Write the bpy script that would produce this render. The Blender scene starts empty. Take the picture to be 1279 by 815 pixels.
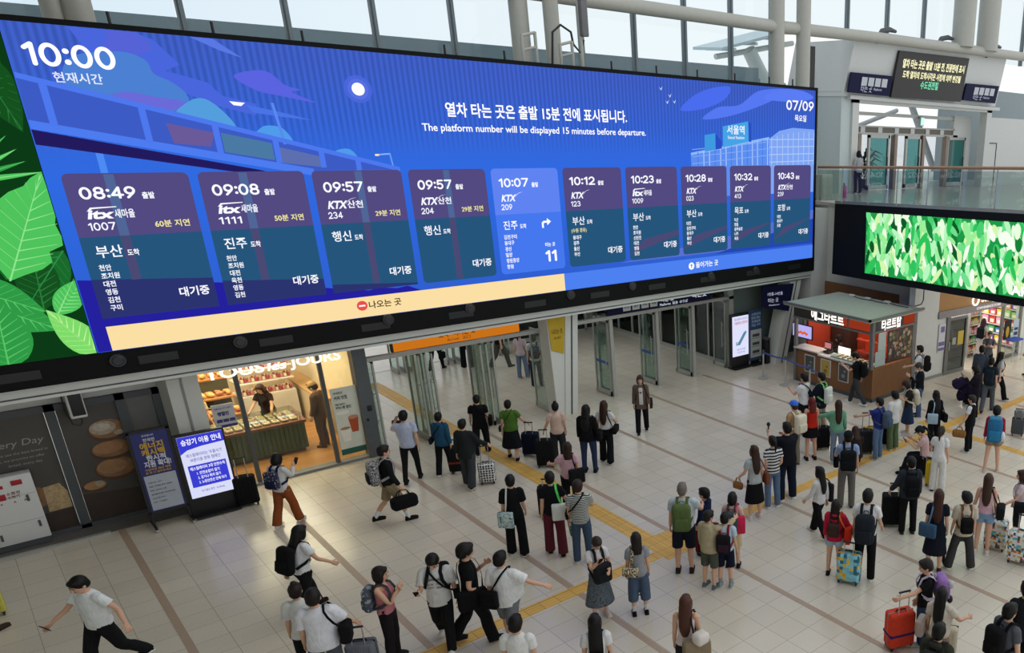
import bpy, bmesh, math, random
import numpy as np
from mathutils import Matrix, Vector
random.seed(7)
D = bpy.data
SC = bpy.context.scene
COL = SC.collection
PI = math.pi

# ------------------------------------------------------------------ camera
F, CX, CY, YAW, PIT, ROL, H = 986.92, 1043.52, 529.55, 0.859383, 0.354702, 0.033937, 8.0
fw = np.array([math.sin(YAW)*math.cos(PIT), math.cos(YAW)*math.cos(PIT), -math.sin(PIT)])
rt = np.cross(fw, [0, 0, 1]); rt /= np.linalg.norm(rt)
up = np.cross(rt, fw)
r2 = rt*math.cos(ROL)+up*math.sin(ROL); u2 = -rt*math.sin(ROL)+up*math.cos(ROL)
CM = np.array([r2, -u2, fw])
cd = D.cameras.new('camera'); cam = D.objects.new('camera', cd); COL.objects.link(cam)
cd.sensor_fit = 'HORIZONTAL'; cd.sensor_width = 36.0; cd.lens = F/1279*36
cd.shift_x = -(CX-639.5)/1279; cd.shift_y = (CY-407.5)/1279
cd.clip_start = .1; cd.clip_end = 400
cam.matrix_world = Matrix(((r2[0], u2[0], -fw[0], 0), (r2[1], u2[1], -fw[1], 0), (r2[2], u2[2], -fw[2], H), (0, 0, 0, 1)))
SC.camera = cam

def ray(px, py): return CM.T @ np.array([(px-CX)/F, (py-CY)/F, 1.0])
def gnd(px, py, z=0.0):
    d = ray(px, py); return d*((z-H)/d[2])+np.array([0, 0, H])
def onY(px, py, Y): d = ray(px, py); return d*(Y/d[1])+np.array([0, 0, H])
def pix(p):
    q = CM @ (np.array(p, float)-[0, 0, H]); return F*q[0]/q[2]+CX, F*q[1]/q[2]+CY

# ------------------------------------------------------------------ light
def lin(c):
    if isinstance(c, str): c = [int(c[i:i+2], 16) for i in (0, 2, 4)]
    return [((v/255)/12.92 if v/255 <= .04045 else ((v/255+.055)/1.055)**2.4) for v in c]+[1.0]
w = D.worlds.new('overcast_sky'); SC.world = w; w.use_nodes = True
nt = w.node_tree; bg = nt.nodes['Background']
tc = nt.nodes.new('ShaderNodeTexCoord'); sep = nt.nodes.new('ShaderNodeSeparateXYZ'); cr = nt.nodes.new('ShaderNodeValToRGB')
nt.links.new(tc.outputs['Generated'], sep.inputs[0])
mp = nt.nodes.new('ShaderNodeMath'); mp.operation = 'ADD'; mp.inputs[1].default_value = 0.0
nt.links.new(sep.outputs['X'], mp.inputs[0]); nt.links.new(mp.outputs[0], cr.inputs[0])
cr.color_ramp.elements[0].position = 0.1; cr.color_ramp.elements[0].color = (.82, .89, .96, 1)
cr.color_ramp.elements[1].position = .55; cr.color_ramp.elements[1].color = (.99, 1.0, 1.0, 1)
nt.links.new(cr.outputs[0], bg.inputs[0]); bg.inputs[1].default_value = 1.06
vs = SC.view_settings; SC.display_settings.display_device = 'sRGB'
vs.view_transform = 'Standard'; vs.look = 'None'; vs.exposure = 0.0; vs.gamma = 1.0; vs.use_curve_mapping = False
SC.cycles.max_bounces = 6; SC.cycles.transparent_max_bounces = 24; SC.cycles.diffuse_bounces = 3; SC.cycles.glossy_bounces = 3
SC.cycles.caustics_reflective = False; SC.cycles.caustics_refractive = False; SC.cycles.sample_clamp_indirect = 4.0

# ------------------------------------------------------------------ helpers
W = {}
def tag(o, label=None, cat=None, group=None, kind=None):
    if label: o['label'] = label
    if cat: o['category'] = cat
    if group: o['group'] = group
    if kind: o['kind'] = kind
    return o
def empty(name, loc=(0, 0, 0), rz=0.0, label=None, cat=None, group=None):
    o = D.objects.new(name, None); COL.objects.link(o)
    m = loc.copy() if isinstance(loc, Matrix) else Matrix.Translation(Vector(loc)) @ Matrix.Rotation(rz, 4, 'Z')
    o.matrix_world = m; W[o.name] = m; o.empty_display_size = .1
    return tag(o, label, cat, group)
MATS = {}
def mat(name, c, rough=.6, metal=0.0, noise=.06, scale=6.0, coat=0.0, spec=.5):
    if name in MATS: return MATS[name]
    m = D.materials.new(name); m.use_nodes = True; n = m.node_tree; b = n.nodes['Principled BSDF']
    c = lin(c); b.inputs['Roughness'].default_value = rough; b.inputs['Metallic'].default_value = metal
    b.inputs['Specular IOR Level'].default_value = spec
    b.inputs['Base Color'].default_value = c
    if coat: b.inputs['Coat Weight'].default_value = coat
    if noise:
        t = n.nodes.new('ShaderNodeTexCoord'); x = n.nodes.new('ShaderNodeTexNoise'); x.inputs['Scale'].default_value = scale; x.inputs['Detail'].default_value = 3
        r = n.nodes.new('ShaderNodeMapRange'); r.inputs['To Min'].default_value = 1-noise*2; r.inputs['To Max'].default_value = 1+noise*2
        mx = n.nodes.new('ShaderNodeMix'); mx.data_type = 'RGBA'; mx.blend_type = 'MULTIPLY'; mx.inputs[0].default_value = 1
        mx.inputs[6].default_value = c
        n.links.new(t.outputs['Object'], x.inputs['Vector']); n.links.new(x.outputs[0], r.inputs[0]); n.links.new(r.outputs[0], mx.inputs[7]); n.links.new(mx.outputs[2], b.inputs['Base Color'])
    MATS[name] = m; return m
def cm(c, rough=.75, **k):                       # plain cloth / paint by hex colour
    return mat('paint_'+c+('' if rough == .75 else '_%d' % int(rough*100)), c, rough, **k)
def glow(c, s=1.0):
    k = 'glow_%s_%d' % (c, int(s*100))
    if k in MATS: return MATS[k]
    m = D.materials.new(k); m.use_nodes = True; n = m.node_tree; n.nodes.clear()
    o = n.nodes.new('ShaderNodeOutputMaterial'); e = n.nodes.new('ShaderNodeEmission'); e.inputs[0].default_value = lin(c); e.inputs[1].default_value = s
    n.links.new(e.outputs[0], o.inputs[0]); MATS[k] = m; return m
def glassm(name, tint='e8f2f0', gl=.08, alpha=None):
    if name in MATS: return MATS[name]
    m = D.materials.new(name); m.use_nodes = True; n = m.node_tree; n.nodes.clear()
    o = n.nodes.new('ShaderNodeOutputMaterial'); t = n.nodes.new('ShaderNodeBsdfTransparent'); g = n.nodes.new('ShaderNodeBsdfGlossy'); x = n.nodes.new('ShaderNodeMixShader')
    lw = n.nodes.new('ShaderNodeLayerWeight'); lw.inputs[0].default_value = .5; f = n.nodes.new('ShaderNodeMath'); f.operation = 'POWER'; f.inputs[1].default_value = 5.0; n.links.new(lw.outputs['Facing'], f.inputs[0])
    ad = n.nodes.new('ShaderNodeMath'); ad.operation = 'MULTIPLY_ADD'; ad.inputs[1].default_value = .6; ad.inputs[2].default_value = gl; ad.use_clamp = True
    t.inputs[0].default_value = lin(tint); g.inputs['Roughness'].default_value = .03
    n.links.new(f.outputs[0], ad.inputs[0]); n.links.new(ad.outputs[0], x.inputs[0]); n.links.new(t.outputs[0], x.inputs[1]); n.links.new(g.outputs[0], x.inputs[2]); n.links.new(x.outputs[0], o.inputs[0])
    MATS[name] = m; return m

TXT = {}
def arc(cx, cy, rx, ry, a0, a1, n=14): return [(cx+rx*math.cos(math.radians(a0+(a1-a0)*i/n)), cy+ry*math.sin(math.radians(a0+(a1-a0)*i/n))) for i in range(n+1)]
DIG = {'0': [arc(.28, .36, .2, .3, 0, 360, 28)], '1': [[(.1, .54), (.27, .66), (.27, .06)]], '2': [arc(.27, .47, .19, .19, 165, -20)+[(.4, .33), (.07, .06), (.5, .06)]],
 '3': [arc(.26, .5, .175, .16, 150, -80)+arc(.26, .22, .2, .165, 85, -150)], '4': [[(.38, .06), (.38, .66), (.06, .22), (.52, .22)]], '5': [[(.45, .66), (.13, .66), (.11, .38)]+arc(.26, .245, .19, .185, 130, -145)],
 '6': [[(.4, .66), (.15, .4)]+arc(.28, .245, .19, .185, 150, 510, 24)], '7': [[(.06, .66), (.5, .66), (.2, .06)]], '8': [arc(.28, .51, .165, .15, 0, 360, 24), arc(.28, .22, .195, .165, 0, 360, 24)],
 '9': [[(.16, .06), (.41, .32)]+arc(.28, .475, .19, .185, -30, 330, 24)], ':': [[(.1, .16), (.1, .162)], [(.1, .5), (.1, .502)]], '/': [[(.04, 0), (.3, .72)]]}
DW = {'1': .4, ':': .2, '/': .36}
def digit_geo(s, bold):
    V = []; fs = []; x0 = 0; hw = .045+bold*.9
    for ch in s:
        for pl in DIG[ch]:
            P = [Vector((x0+a, b)) for a, b in pl]
            for a, b in zip(P[:-1], P[1:]):
                d = (b-a); d = d.normalized() if d.length > 1e-6 else Vector((1, 0)); q = Vector((-d.y, d.x))*hw; o = len(V); V += [a+q, a-q, b-q, b+q]; fs.append((o, o+1, o+2, o+3))
            for a in P:
                o = len(V); r_ = hw*(1.35 if ch == ':' else 1); V += [a+Vector((r_*math.cos(2*PI*i/10), r_*math.sin(2*PI*i/10))) for i in range(10)]; fs.append(tuple(range(o, o+10)))
        x0 += DW.get(ch, .58)
    return np.array([tuple(v) for v in V]), fs
def text_geo(s, bold=0.0):
    k = (s, bold)
    if k in TXT: return TXT[k]
    if all(c in DIG for c in s): TXT[k] = digit_geo(s, bold); return TXT[k]
    cu = D.curves.new('t', 'FONT'); cu.body = s; cu.size = 1.0; cu.offset = bold; cu.resolution_u = 3; cu.fill_mode = 'FRONT'
    ob = D.objects.new('t', cu); COL.objects.link(ob)
    dg = bpy.context.evaluated_depsgraph_get(); me = D.meshes.new_from_object(ob.evaluated_get(dg))
    n = len(me.vertices); v = np.zeros(n*3); me.vertices.foreach_get('co', v); v = v.reshape(-1, 3)[:, :2]
    fs = [tuple(p.vertices) for p in me.polygons]
    D.objects.remove(ob); D.curves.remove(cu); D.meshes.remove(me)
    TXT[k] = (v, fs); return TXT[k]

class MB:
    def __init__(s): s.v = []; s.f = []; s.m = []; s.sm = []
    def add(s, vs, fs, m=0, smooth=False):
        o = len(s.v); s.v += [tuple(map(float, p)) for p in vs]
        for f in fs: s.f.append(tuple(i+o for i in f)); s.m.append(m); s.sm.append(smooth)
        return s
    def box(s, c, d, rz=0.0, m=0, rx=0.0, ry=0.0):
        R = Matrix.Rotation(rz, 3, 'Z') @ Matrix.Rotation(rx, 3, 'X') @ Matrix.Rotation(ry, 3, 'Y'); c = Vector(c)
        p = [c+R @ Vector((x*d[0]/2, y*d[1]/2, z*d[2]/2)) for x in (-1, 1) for y in (-1, 1) for z in (-1, 1)]
        return s.add(p, [(0, 1, 3, 2), (4, 6, 7, 5), (0, 4, 5, 1), (2, 3, 7, 6), (0, 2, 6, 4), (1, 5, 7, 3)], m)
    def b2(s, a, b, m=0): return s.box([(a[i]+b[i])/2 for i in range(3)], [abs(b[i]-a[i]) for i in range(3)], m=m)
    def rbox(s, c, d, r=.03, rz=0.0, m=0, seg=3, M=None):      # box with rounded vertical and horizontal edges
        P = []; n = 4*(seg+1); L = seg+1
        hx, hy, hz = d[0]/2, d[1]/2, d[2]/2; r = min(r, hx*.98, hy*.98, hz*.98)
        lv = [(-hz+r-r*math.cos(a), r*(1-math.sin(a))) for a in [PI/2*i/seg for i in range(seg+1)]]
        lv = [(z, ins) for z, ins in lv]+[(-z, ins) for z, ins in reversed(lv)]
        for z, ins in lv:
            for q in range(4):
                sx, sy = [(1, 1), (-1, 1), (-1, -1), (1, -1)][q]
                for i in range(seg+1):
                    a = PI/2*(q+i/seg); P.append((sx*(hx-r)+(r-ins)*math.cos(a), sy*(hy-r)+(r-ins)*math.sin(a), z))
        R = Matrix.Rotation(rz, 3, 'Z'); P = [Vector(c)+R @ (M @ Vector(p) if M else Vector(p)) for p in P]
        fs = [(k*n+i, k*n+(i+1) % n, (k+1)*n+(i+1) % n, (k+1)*n+i) for k in range(len(lv)-1) for i in range(n)]
        fs += [tuple(range(n-1, -1, -1)), tuple(range((len(lv)-1)*n, len(lv)*n))]
        return s.add(P, fs, m, True)
    def cyl(s, a, b, r0, r1=None, n=10, m=0): return s.tube([a, b], [r0, r0 if r1 is None else r1], n, m)
    def tube(s, pts, r, n=8, m=0, closed=False):
        P = [Vector(p) for p in pts]; N = len(P); rs = r if isinstance(r, (list, tuple)) else [r]*N; V = []; u = None
        for i in range(N):
            t = (P[(i+1) % N]-P[i-1]) if closed else (P[min(i+1, N-1)]-P[max(i-1, 0)])
            t = t.normalized() if t.length > 1e-9 else Vector((0, 0, 1))
            if u is None: u = t.orthogonal().normalized()
            u = (u-t*u.dot(t)); u = u.normalized() if u.length > 1e-6 else t.orthogonal().normalized(); w_ = t.cross(u)
            V += [P[i]+(u*math.cos(2*PI*k/n)+w_*math.sin(2*PI*k/n))*rs[i] for k in range(n)]
        fs = [(i*n+k, i*n+(k+1) % n, ((i+1) % N)*n+(k+1) % n, ((i+1) % N)*n+k) for i in range(N if closed else N-1) for k in range(n)]
        if not closed: fs += [tuple(range(n-1, -1, -1)), tuple(range((N-1)*n, N*n))]
        return s.add(V, fs, m, True)
    def ribbon(s, pts, nor, wd, th, m=0, closed=False):        # flat strap: pts path, nor = outward normals
        P = [Vector(p) for p in pts]; N = len(P); V = []
        for i in range(N):
            t = ((P[(i+1) % N]-P[i-1]) if closed else (P[min(i+1, N-1)]-P[max(i-1, 0)])).normalized(); n_ = Vector(nor[i]).normalized(); b = t.cross(n_).normalized()
            V += [P[i]+b*wd/2, P[i]+b*wd/2+n_*th, P[i]-b*wd/2+n_*th, P[i]-b*wd/2]
        fs = [(i*4+k, i*4+(k+1) % 4, ((i+1) % N)*4+(k+1) % 4, ((i+1) % N)*4+k) for i in range(N if closed else N-1) for k in range(4)]
        if not closed: fs += [(3, 2, 1, 0), tuple(range((N-1)*4, N*4))]
        return s.add(V, fs, m)
    def ell(s, c, r, n=12, k=8, m=0, M=None):
        V = []
        for i in range(k+1):
            a = PI*i/k
            for j in range(n):
                b = 2*PI*j/n; p = Vector((r[0]*math.sin(a)*math.cos(b), r[1]*math.sin(a)*math.sin(b), -r[2]*math.cos(a)))
                V.append(Vector(c)+(M @ p if M else p))
        fs = [(i*n+j, i*n+(j+1) % n, (i+1)*n+(j+1) % n, (i+1)*n+j) for i in range(k) for j in range(n)]
        return s.add(V, fs, m, True)
    def loft(s, rings, m=0, smooth=True, cap=True):
        n = len(rings[0]); V = [p for r in rings for p in r]
        fs = [(i*n+k, i*n+(k+1) % n, (i+1)*n+(k+1) % n, (i+1)*n+k) for i in range(len(rings)-1) for k in range(n)]
        if cap: fs += [tuple(range(n-1, -1, -1)), tuple(range((len(rings)-1)*n, len(rings)*n))]
        return s.add(V, fs, m, smooth)
    def poly(s, pts, m=0): return s.add(pts, [tuple(range(len(pts)))], m)
    def prism(s, pts, d, m=0):                                  # polygon pts (3d) extruded by vector d
        n = len(pts); d = Vector(d); V = [Vector(p) for p in pts]+[Vector(p)+d for p in pts]
        return s.add(V, [tuple(range(n)), tuple(range(2*n-1, n-1, -1))]+[(i, i+n, (i+1) % n+n, (i+1) % n) for i in range(n)], m)
    def text(s, t, o, u, v, h, w=None, bold=.012, m=0, align='l', shear=0.0, maxw=None):
        # origin o = baseline start, unit vectors u (right) v (up), h = digit height, w = total width to fit
        V, fs = text_geo(t, bold); o = Vector(o); u = Vector(u); v = Vector(v)
        if len(V) == 0: return s
        x0, x1 = V[:, 0].min(), V[:, 0].max(); k = h/.72; kx = k if w is None else w/(x1-x0)
        if maxw and (x1-x0)*kx > maxw: kx = maxw/(x1-x0)
        wd = (x1-x0)*kx; off = {'l': 0, 'c': -wd/2, 'r': -wd}[align]
        return s.add([o+u*(off+(p[0]-x0)*kx+shear*p[1]*k)+v*(p[1]*k) for p in V], fs, m)
    def build(s, name, mats, parent=None, smooth=None, kind=None):
        me = D.meshes.new(name); v = np.array(s.v)
        if parent is not None:
            m = np.array(W[parent.name].inverted()); v = v @ m[:3, :3].T+m[:3, 3]
        me.from_pydata([tuple(p) for p in v], [], s.f)
        if not isinstance(mats, (list, tuple)): mats = [mats]
        for q in mats: me.materials.append(q)
        me.polygons.foreach_set('material_index', s.m)
        me.polygons.foreach_set('use_smooth', [True]*len(s.f) if smooth else s.sm)
        me.update()
        if any(s.sm) or smooth:
            try: me.set_sharp_from_angle(angle=math.radians(40))
            except Exception: pass
        o = D.objects.new(name, me); COL.objects.link(o)
        if parent is not None: o.parent = parent; W[o.name] = W[parent.name]
        else: W[o.name] = Matrix.Identity(4)
        if kind: o['kind'] = kind
        return o
def struct(name, mb, mats): return mb.build(name, mats, kind='structure')
def copy_tree(o, M):                                            # a thing, its parts and their sub-parts, moved by matrix M
    def cp(x, par):
        c = x.copy(); COL.objects.link(c)
        if par: c.parent = par
        for ch in x.children: cp(ch, c)
        return c
    c = cp(o, None); c.matrix_world = M; W[c.name] = M; return c
UX, UY, UZ = Vector((1, 0, 0)), Vector((0, 1, 0)), Vector((0, 0, 1))

# ------------------------------------------------------------------ common materials
WHITE = mat('white_painted_steel', 'd8dad4', .45, noise=.02)
WALL = mat('white_wall_paint', 'cfd0ca', .7, noise=.02)
STEEL = mat('brushed_steel', 'b2b3ae', .4, .35, noise=.05, scale=30)
DGREY = mat('dark_grey_frame', '4b4f52', .5, noise=.03)
BLACK = mat('black_plastic', '17181a', .45, noise=.03)
MATTE = mat('matte_black_bezel', '0a0b0c', .7, noise=.02, spec=.2)
ALU = mat('grey_green_mullion', '7d878a', .5, .2, noise=.03)
GLASS = glassm('clear_glass', 'eef5f3', .03)
GLASS_T = glassm('green_tinted_glass', 'e4eeea', .05)
GLASS_W = glassm('curtain_wall_glass', 'f4f9fb', .02)
# ------------------------------------------------------------------ floor
fm = D.materials.new('polished_stone_tiles'); fm.use_nodes = True; n = fm.node_tree; b = n.nodes['Principled BSDF']
t = n.nodes.new('ShaderNodeTexCoord'); mpn = n.nodes.new('ShaderNodeMapping'); mpn.inputs['Location'].default_value = (-1.29, -.06, 0)
br = n.nodes.new('ShaderNodeTexBrick'); br.offset = 0; br.inputs['Scale'].default_value = 1.0; br.inputs['Mortar Size'].default_value = .005; br.inputs['Mortar Smooth'].default_value = .1
br.inputs['Brick Width'].default_value = .515; br.inputs['Row Height'].default_value = .515; br.inputs['Bias'].default_value = 0
br.inputs['Color1'].default_value = lin('d4cab9'); br.inputs['Color2'].default_value = lin('cdc3b2'); br.inputs['Mortar'].default_value = lin('a39b8d')
ns = n.nodes.new('ShaderNodeTexNoise'); ns.inputs['Scale'].default_value = 75; ns.inputs['Detail'].default_value = 4
ns2 = n.nodes.new('ShaderNodeTexNoise'); ns2.inputs['Scale'].default_value = .7; ns2.inputs['Detail'].default_value = 3
rg = n.nodes.new('ShaderNodeMapRange'); rg.inputs['To Min'].default_value = .6; rg.inputs['To Max'].default_value = 1.4
rg2 = n.nodes.new('ShaderNodeMapRange'); rg2.inputs['To Min'].default_value = .9; rg2.inputs['To Max'].default_value = 1.1
mm = n.nodes.new('ShaderNodeMath'); mm.operation = 'MULTIPLY'
mx = n.nodes.new('ShaderNodeMix'); mx.data_type = 'RGBA'; mx.blend_type = 'MULTIPLY'; mx.inputs[0].default_value = 1
L = n.links.new
L(t.outputs['Object'], mpn.inputs[0]); L(mpn.outputs[0], br.inputs['Vector']); L(t.outputs['Object'], ns.inputs['Vector']); L(t.outputs['Object'], ns2.inputs['Vector'])
L(ns.outputs[0], rg.inputs[0]); L(ns2.outputs[0], rg2.inputs[0]); L(rg.outputs[0], mm.inputs[0]); L(rg2.outputs[0], mm.inputs[1]); L(br.outputs[0], mx.inputs[6]); L(mm.outputs[0], mx.inputs[7]); L(mx.outputs[2], b.inputs['Base Color'])
b.inputs['Roughness'].default_value = .21; b.inputs['Specular IOR Level'].default_value = .6
struct('floor', MB().b2((-8, -4, -.2), (60, 36, 0)), fm)
struct('floor_outside', MB().b2((-8, 36, -.2), (60, 60, 0)), mat('pale_paving', 'd5d3cc', .7))
BR = mat('brown_stone_band', 'ab9480', .4, noise=.08, scale=25)
for k, (x, y0, y1) in enumerate([(1.29, -2, 20.3), (3.87, -2, 20.4), (6.37, -2, 20.55), (8.97, -2, 20.4), (11.6, -2, 19.9), (14.1, -2, 20.5), (16.73, -2, 20.5), (19.3, -2, 14.2), (21.9, -2, 14.4), (24.5, -2, 14.4)]):
    struct('trim_floor_band_%d' % k, MB().b2((x-.058, y0, -.05), (x+.058, y1, .002)), BR)
ym = D.materials.new('yellow_tactile_paving'); ym.use_nodes = True; n = ym.node_tree; b = n.nodes['Principled BSDF']; L = n.links.new
t = n.nodes.new('ShaderNodeTexCoord'); wv = n.nodes.new('ShaderNodeTexBrick'); wv.offset = 0; wv.inputs['Scale'].default_value = 1; wv.inputs['Brick Width'].default_value = .3; wv.inputs['Row Height'].default_value = .3; wv.inputs['Mortar Size'].default_value = .008
wv.inputs['Color1'].default_value = lin('ddb05c'); wv.inputs['Color2'].default_value = lin('d6a853'); wv.inputs['Mortar'].default_value = lin('b48e48')
L(t.outputs['Object'], wv.inputs['Vector']); L(wv.outputs[0], b.inputs['Base Color']); b.inputs['Roughness'].default_value = .5
def tactile(k, x0, y0, x1, y1):
    mb = MB().b2((x0, y0, -.05), (x1, y1, .004))
    if x1-x0 > y1-y0:
        for i in range(4): yy = y0+(y1-y0)*(i+.5)/4; mb.b2((x0, yy-.016, .004), (x1, yy+.016, .008))
    else:
        for i in range(4): xx = x0+(x1-x0)*(i+.5)/4; mb.b2((xx-.016, y0, .004), (xx+.016, y1, .008))
    struct('trim_tactile_%d' % k, mb, ym)
tactile(0, 2.6, 11.46, 8.2, 11.76); tactile(1, 8.22, 11.3, 8.62, 26.5); tactile(2, 10.6, 11.62, 12.1, 11.92); tactile(3, 12.1, 11.62, 20.6, 11.92)
tactile(4, 18.2, 11.92, 18.55, 12.5); tactile(5, 18.2, 5.5, 18.5, 11.62); tactile(6, 7.9, 26.5, 8.6, 26.8); tactile(7, 21.2, 11.3, 30, 11.6)
tactile(8, 8.62, 11.3, 8.95, 12.3)

# ------------------------------------------------------------------ departure board
YB = 19.5
def bd(x, z, d=0.0): return (x, YB-d, z)
board = empty('departure_board', (9.4, YB, 3.26), label='huge blue LED departure board spanning the hall above the shops and doors', cat='departure board')
fb = MB()
fb.b2((-4, YB+.02, 3.27), (21.08, YB+.55, 9.34)); fb.b2((-4, YB-.06, 9.25), (21.08, YB+.02, 9.34)); fb.b2((-4, YB-.06, 3.27), (21.08, YB+.02, 3.73)); fb.b2((21.0, YB-.06, 3.73), (21.08, YB+.02, 9.25))
frame = fb.build('bezel', MATTE, board)
for i in range(11):
    xa = -.2+i*1.95; MB().b2((xa-.1+.55, YB-.07, 3.42), (xa+1.05, YB-.06, 3.58)).build('bezel_panel', mat('bezel_black_panel', '17191b', .5), frame)
for px in [147, 300, 485, 587, 713, 790, 888, 944]:
    p = onY(px, {147: 450, 300: 427, 485: 399, 587: 385, 713: 368, 790: 357, 888: 344, 944: 337}[px], YB-.08)
    q = MB(); q.cyl((p[0], YB-.06, p[2]), (p[0], YB-.1, p[2]), .13, .12, 20); q.cyl((p[0], YB-.1, p[2]), (p[0], YB-.115, p[2]), .09, .075, 20)
    q.build('speaker', mat('speaker_black', '25282a', .4), frame)
pm = D.materials.new('board_picture_blue'); pm.use_nodes = True; n = pm.node_tree; n.nodes.clear(); L = n.links.new
o = n.nodes.new('ShaderNodeOutputMaterial'); e = n.nodes.new('ShaderNodeEmission'); t = n.nodes.new('ShaderNodeTexCoord'); s = n.nodes.new('ShaderNodeSeparateXYZ')
mr = n.nodes.new('ShaderNodeMapRange'); mr.inputs['From Min'].default_value = .4; mr.inputs['From Max'].default_value = 6.0
rp = n.nodes.new('ShaderNodeValToRGB'); rp.color_ramp.elements[0].color = lin('2f5fd0'); rp.color_ramp.elements[0].position = .1; rp.color_ramp.elements[1].color = lin('4060c8'); rp.color_ramp.elements[1].position = .95
q = rp.color_ramp.elements.new(.55); q.color = lin('2f6ae2')
wv = n.nodes.new('ShaderNodeTexWave'); wv.wave_type = 'BANDS'; wv.bands_direction = 'X'; wv.inputs['Scale'].default_value = 2.75
r3 = n.nodes.new('ShaderNodeMapRange'); r3.inputs['To Min'].default_value = .78; r3.inputs['To Max'].default_value = 1.06
mx = n.nodes.new('ShaderNodeMix'); mx.data_type = 'RGBA'; mx.blend_type = 'MULTIPLY'; mx.inputs[7].default_value = (1, 1, 1, 1)
fa = n.nodes.new('ShaderNodeMapRange'); fa.inputs['From Min'].default_value = 3.9; fa.inputs['From Max'].default_value = 4.6
L(t.outputs['Object'], s.inputs[0]); L(s.outputs['Z'], mr.inputs[0]); L(mr.outputs[0], rp.inputs[0]); L(t.outputs['Object'], wv.inputs['Vector']); L(wv.outputs['Fac'], r3.inputs[0]); L(s.outputs['Z'], fa.inputs[0]); L(fa.outputs[0], mx.inputs[0])
L(rp.outputs[0], mx.inputs[6]); L(r3.outputs[0], mx.inputs[7]); L(mx.outputs[2], e.inputs[0]); L(e.outputs[0], o.inputs[0])
disp = MB().b2((1.67, YB-.02, 3.73), (21.0, YB+.02, 9.25)).build('blue_display', pm, board)
# background artwork of the blue display
class Art:
    def __init__(s): s.layers = {}
    def p(s, c, pts, d, st=1.0):
        k = (c, st); s.layers.setdefault(k, MB()).poly([bd(max(1.68, x), z, d) for x, z in pts])
    def build(s, name, parent):
        mb = MB(); ms = []
        for i, (k, q) in enumerate(s.layers.items()):
            mb.add(q.v, q.f, i); ms.append(glow(*k))
        return mb.build(name, ms, parent)
A = Art()
def smooth(pts, n=5):
    P = [Vector((x, z)) for x, z in pts]; N = len(P); out = []
    for i in range(N):
        a, b_, c, d = P[i-1], P[i], P[(i+1) % N], P[(i+2) % N]
        for j in range(n):
            t_ = j/n; out.append(tuple(.5*((2*b_)+(c-a)*t_+(2*a-5*b_+4*c-d)*t_*t_+(3*b_-a-3*c+d)*t_**3)))
    return out
cl2 = [(3.35, 9.24), (3.61, 9.14), (3.91, 8.76), (3.68, 8.64), (4.27, 8.48), (4.45, 8.26), (4.98, 8.14), (4.94, 7.93), (4.37, 8.07), (3.84, 8.3), (3.3, 8.55), (2.7, 8.8), (2.5, 9.24)]
A.p('4a66dc', cl2, .024); A.p('5563d6', [(3.0, 9.24), (3.4, 9.24), (3.6, 9.0), (3.3, 8.85), (2.9, 8.9)], .0243)
A.p('4c80d2', smooth([(2.27, 8.5), (2.44, 8.77), (2.83, 8.88), (3.2, 8.9), (3.44, 8.78), (3.5, 8.58), (3.74, 8.45), (3.91, 8.26), (3.89, 8.09), (3.6, 7.94), (2.87, 7.93), (2.29, 8.1)]), .026)
A.p('6a6bd8', smooth([(2.6, 8.05), (3.0, 8.25), (3.4, 8.2), (3.86, 8.12), (3.6, 7.96), (2.87, 7.95)]), .0265)
A.p('549ede', smooth([(3.67, 7.9), (3.92, 8.14), (4.14, 8.2), (4.34, 8.07), (4.54, 7.79), (4.51, 7.66), (4.0, 7.8)]), .028)
A.p('5a78e4', [(4.15, 9.24), (4.5, 9.24), (4.62, 9.15), (4.9, 8.95), (4.57, 9.05)], .026)
A.p('5a63e0', smooth([(4.7, 8.62), (5.09, 8.75), (5.32, 8.71), (5.53, 8.51), (5.78, 8.44), (5.63, 8.38), (6.01, 8.21), (5.41, 8.31), (5.04, 8.38)]), .026)
A.p('4a74e6', [(4.8, 8.12), (5.43, 7.99), (5.89, 7.87), (5.34, 7.92), (4.9, 7.98)], .026)
A.p('4f9cea', smooth([(4.8, 7.5), (4.98, 7.71), (5.15, 7.75), (5.34, 7.7), (5.47, 7.5), (5.48, 7.35), (5.1, 7.4)]), .028); A.p('4f9cea', smooth([(6.12, 7.18), (6.27, 7.3), (6.48, 7.32), (6.6, 7.21), (6.63, 7.05), (6.3, 7.1)]), .028)
# bridge with railing
def band(c, a, b_, wd, d): A.p(c, [(a[0], a[1]+wd/2), (b_[0], b_[1]+wd/2), (b_[0], b_[1]-wd/2), (a[0], a[1]-wd/2)], d)
A.p('3d5bc4', [(1.68, 8.4), (7.4, 6.9), (5.6, 6.9), (1.68, 7.7)], .030)
A.p('6a5a9a', [(3.5, 7.75), (4.2, 7.6), (4.1, 7.35), (3.55, 7.4)], .0302); A.p('4a7aa4', [(4.3, 7.6), (5.1, 7.42), (5.1, 7.1), (4.3, 7.25)], .0302); A.p('5d6fae', [(5.2, 7.35), (6.0, 7.15), (6.0, 6.95), (5.2, 7.05)], .0302)
band('4d78ee', (1.68, 8.44), (7.45, 6.9), .09, .034); band('4d7cf0', (1.68, 7.68), (5.75, 6.86), .14, .034)
A.p('231a5e', [(1.68, 7.6), (4.8, 6.92), (5.3, 6.78), (4.3, 6.9), (1.68, 7.36)], .034)
for x, za, zb in [(1.98, 8.36, 7.65), (3.2, 8.0, 7.4), (4.23, 7.75, 7.2), (5.17, 7.48, 7.05), (5.95, 7.28, 6.95), (6.62, 7.1, 6.9)]: A.p('4d78ee', [(x-.05, za), (x+.05, za), (x+.05, zb), (x-.05, zb)], .035)
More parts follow.
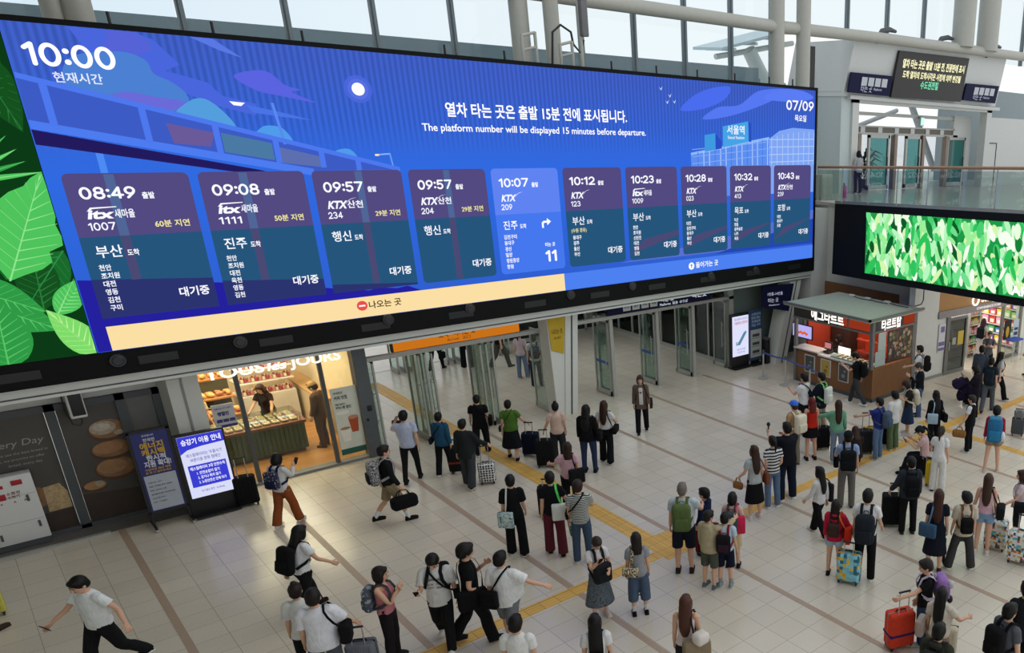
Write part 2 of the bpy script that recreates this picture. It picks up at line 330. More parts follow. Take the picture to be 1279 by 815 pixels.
A.p('8ab4f8', [(7.02, 7.22), (7.28, 7.24), (7.28, 7.21), (7.02, 7.19)], .03); A.p('6aa0f4', [(7.27, 7.24), (7.3, 7.24), (7.34, 6.9), (7.31, 6.9)], .03); A.p('ffe9b0', [(6.98, 7.22), (7.06, 7.22), (7.06, 7.18), (6.98, 7.18)], .031)
for x in (2.46, 4.48, 6.6): A.p('4d8af2', [(x-.05, 7.3 if x < 3 else 6.95), (x+.05, 7.3 if x < 3 else 6.95), (x+.05, 4.6), (x-.05, 4.6)], .029)
# street lamp beyond the bridge
p_ = onY(296, 128, YB); lx, lz = p_[0], p_[2]; A.p('ffffff', [(lx-.13, lz+.02), (lx+.12, lz+.0), (lx+.05, lz-.06), (lx-.07, lz-.05)], .0305); A.p('5a8af0', [(lx+.55, lz+.02), (lx+.6, lz+.02), (lx+.68, lz-.75), (lx+.63, lz-.75)], .0304)
# moon
def disc(x, z, r, c, d, st=1.0): A.p(c, [(x+r*math.cos(2*PI*i/28), z+r*math.sin(2*PI*i/28)) for i in range(28)], d, st)
disc(6.86, 8.51, .27, '4a66da', .024); disc(6.86, 8.51, .2, '5670e0', .025); disc(6.86, 8.51, .125, 'ffffff', .026, 1.1)
# right clouds, birds, station building
A.p('4a6cee', smooth([(15.32, 8.42), (15.76, 8.8), (16.4, 9.05), (17.2, 9.15), (17.01, 8.8), (16.2, 8.5)]), .026); A.p('5678f2', smooth([(16.13, 8.21), (16.73, 8.56), (17.58, 8.66), (18.4, 9.1), (19.6, 9.2), (18.85, 8.8), (17.28, 8.35)]), .026); A.p('5a7cf4', smooth([(18.6, 8.9), (19.4, 9.2), (20.4, 9.2), (20.9, 9.0), (19.8, 8.85)]), .0262)
for x, z in [(14.6, 9.0), (14.9, 8.83), (15.05, 8.68), (14.8, 8.66)]: A.p('dce8ff', [(x, z), (x+.06, z-.05), (x+.12, z+.02), (x+.07, z-.09)], .026)
A.p('5d8ff0', [(15.65, 6.0), (15.65, 7.25), (18.85, 7.72), (18.85, 6.0)], .026); A.p('7fa6f4', smooth([(18.85, 6.0), (18.85, 7.7), (19.3, 7.95), (19.93, 8.06), (20.98, 8.03), (20.98, 6.0)], 1), .0264)
A.p('8fb8f8', [(15.65, 7.2), (15.65, 7.27), (18.85, 7.76), (18.85, 7.68)], .027)
for i in range(14): x = 15.9+i*.22; A.p('b9d0fa' if i % 3 else '4a78e4', [(x, 6.9), (x, 7.25+(x-15.65)*.145), (x+.03, 7.25+(x-15.65)*.145), (x+.03, 6.9)], .0275)
for i in range(3): z = 6.95+i*.2; A.p('86aef6', [(15.7, z), (18.85, z+.25), (18.85, z+.27), (15.7, z+.02)], .0276)
for i in range(9): x = 18.95+i*.25; A.p('b4ccfa', [(x, 6.9), (x, 7.75+.2*math.sin(i/8*PI*.6)), (x+.025, 7.75+.2*math.sin(i/8*PI*.6)), (x+.025, 6.9)], .0276)
for i in range(4): z = 6.98+i*.23; A.p('b4ccfa', [(18.87, z), (20.98, z+.04), (20.98, z+.065), (18.87, z+.025)], .0277)
A.p('3f9ae0', [(16.18, 7.3), (16.18, 7.77), (16.6, 7.83), (16.6, 7.36)], .028); A.p('2b4ec4', [(16.6, 7.36), (16.6, 7.83), (16.85, 7.6), (16.85, 7.4)], .0279); A.p('46a4e6', [(16.9, 7.43), (16.9, 8.03), (17.94, 8.2), (17.96, 7.61)], .028); A.p('2b4ec4', [(17.95, 7.61), (17.94, 8.2), (18.05, 8.15), (18.07, 7.6)], .0279)
# indigo hill and bottom bands
A.p('24209e', [(1.68, 3.74), (1.68, 5.07), (2.56, 4.96), (4.34, 4.72), (5.59, 4.47), (6.4, 4.32), (6.61, 4.36), (7.0, 4.3), (7.23, 4.33), (7.5, 4.2), (7.5, 3.74)], .0282)
A.p('5b6fd0', [(13.0, 4.3), (17, 4.75), (21, 5.4), (21, 4.3)], .0283); A.p('2446b4', [(16.5, 4.25), (21, 5.1), (21, 4.25)], .0284)
art = A.build('scenery', disp)
A = Art(); A.p('fbdfa4', [(1.88, 3.74), (1.88, 4.19), (11.22, 4.19), (11.22, 3.74)], .034); A.p('4d80f0', [(11.22, 3.74), (11.22, 4.19), (21, 4.19), (21, 3.74)], .034)
bandp = A.build('direction_band', disp)
def btext(par, name, items, col, d=.045, st=1.0):
    mb = MB()
    for it in items:
        s_, x, z, h = it[:4]; k = it[4] if len(it) > 4 else {}
        mb.text(s_, bd(x, z, d), UX, UZ, h, **k)
    return mb.build(name, glow(col, st), par)
btext(bandp, 'exit_wording', [('나오는 곳', 6.34, 3.93, .13, dict(w=.69, bold=.02))], '2a1c10')
btext(bandp, 'entrance_wording', [('들어가는 곳', 15.7, 3.91, .14, dict(w=.9, bold=.02))], 'ffffff')
def icon(name, x, z, c, c2, ent):
    mb = MB(); mb.poly([bd(x+.11*math.cos(2*PI*i/24), z+.11*math.sin(2*PI*i/24), .045) for i in range(24)], 0)
    if not ent: mb.poly([bd(x-.065, z-.018, .047), bd(x+.065, z-.018, .047), bd(x+.065, z+.018, .047), bd(x-.065, z+.018, .047)], 1)
    else:
        mb.poly([bd(x-.015, z-.06, .047), bd(x+.015, z-.06, .047), bd(x+.015, z+.02, .047), bd(x-.015, z+.02, .047)], 1); mb.poly([bd(x-.05, z+.01, .047), bd(x+.05, z+.01, .047), bd(x, z+.07, .047)], 1)
    mb.build(name, [glow(c), glow(c2)], bandp)
icon('no_entry_sign', 6.2, 4.0, 'e8504c', 'ffffff', False); icon('entry_sign', 15.53, 3.97, 'ffffff', '4d80f0', True)
btext(disp, 'clock', [('10:00', 1.85, 8.60, .36, dict(w=1.16, bold=.02))], 'ffffff', st=1.1)
btext(disp, 'clock_caption', [('현재시간', 2.14, 8.37, .13, dict(w=.63, bold=.015))], 'e6ecff')
btext(disp, 'date', [('07/09', 19.6, 8.6, .3, dict(w=1.3, bold=.018)), ('목요일', 20.0, 8.28, .16, dict(w=.55, bold=.02))], 'ffffff')
btext(disp, 'announcement', [('열차 타는 곳은 출발 15분 전에 표시됩니다.', 8.62, 8.06, .24, dict(w=4.86, bold=.02)), ('The platform number will be displayed 15 minutes before departure.', 8.05, 7.72, .16, dict(w=6.02, bold=.012))], 'ffffff', st=1.1)
btext(disp, 'station_name', [('서울역', 17.05, 7.84, .2, dict(w=.72, bold=.02)), ('Seoul Station', 17.08, 7.68, .09, dict(w=.68))], 'f0f6ff')
# ten train cards
cards = [('08:49', 'itx', '새마을', '1007', '60분 지연', '부산', ['천안', '조치원', '대전', '영동', '김천', '구미'], '대기중'),
 ('09:08', 'itx', '새마을', '1111', '50분 지연', '진주', ['천안', '조치원', '대전', '옥천', '영동', '김천'], '대기중'),
 ('09:57', 'KTX', '산천', '234', '29분 지연', '행신', [], '대기중'), ('09:57', 'KTX', '산천', '204', '29분 지연', '행신', [], '대기중'),
 ('10:07', 'KTX', '', '209', '', '진주', ['김천구미', '동대구', '경산', '밀양', '창원중앙', '창원'], '11'),
 ('10:12', 'KTX', '', '123', '', '부산', ['(수원 경유)', '동대구', '경주', '울산', '부산'], '대기중'), ('10:23', 'itx', '새마을', '1009', '', '부산', ['천안', '조치원', '신탄진', '대전', '영동', '김천'], '대기중'),
 ('10:28', 'KTX', '', '023', '', '부산', ['대전', '김천구미', '동대구', '울산', '부산'], '대기중'), ('10:32', 'KTX', '', '413', '', '목포', ['익산', '정읍', '광주송정', '나주', '목포'], '대기중'),
 ('10:43', 'KTX', '산천', '239', '', '포항', ['대전', '동대구', '포항'], '대기중')]
def rr(x0, z0, x1, z1, r, d, tl=1, bl=1):
    P = []
    for cx, cz, a0, on in [(x1-r, z1-r, 0, tl), (x0+r, z1-r, 90, tl), (x0+r, z0+r, 180, bl), (x1-r, z0+r, 270, bl)]:
        sx, sz = (1 if a0 in (0, 270) else -1), (1 if a0 < 180 else -1)
        if on: P += [bd(cx+r*math.cos(math.radians(a0+i*15)), cz+r*math.sin(math.radians(a0+i*15)), d) for i in range(7)]
        else: P.append(bd(cx+r*sx, cz+r*sz, d))
    return P
for i, (tm, lg, sub, num, dly, dst, stops, stat) in enumerate(cards):
    x0 = 1.87+1.91*i; x1 = x0+1.77; z0, z1, zs = 4.34, 6.89, 5.8; hi = i == 4
    mb = MB(); mb.poly(rr(x0, zs, x1, z1, .1, .038, 1, 0), 0)
    zm = [5.03, 4.8, 4.5, 4.34][i] if i < 3 else None
    if zm and i < 3:
        mb.poly([bd(x0, zs-.0, .038), bd(x1, zs, .038), bd(x1, zm-.12, .038), bd(x0, zm+.03, .038)][::-1], 1)
        mb.poly([bd(x0, zm+.03, .038), bd(x1, zm-.12, .038), bd(x1, z0, .038), bd(x0, z0, .038)], 2)
    else: mb.poly(rr(x0, z0, x1, zs, .1, .038, 0, 1), 1)
    bar = {0: 2.5, 1: 4.5, 2: 6.58, 3: 8.45}.get(i)
    if bar: mb.poly([bd(bar-.07, zs, .0385), bd(bar+.07, zs, .0385), bd(bar+.07, (zm or 4.4)-.03, .0385), bd(bar-.07, (zm or 4.4)-.03, .0385)], 3); mb.poly([bd(bar-.07, zs, .0385), bd(bar+.07, zs, .0385), bd(bar+.07, z1-.02, .0385), bd(bar-.07, z1-.02, .0385)], 4)
    if i > 5: mb.poly([bd(x0, 4.5, .0385), bd(x1, 4.9+.06*i-.3, .0385), bd(x1, 5.1, .0385), bd(x0+.5, 4.9, .0385)], 3)
    ms = [glow('5f84f2'), glow('4577ee'), glow('343a8a'), glow('4577ee'), glow('5f84f2')] if hi else [glow('524a80'), glow('26557c'), glow('2c3470'), glow('4a4a74'), glow('4f6696')]
    cd_ = mb.build('train_card', ms, disp); tag(cd_, 'train card %s to %s' % (tm, dst))
    T = [(tm, x0+.17, 6.45, .21, dict(w=.77, bold=.02)), ('출발', x0+1.02, 6.45, .09, dict(w=.18, bold=.03)), (num, x0+.17, 5.91, .14, dict(w=.093*len(num), bold=.012)),
         (dst, x0+.17, 5.45, .17, dict(w=.37, bold=.012)), ('도착', x0+.6, 5.45, .09, dict(w=.17, bold=.025))]
    T.append((lg, x0+.19, 6.12, .155, dict(w=.36, bold=.04, shear=.25)))
    if sub: T.append((sub, x0+.57, 6.13, .12, dict(w=.28 if len(sub) == 3 else .31, bold=.02)))
    if stat == '11': T += [('11', x0+1.22, 4.55, .29, dict(w=.32, bold=.03)), ('타는 곳', x0+1.24, 4.95, .08, dict(w=.28, bold=.025))]
    else: T.append((stat, x0+1.2, 4.62, .14, dict(w=.47, bold=.022)))
    y5 = ('(수원 경유)',)
    for j, st_ in enumerate(stops):
        if st_ not in y5: T.append((st_, x0+.15, 5.21-.146*j, .085, dict(w=.085*len(st_), bold=.02)))
    btext(cd_, 'wording', T, 'f6f8ff', st=1.05)
    Y5 = ([(dly, x0+1.1, 5.93, .1, dict(w=.52, bold=.018))] if dly else [])+[(s_, x0+.12, 5.25, .085, dict(w=.45, bold=.015)) for s_ in stops if s_ in y5]
    if Y5: btext(cd_, 'delay_wording', Y5, 'f4eaa0')
    mb = MB(); z = 6.12                               # swoosh of the train logo
    if lg == 'KTX': mb.poly([bd(x0+.5, z+.05, .045), bd(x0+.66, z+.19, .045), bd(x0+.78, z+.215, .045), bd(x0+.62, z+.17, .045)], 0)
    else: mb.poly([bd(x0+.2, z+.12, .045), bd(x0+.26, z+.19, .045), bd(x0+.62, z+.2, .045), bd(x0+.62, z+.185, .045), bd(x0+.29, z+.165, .045)], 0)
    mb.build('logo_swoosh', glow('f6f8ff', 1.05), cd_)
    if hi:
        mb = MB(); X = x0+1.2
        mb.poly([bd(X, 5.42, .045), bd(X+.05, 5.42, .045), bd(X+.05, 5.52, .045), bd(X, 5.52, .045)]); mb.poly([bd(X, 5.52, .045), bd(X+.05, 5.52, .045), bd(X+.07, 5.545, .045), bd(X+.17, 5.545, .045), bd(X+.17, 5.595, .045), bd(X+.05, 5.595, .045), bd(X, 5.555, .045)]); mb.poly([bd(X+.15, 5.48, .045), bd(X+.26, 5.57, .045), bd(X+.15, 5.66, .045)])
        mb.build('turn_arrow', glow('ffffff', 1.05), cd_)
# green foliage picture at the board's left end
lm = MB().b2((-4, YB-.02, 3.73), (1.66, YB+.02, 9.25)).build('foliage_display', glow('0c3a16'), board)
def leaf(mb, x, z, ln, wd, a, m, d, notch=False, n=12):
    P = []; ca, sa = math.cos(a), math.sin(a)
    for s_ in (1, -1):
        rng = range(n+1) if s_ == 1 else range(n, -1, -1)
        for i in rng:
            t_ = i/n; wv_ = wd*math.sin(PI*t_**.8)*(1-.25*(notch and i % 3 == 1))
            q = (t_*ln, s_*wv_); P.append((x+q[0]*ca-q[1]*sa, z+q[0]*sa+q[1]*ca))
    P = [bd(max(-3.9, min(1.655, a_)), max(3.74, min(9.24, b_)), d) for a_, b_ in P]
    mb.poly(P, m)
    for k in range(1, 11):                             # side veins drawn as thin strips
        for s_ in (1, -1):
            t_ = k/11; e_ = min(.98, t_+.14); y1 = s_*wd*.86*math.sin(PI*e_**.8); q = [(t_*ln, -.006), (e_*ln, y1), (e_*ln+.008, y1), (t_*ln+.016, .006)]
            if wd > .15: mb.poly([bd(max(-3.9, min(1.65, x+a_*ca-b_*sa)), max(3.74, min(9.24, z+a_*sa+b_*ca)), d+.0003) for a_, b_ in q], m+1 if m % 2 == 0 else m)
    q = [(0, -.012), (ln*.97, -.004), (ln*.97, .004), (0, .012)]
    mb.poly([bd(max(-3.9, min(1.65, x+a_*ca-b_*sa)), max(3.74, min(9.24, z+a_*sa+b_*ca)), d+.001) for a_, b_ in q], m+1)
mb = MB(); GR = ['1a6a2c', '2c8a44', '4fc35c', '8fe58c', '2f9a45', '5cc468', '7fdc6a', 'c4f2a0', '15501f', '2b7a38']
LV = [(.75, 5.9, 1.0, .3, -.9, 8), (1.2, 6.3, 1.2, .35, -1.9, 0), (.2, 8.6, 1.5, .4, 1.9, 0), (1.2, 8.9, 1.4, .3, -1.3, 8), (.9, 7.6, 1.6, .4, 1.2, 8), (.1, 5.4, 1.4, .35, 1.0, 0), (1.62, 5.6, 1.3, .3, -2.2, 0), (1.15, 4.6, 1.2, .28, 1.5, 8), (.3, 4.9, 1.2, .3, -.6, 4), (.5, 7.9, 1.2, .3, 2.6, 6), (-.3, 7.3, 1.1, .45, 1.9, 6)]
for k, v_ in enumerate(LV): leaf(mb, *v_, .022+k*.0005)
for k in range(15):
    a = .15+k*.2; leaf(mb, .55, 6.75, 1.15-.15*abs(math.sin(k*2)), .045, a, 4 if k % 2 else 2, .03)
leaf(mb, .85, 5.15, 1.95, .5, 1.15, 2, .034, True)
leaf(mb, .15, 5.2, 1.2, .3, -.55, 4, .036); leaf(mb, .5, 3.6, 1.35, .36, 1.5, 4, .038); leaf(mb, 1.75, 3.62, 1.15, .24, 2.1, 6, .04); leaf(mb, 1.3, 4.5, .8, .2, .9, 2, .037)
mb.build('leaf_picture', [glow(c) for c in GR], lm)
# ------------------------------------------------------------------ fascia, columns, curtain wall
struct('trim_fascia', MB().b2((-6, 19.62, 3.0), (21.1, 20.2, 3.27)).b2((-6, 20.2, 2.93), (21.1, 20.4, 3.0)), WHITE)
struct('trim_fascia_line', MB().b2((-6, 19.605, 3.06), (21.1, 19.62, 3.085)), DGREY)
struct('wall_above_doors', MB().b2((-6, 20.4, 2.9), (21.1, 20.8, 9.2)), WALL)
struct('ceiling_inner_hall', MB().b2((6.4, 20.8, 2.92), (30, 33, 3.2)), mat('inner_ceiling', 'b8bab6', .8))
# white tapered column between the two door bays
mb = MB(); mb.prism([(10.98, 20.05, 0), (11.6, 20.05, 0), (11.85, 20.05, 2.93), (10.9, 20.05, 2.93)], (0, .5, 0)); mb.prism([(11.2, 20.02, 0), (11.6, 20.02, 0), (11.85, 20.02, 2.93), (11.46, 20.02, 2.93)], (0, .03, 0)); struct('column_doors', mb, WHITE)
struct('trim_column_groove', MB().prism([(11.38, 20.005, 0), (11.42, 20.005, 0), (11.68, 20.005, 2.93), (11.64, 20.005, 2.93)], (0, .016, 0)), DGREY)
mb = MB(); mb.prism([(19.45, 19.75, 0), (20.0, 19.75, 0), (20.75, 19.75, 2.93), (20.2, 19.75, 2.93)], (0, .6, 0)); struct('column_kiosk', mb, WHITE)
mb = MB(); mb.prism([(19.75, 19.735, 0), (19.79, 19.735, 0), (20.53, 19.735, 2.93), (20.49, 19.735, 2.93)], (0, .02, 0)); struct('trim_column_kiosk_groove', mb, DGREY)
struct('wall_door_end', MB().b2((18.15, 20.6, 0), (22, 20.9, 3.0)), mat('grey_green_wall', '5d6a66', .6))
# curtain wall
MUL = [-3.1, -1.1, .85, 2.8, 4.75, 6.69, 8.55, 10.46, 12.3, 14.2, 16.05, 18.0, 19.99, 21.92, 23.81, 26.04, 28.55, 31.12, 33.84, 36.7, 39.8, 43]
for k, x in enumerate(MUL):
    mb = MB(); mb.b2((x-.06, 22.5, 3.2 if x < 22 else 11.45), (x+.06, 22.64, 18)); mb.b2((x-.03, 22.44, 3.2 if x < 22 else 11.45), (x+.03, 22.5, 18)); struct('trim_mullion_%d' % k, mb, ALU)
for k in range(len(MUL)-1): struct('window_%d' % k, MB().b2((MUL[k]+.09, 22.58, 3.2 if MUL[k] < 21.5 else 11.45), (MUL[k+1]-.09, 22.61, 18)), GLASS_W)
struct('wall_parapet_outside', MB().prism([(-30, 27, 4), (25.5, 27, 4), (25.5, 27, 10.42), (2.4, 27, 10.1), (-30, 27, 9.7)], (0, .6, 0)).b2((40, 27, 4), (75, 27.6, 10.6)), mat('grey_parapet', '8f9b9e', .7, noise=.03))
struct('wall_parapet_band_outside', MB().prism([(-30, 26.9, 4), (25.5, 26.9, 4), (25.5, 26.9, 10.0), (2.4, 26.9, 9.75), (-30, 26.9, 9.4)], (0, .1, 0)), mat('blue_grey_parapet', '87989d', .6, noise=.03))
# tubular beams and columns in front of the glass
PIPE = mat('off_white_tube', 'b2b0a6', .5, noise=.03)
mb = MB(); mb.tube([(4, 21.6, 11.15), (12, 21.6, 11.18), (21, 21.6, 11.3), (27, 21.6, 11.5), (45, 21.6, 11.9)], .2, 14); struct('trim_tube_beam', mb, PIPE)
for k, (x, y, r) in enumerate([(2.62, 21.6, .16), (2.97, 21.6, .24), (11.85, 21.7, .24), (12.55, 21.3, .2), (21.26, 21.6, .27), (22.48, 21.5, .26), (32.85, 21.6, .5), (34.9, 21.6, .5)]):
    struct('column_tube_%d' % k, MB().cyl((x, y, 3.2 if x < 22 else (9 if x < 25 else 11.7)), (x, y, 18), r, r, 18), PIPE)
struct('column_dark_post', MB().b2((23.0, 21.9, 9), (23.55, 22.2, 10.9)), BLACK)
# canopy seen through the glass, outside
cn = empty('canopy', (24, 30, 9), label='pale steel and glass canopy on slanting post outside the window', cat='canopy')
q = [onY(885, 61, 30), onY(960, 40, 30), onY(1000, 50, 30), onY(960, 66, 30)]
p0 = Vector(onY(887, 64, 30)); p1 = Vector(onY(990, 37, 30))
mb = MB(); mb.prism([p0+Vector((0, -.8, 0)), p1+Vector((0, -.8, 0)), p1+Vector((0, 1.2, .1)), p0+Vector((0, 1.2, .1))], (0, 0, .12)); mb.build('roof_panel', mat('canopy_glass', 'c2d0d2', .4), cn)
mb = MB()
for f in (.15, .4, .65, .9):
    a = p0.lerp(p1, f); mb.cyl(a+Vector((0, -.8, -.1)), a+Vector((0, 1.2, 0)), .07)
mb.cyl(p0+Vector((.3, 0, -.2)), p1+Vector((0, 0, -.6)), .12)
mb.build('rib', WHITE, cn); q_ = onY(958, 110, 30); MB().tube([onY(935, 62, 30), q_, (q_[0]+1.6, 30, 5.4)], [.32, .4, .45], 14).build('post', WHITE, cn)
# service platforms, antennas and cabinet standing above the board
sv = empty('ladder_platform', (12, 21, 9.3), label='small white service ladder rails standing on top of the board beside columns', cat='ladder')
def ladder(xa, xb, y, z0, z1):
    mb = MB()
    for x in (xa, xb): mb.cyl((x, y, z0), (x, y, z1 if x == xb else z1-.12), .04)
    for z in (z1-.02, (z0+z1)/2+.1): mb.cyl((xa, y, z-.1), (xb, y, z), .035)
    return mb
p = onY(651, 43, 20.3); q = onY(668, 43, 20.3); ladder(p[0], q[0], 20.3, 9.2, p[2]+.1).build('rail', PIPE, sv)
p = onY(699, 52, 20.3); q = onY(714, 52, 20.3); ladder(p[0], q[0], 20.3, 9.2, p[2]+.05).build('rail', PIPE, sv)
an = empty('antenna', (13.3, 20.4, 9.2), label='tall grey antenna panel on pole with looped black cable above board', cat='antenna')
p = onY(724, 20, 20.4); MB().cyl((p[0]-.02, 20.4, 9.2), (p[0]-.02, 20.4, 13), .05).build('pole', PIPE, an); p = onY(729, 30, 20.3)
MB().rbox((p[0], 20.3, p[2]+.9), (.2, .16, 2.4), .03).build('panel', mat('antenna_grey', '6f6e70', .5), an)
a, b_ = onY(690, 80, 20.4), onY(690, 40, 20.4); c_ = onY(700, 31, 20.4); d_ = onY(713, 40, 20.4); e_ = onY(716, 55, 20.4); f_ = onY(725, 66, 20.4); g_ = onY(729, 50, 20.4)
MB().tube([a, b_, c_, d_, e_, f_, g_], .03, 8).build('cable', BLACK, an)
for k, px in enumerate([135, 262, 373, 550, 625, 760, 817, 869, 917, 961, 991]):
    p = onY(px, 20, 19.7); struct('trim_board_pin_%d' % k, MB().cyl((p[0], 19.7, 9.34), (p[0], 19.7, 9.55), .025), BLACK)
# unseen light blockers on the left, then plaza and right wing fill wall
struct('wall_left_light_blocker', MB().b2((-8.2, -12, 0), (-8, 20.7, 18)), WALL)  # out of view, added to cut the sky light from the left
struct('ceiling_left_light_blocker', MB().b2((-8, -12, 12.5), (3.6, 22.3, 12.8)), mat('light_blocker_beige', 'b8ad9c', .8))  # unseen partial roof, added to keep sky light off the left floor
struct('floor_plaza_outside', MB().b2((22, 26, 5.2), (90, 60, 5.5)), mat('plaza_paving', 'd8d8d4', .7))
struct('wall_right_white', MB().b2((21.1, 19.6, 0), (23.5, 20.2, 5.4)), WALL)
# ------------------------------------------------------------------ left storefront with printed bread posters
POS = mat('printed_poster_grey', '4d4843', .5, noise=.12, scale=1.2)
BREAD1 = mat('printed_bread_crust', '8a6543', .5, noise=.25, scale=9); BREAD2 = mat('printed_bread_floury', 'a99a86', .5, noise=.3, scale=12); BREAD3 = mat('printed_crumb', 'b59b72', .5, noise=.35, scale=22); BOARDM = mat('printed_board', '3a2c22', .5, noise=.2, scale=4)
TXTG = mat('printed_grey_lettering', 'a09c96', .5, noise=0)
sf = empty('poster_wall', (.4, 20.65, 0), label='dark shop hoarding with printed bread photographs behind the white fire cabinet', cat='shop front')
def elps(mb, x, z, rx, rz, Y, m=0, a0=0, a1=360, rot=0):
    n = 26; c, s_ = math.cos(rot), math.sin(rot); P = []
    for i in range(n):
        a = math.radians(a0+(a1-a0)*i/(n-1 if a1-a0 < 360 else n)); p, q_ = rx*math.cos(a), rz*math.sin(a); P.append((x+p*c-q_*s_, Y, z+p*s_+q_*c))
    mb.poly(P, m)
for k, (xa, xb) in enumerate([(-2.6, -.9), (-.9, .76), (.93, 1.82), (1.93, 2.42)]):
    pn = MB().b2((xa, 20.64, .1), (xb, 20.7, 2.52)).build('poster_panel', POS if k < 3 else mat('grey_film', '6b6a67', .4), sf)
    if k == 1:
        mb = MB(); mb.prism([(-.9, 20.636, .1), (.75, 20.636, .1), (.75, 20.636, .5), (-.9, 20.636, .45)], (0, .002, 0), 2); elps(mb, .2, .85, .3, .24, 20.633, 0); mb.prism([(.4, 20.632, .5), (.74, 20.632, .52), (.74, 20.632, .85), (.66, 20.632, 1.05), (.42, 20.632, 1.02)], (0, .002, 0), 1)
        mb.build('bread_picture', [BREAD1, BREAD3, BOARDM], pn)
        mb = MB(); mb.text('Baked, Every Day', (.64, 20.632, 1.93), UX, UZ, .13, w=1.35, bold=0, align='r', shear=.2)
        for j, t_ in enumerate(['we use the best bread in', 'town, we promise to offer', 'bread, every day']): mb.text(t_, (.66-.06*j, 20.632, 1.77-.11*j), UX, UZ, .05, bold=0, align='r', shear=.1, maxw=1.1)
        mb.build('wording', TXTG, pn)
    if k == 2:
        mb = MB(); mb.prism([(.93, 20.636, .1), (1.82, 20.636, .1), (1.82, 20.636, .6), (.93, 20.636, .7)], (0, .002, 0), 2)
        for q, (x_, z_, rx_, rz_) in enumerate([(1.53, 1.1, .33, .24), (1.55, 1.5, .33, .2), (1.56, 1.92, .29, .23)]):
            Y_ = 20.634-.0012*q; elps(mb, x_, z_, rx_, rz_, Y_, 3); elps(mb, x_+.01, z_+.03, rx_*.93, rz_*.86, Y_-.0003, 0); elps(mb, x_-.05, z_+.06, rx_*.7, rz_*.62, Y_-.0006, 4 if q < 2 else 1)
            if q == 2: elps(mb, x_-.06, z_+.08, rx_*.45, rz_*.35, Y_-.0009, 5); elps(mb, x_+.17, z_-.08, .08, .05, Y_-.0009, 1)
        elps(mb, 1.14, .82, .19, .12, 20.630, 3); elps(mb, 1.15, .84, .17, .09, 20.6297, 4); elps(mb, 1.22, .86, .07, .06, 20.6294, 1)
        mb.build('bread_picture', [BREAD1, BREAD2, BOARDM, mat('printed_dark_crust', '553823', .5, noise=.2, scale=8), mat('printed_light_crust', 'a67b52', .5, noise=.2, scale=10), mat('printed_flour', 'c2b6a4', .5, noise=.2, scale=14)], pn)
mb = MB()
for x in (-2.65, -.95, .845, 1.875, 2.46): mb.b2((x-.075, 20.58, .02), (x+.075, 20.72, 2.62))
mb.b2((-3, 20.58, 2.5), (2.5, 20.72, 2.62)); mb.b2((-3, 20.58, .02), (2.5, 20.72, .1)); mb.build('frame', DGREY, sf)
struct('wall_storefront_upper', MB().b2((-6, 20.68, 2.6), (2.6, 20.8, 2.95)), WALL)
struct('wall_storefront_left', MB().b2((-6, 20.66, 0), (-2.7, 20.8, 2.95)), WALL)
struct('trim_door_rail', MB().b2((-6, 19.96, 0), (1.12, 20.06, .05)), STEEL)
struct('trim_storefront_floor', MB().b2((-6, 20.06, -.05), (2.4, 20.6, .006)), mat('dark_threshold', '6d6a66', .5))
# white fire hose cabinet
fc = empty('fire_cabinet', (-.4, 20.4, 0), label='white fire hose cabinet with red symbols against the bread posters', cat='fire cabinet')
MB().rbox((-.44, 20.44, .81), (1.52, .24, 1.34), .015).build('body', mat('cabinet_white', 'd5d6d4', .4, noise=.02), fc)
MB().b2((-1.18, 20.36, .02), (.3, 20.58, .14)).build('plinth', DGREY, fc)
mb = MB()
for z in (.55, 1.08): mb.b2((-1.18, 20.317, z), (.3, 20.322, z+.008))
mb.build('seam', mat('seam_grey', 'a5a7a6', .5), fc)
for x, z in [(.18, 1.0), (.22, .45), (-.33, .32)]: MB().rbox((x, 20.31, z), (.035, .02, .13), .008).build('latch', DGREY, fc)
RED = mat('fire_red', 'a81f28', .5)
for x, z, d in [(.1, 1.34, .075), (-.14, 1.3, .05), (-.3, 1.2, .06)]:
    MB().rbox((x, 20.315, z), (d*2, .012, d*1.3), .006).build('red_emblem', RED, fc)
mb = MB().rbox((-.16, 20.315, 1.1), (.13, .01, .12), .004); mb.build('red_emblem', RED, fc)
mb = MB(); mb.text('소화전', (-.08, 20.315, 1.12), UX, UZ, .05, bold=.02); mb.text('소화기', (-.08, 20.315, 1.05), UX, UZ, .045, bold=.02)
for x in (-.2, -.02, .12): mb.text('▲', (x, 20.315, .96), UX, UZ, .03)
mb.build('wording', mat('lettering_brown', '8a4a3a', .5), fc)
rs = empty('safety_sign', (-.62, 20.4, 1.48), label='small red and white heart sign standing on the fire cabinet', cat='sign')
MB().rbox((-.36, 20.45, 1.62), (.26, .03, .3), .01).build('plate', mat('sign_white', 'e4e2e0', .5), rs)
mb = MB(); elps(mb, -.4, 1.65, .055, .055, 20.43); elps(mb, -.32, 1.65, .055, .055, 20.43); mb.poly([(-.45, 20.43, 1.63), (-.27, 20.43, 1.63), (-.36, 20.43, 1.53)]); mb.build('heart', mat('heart_red', 'c03040', .5), rs)
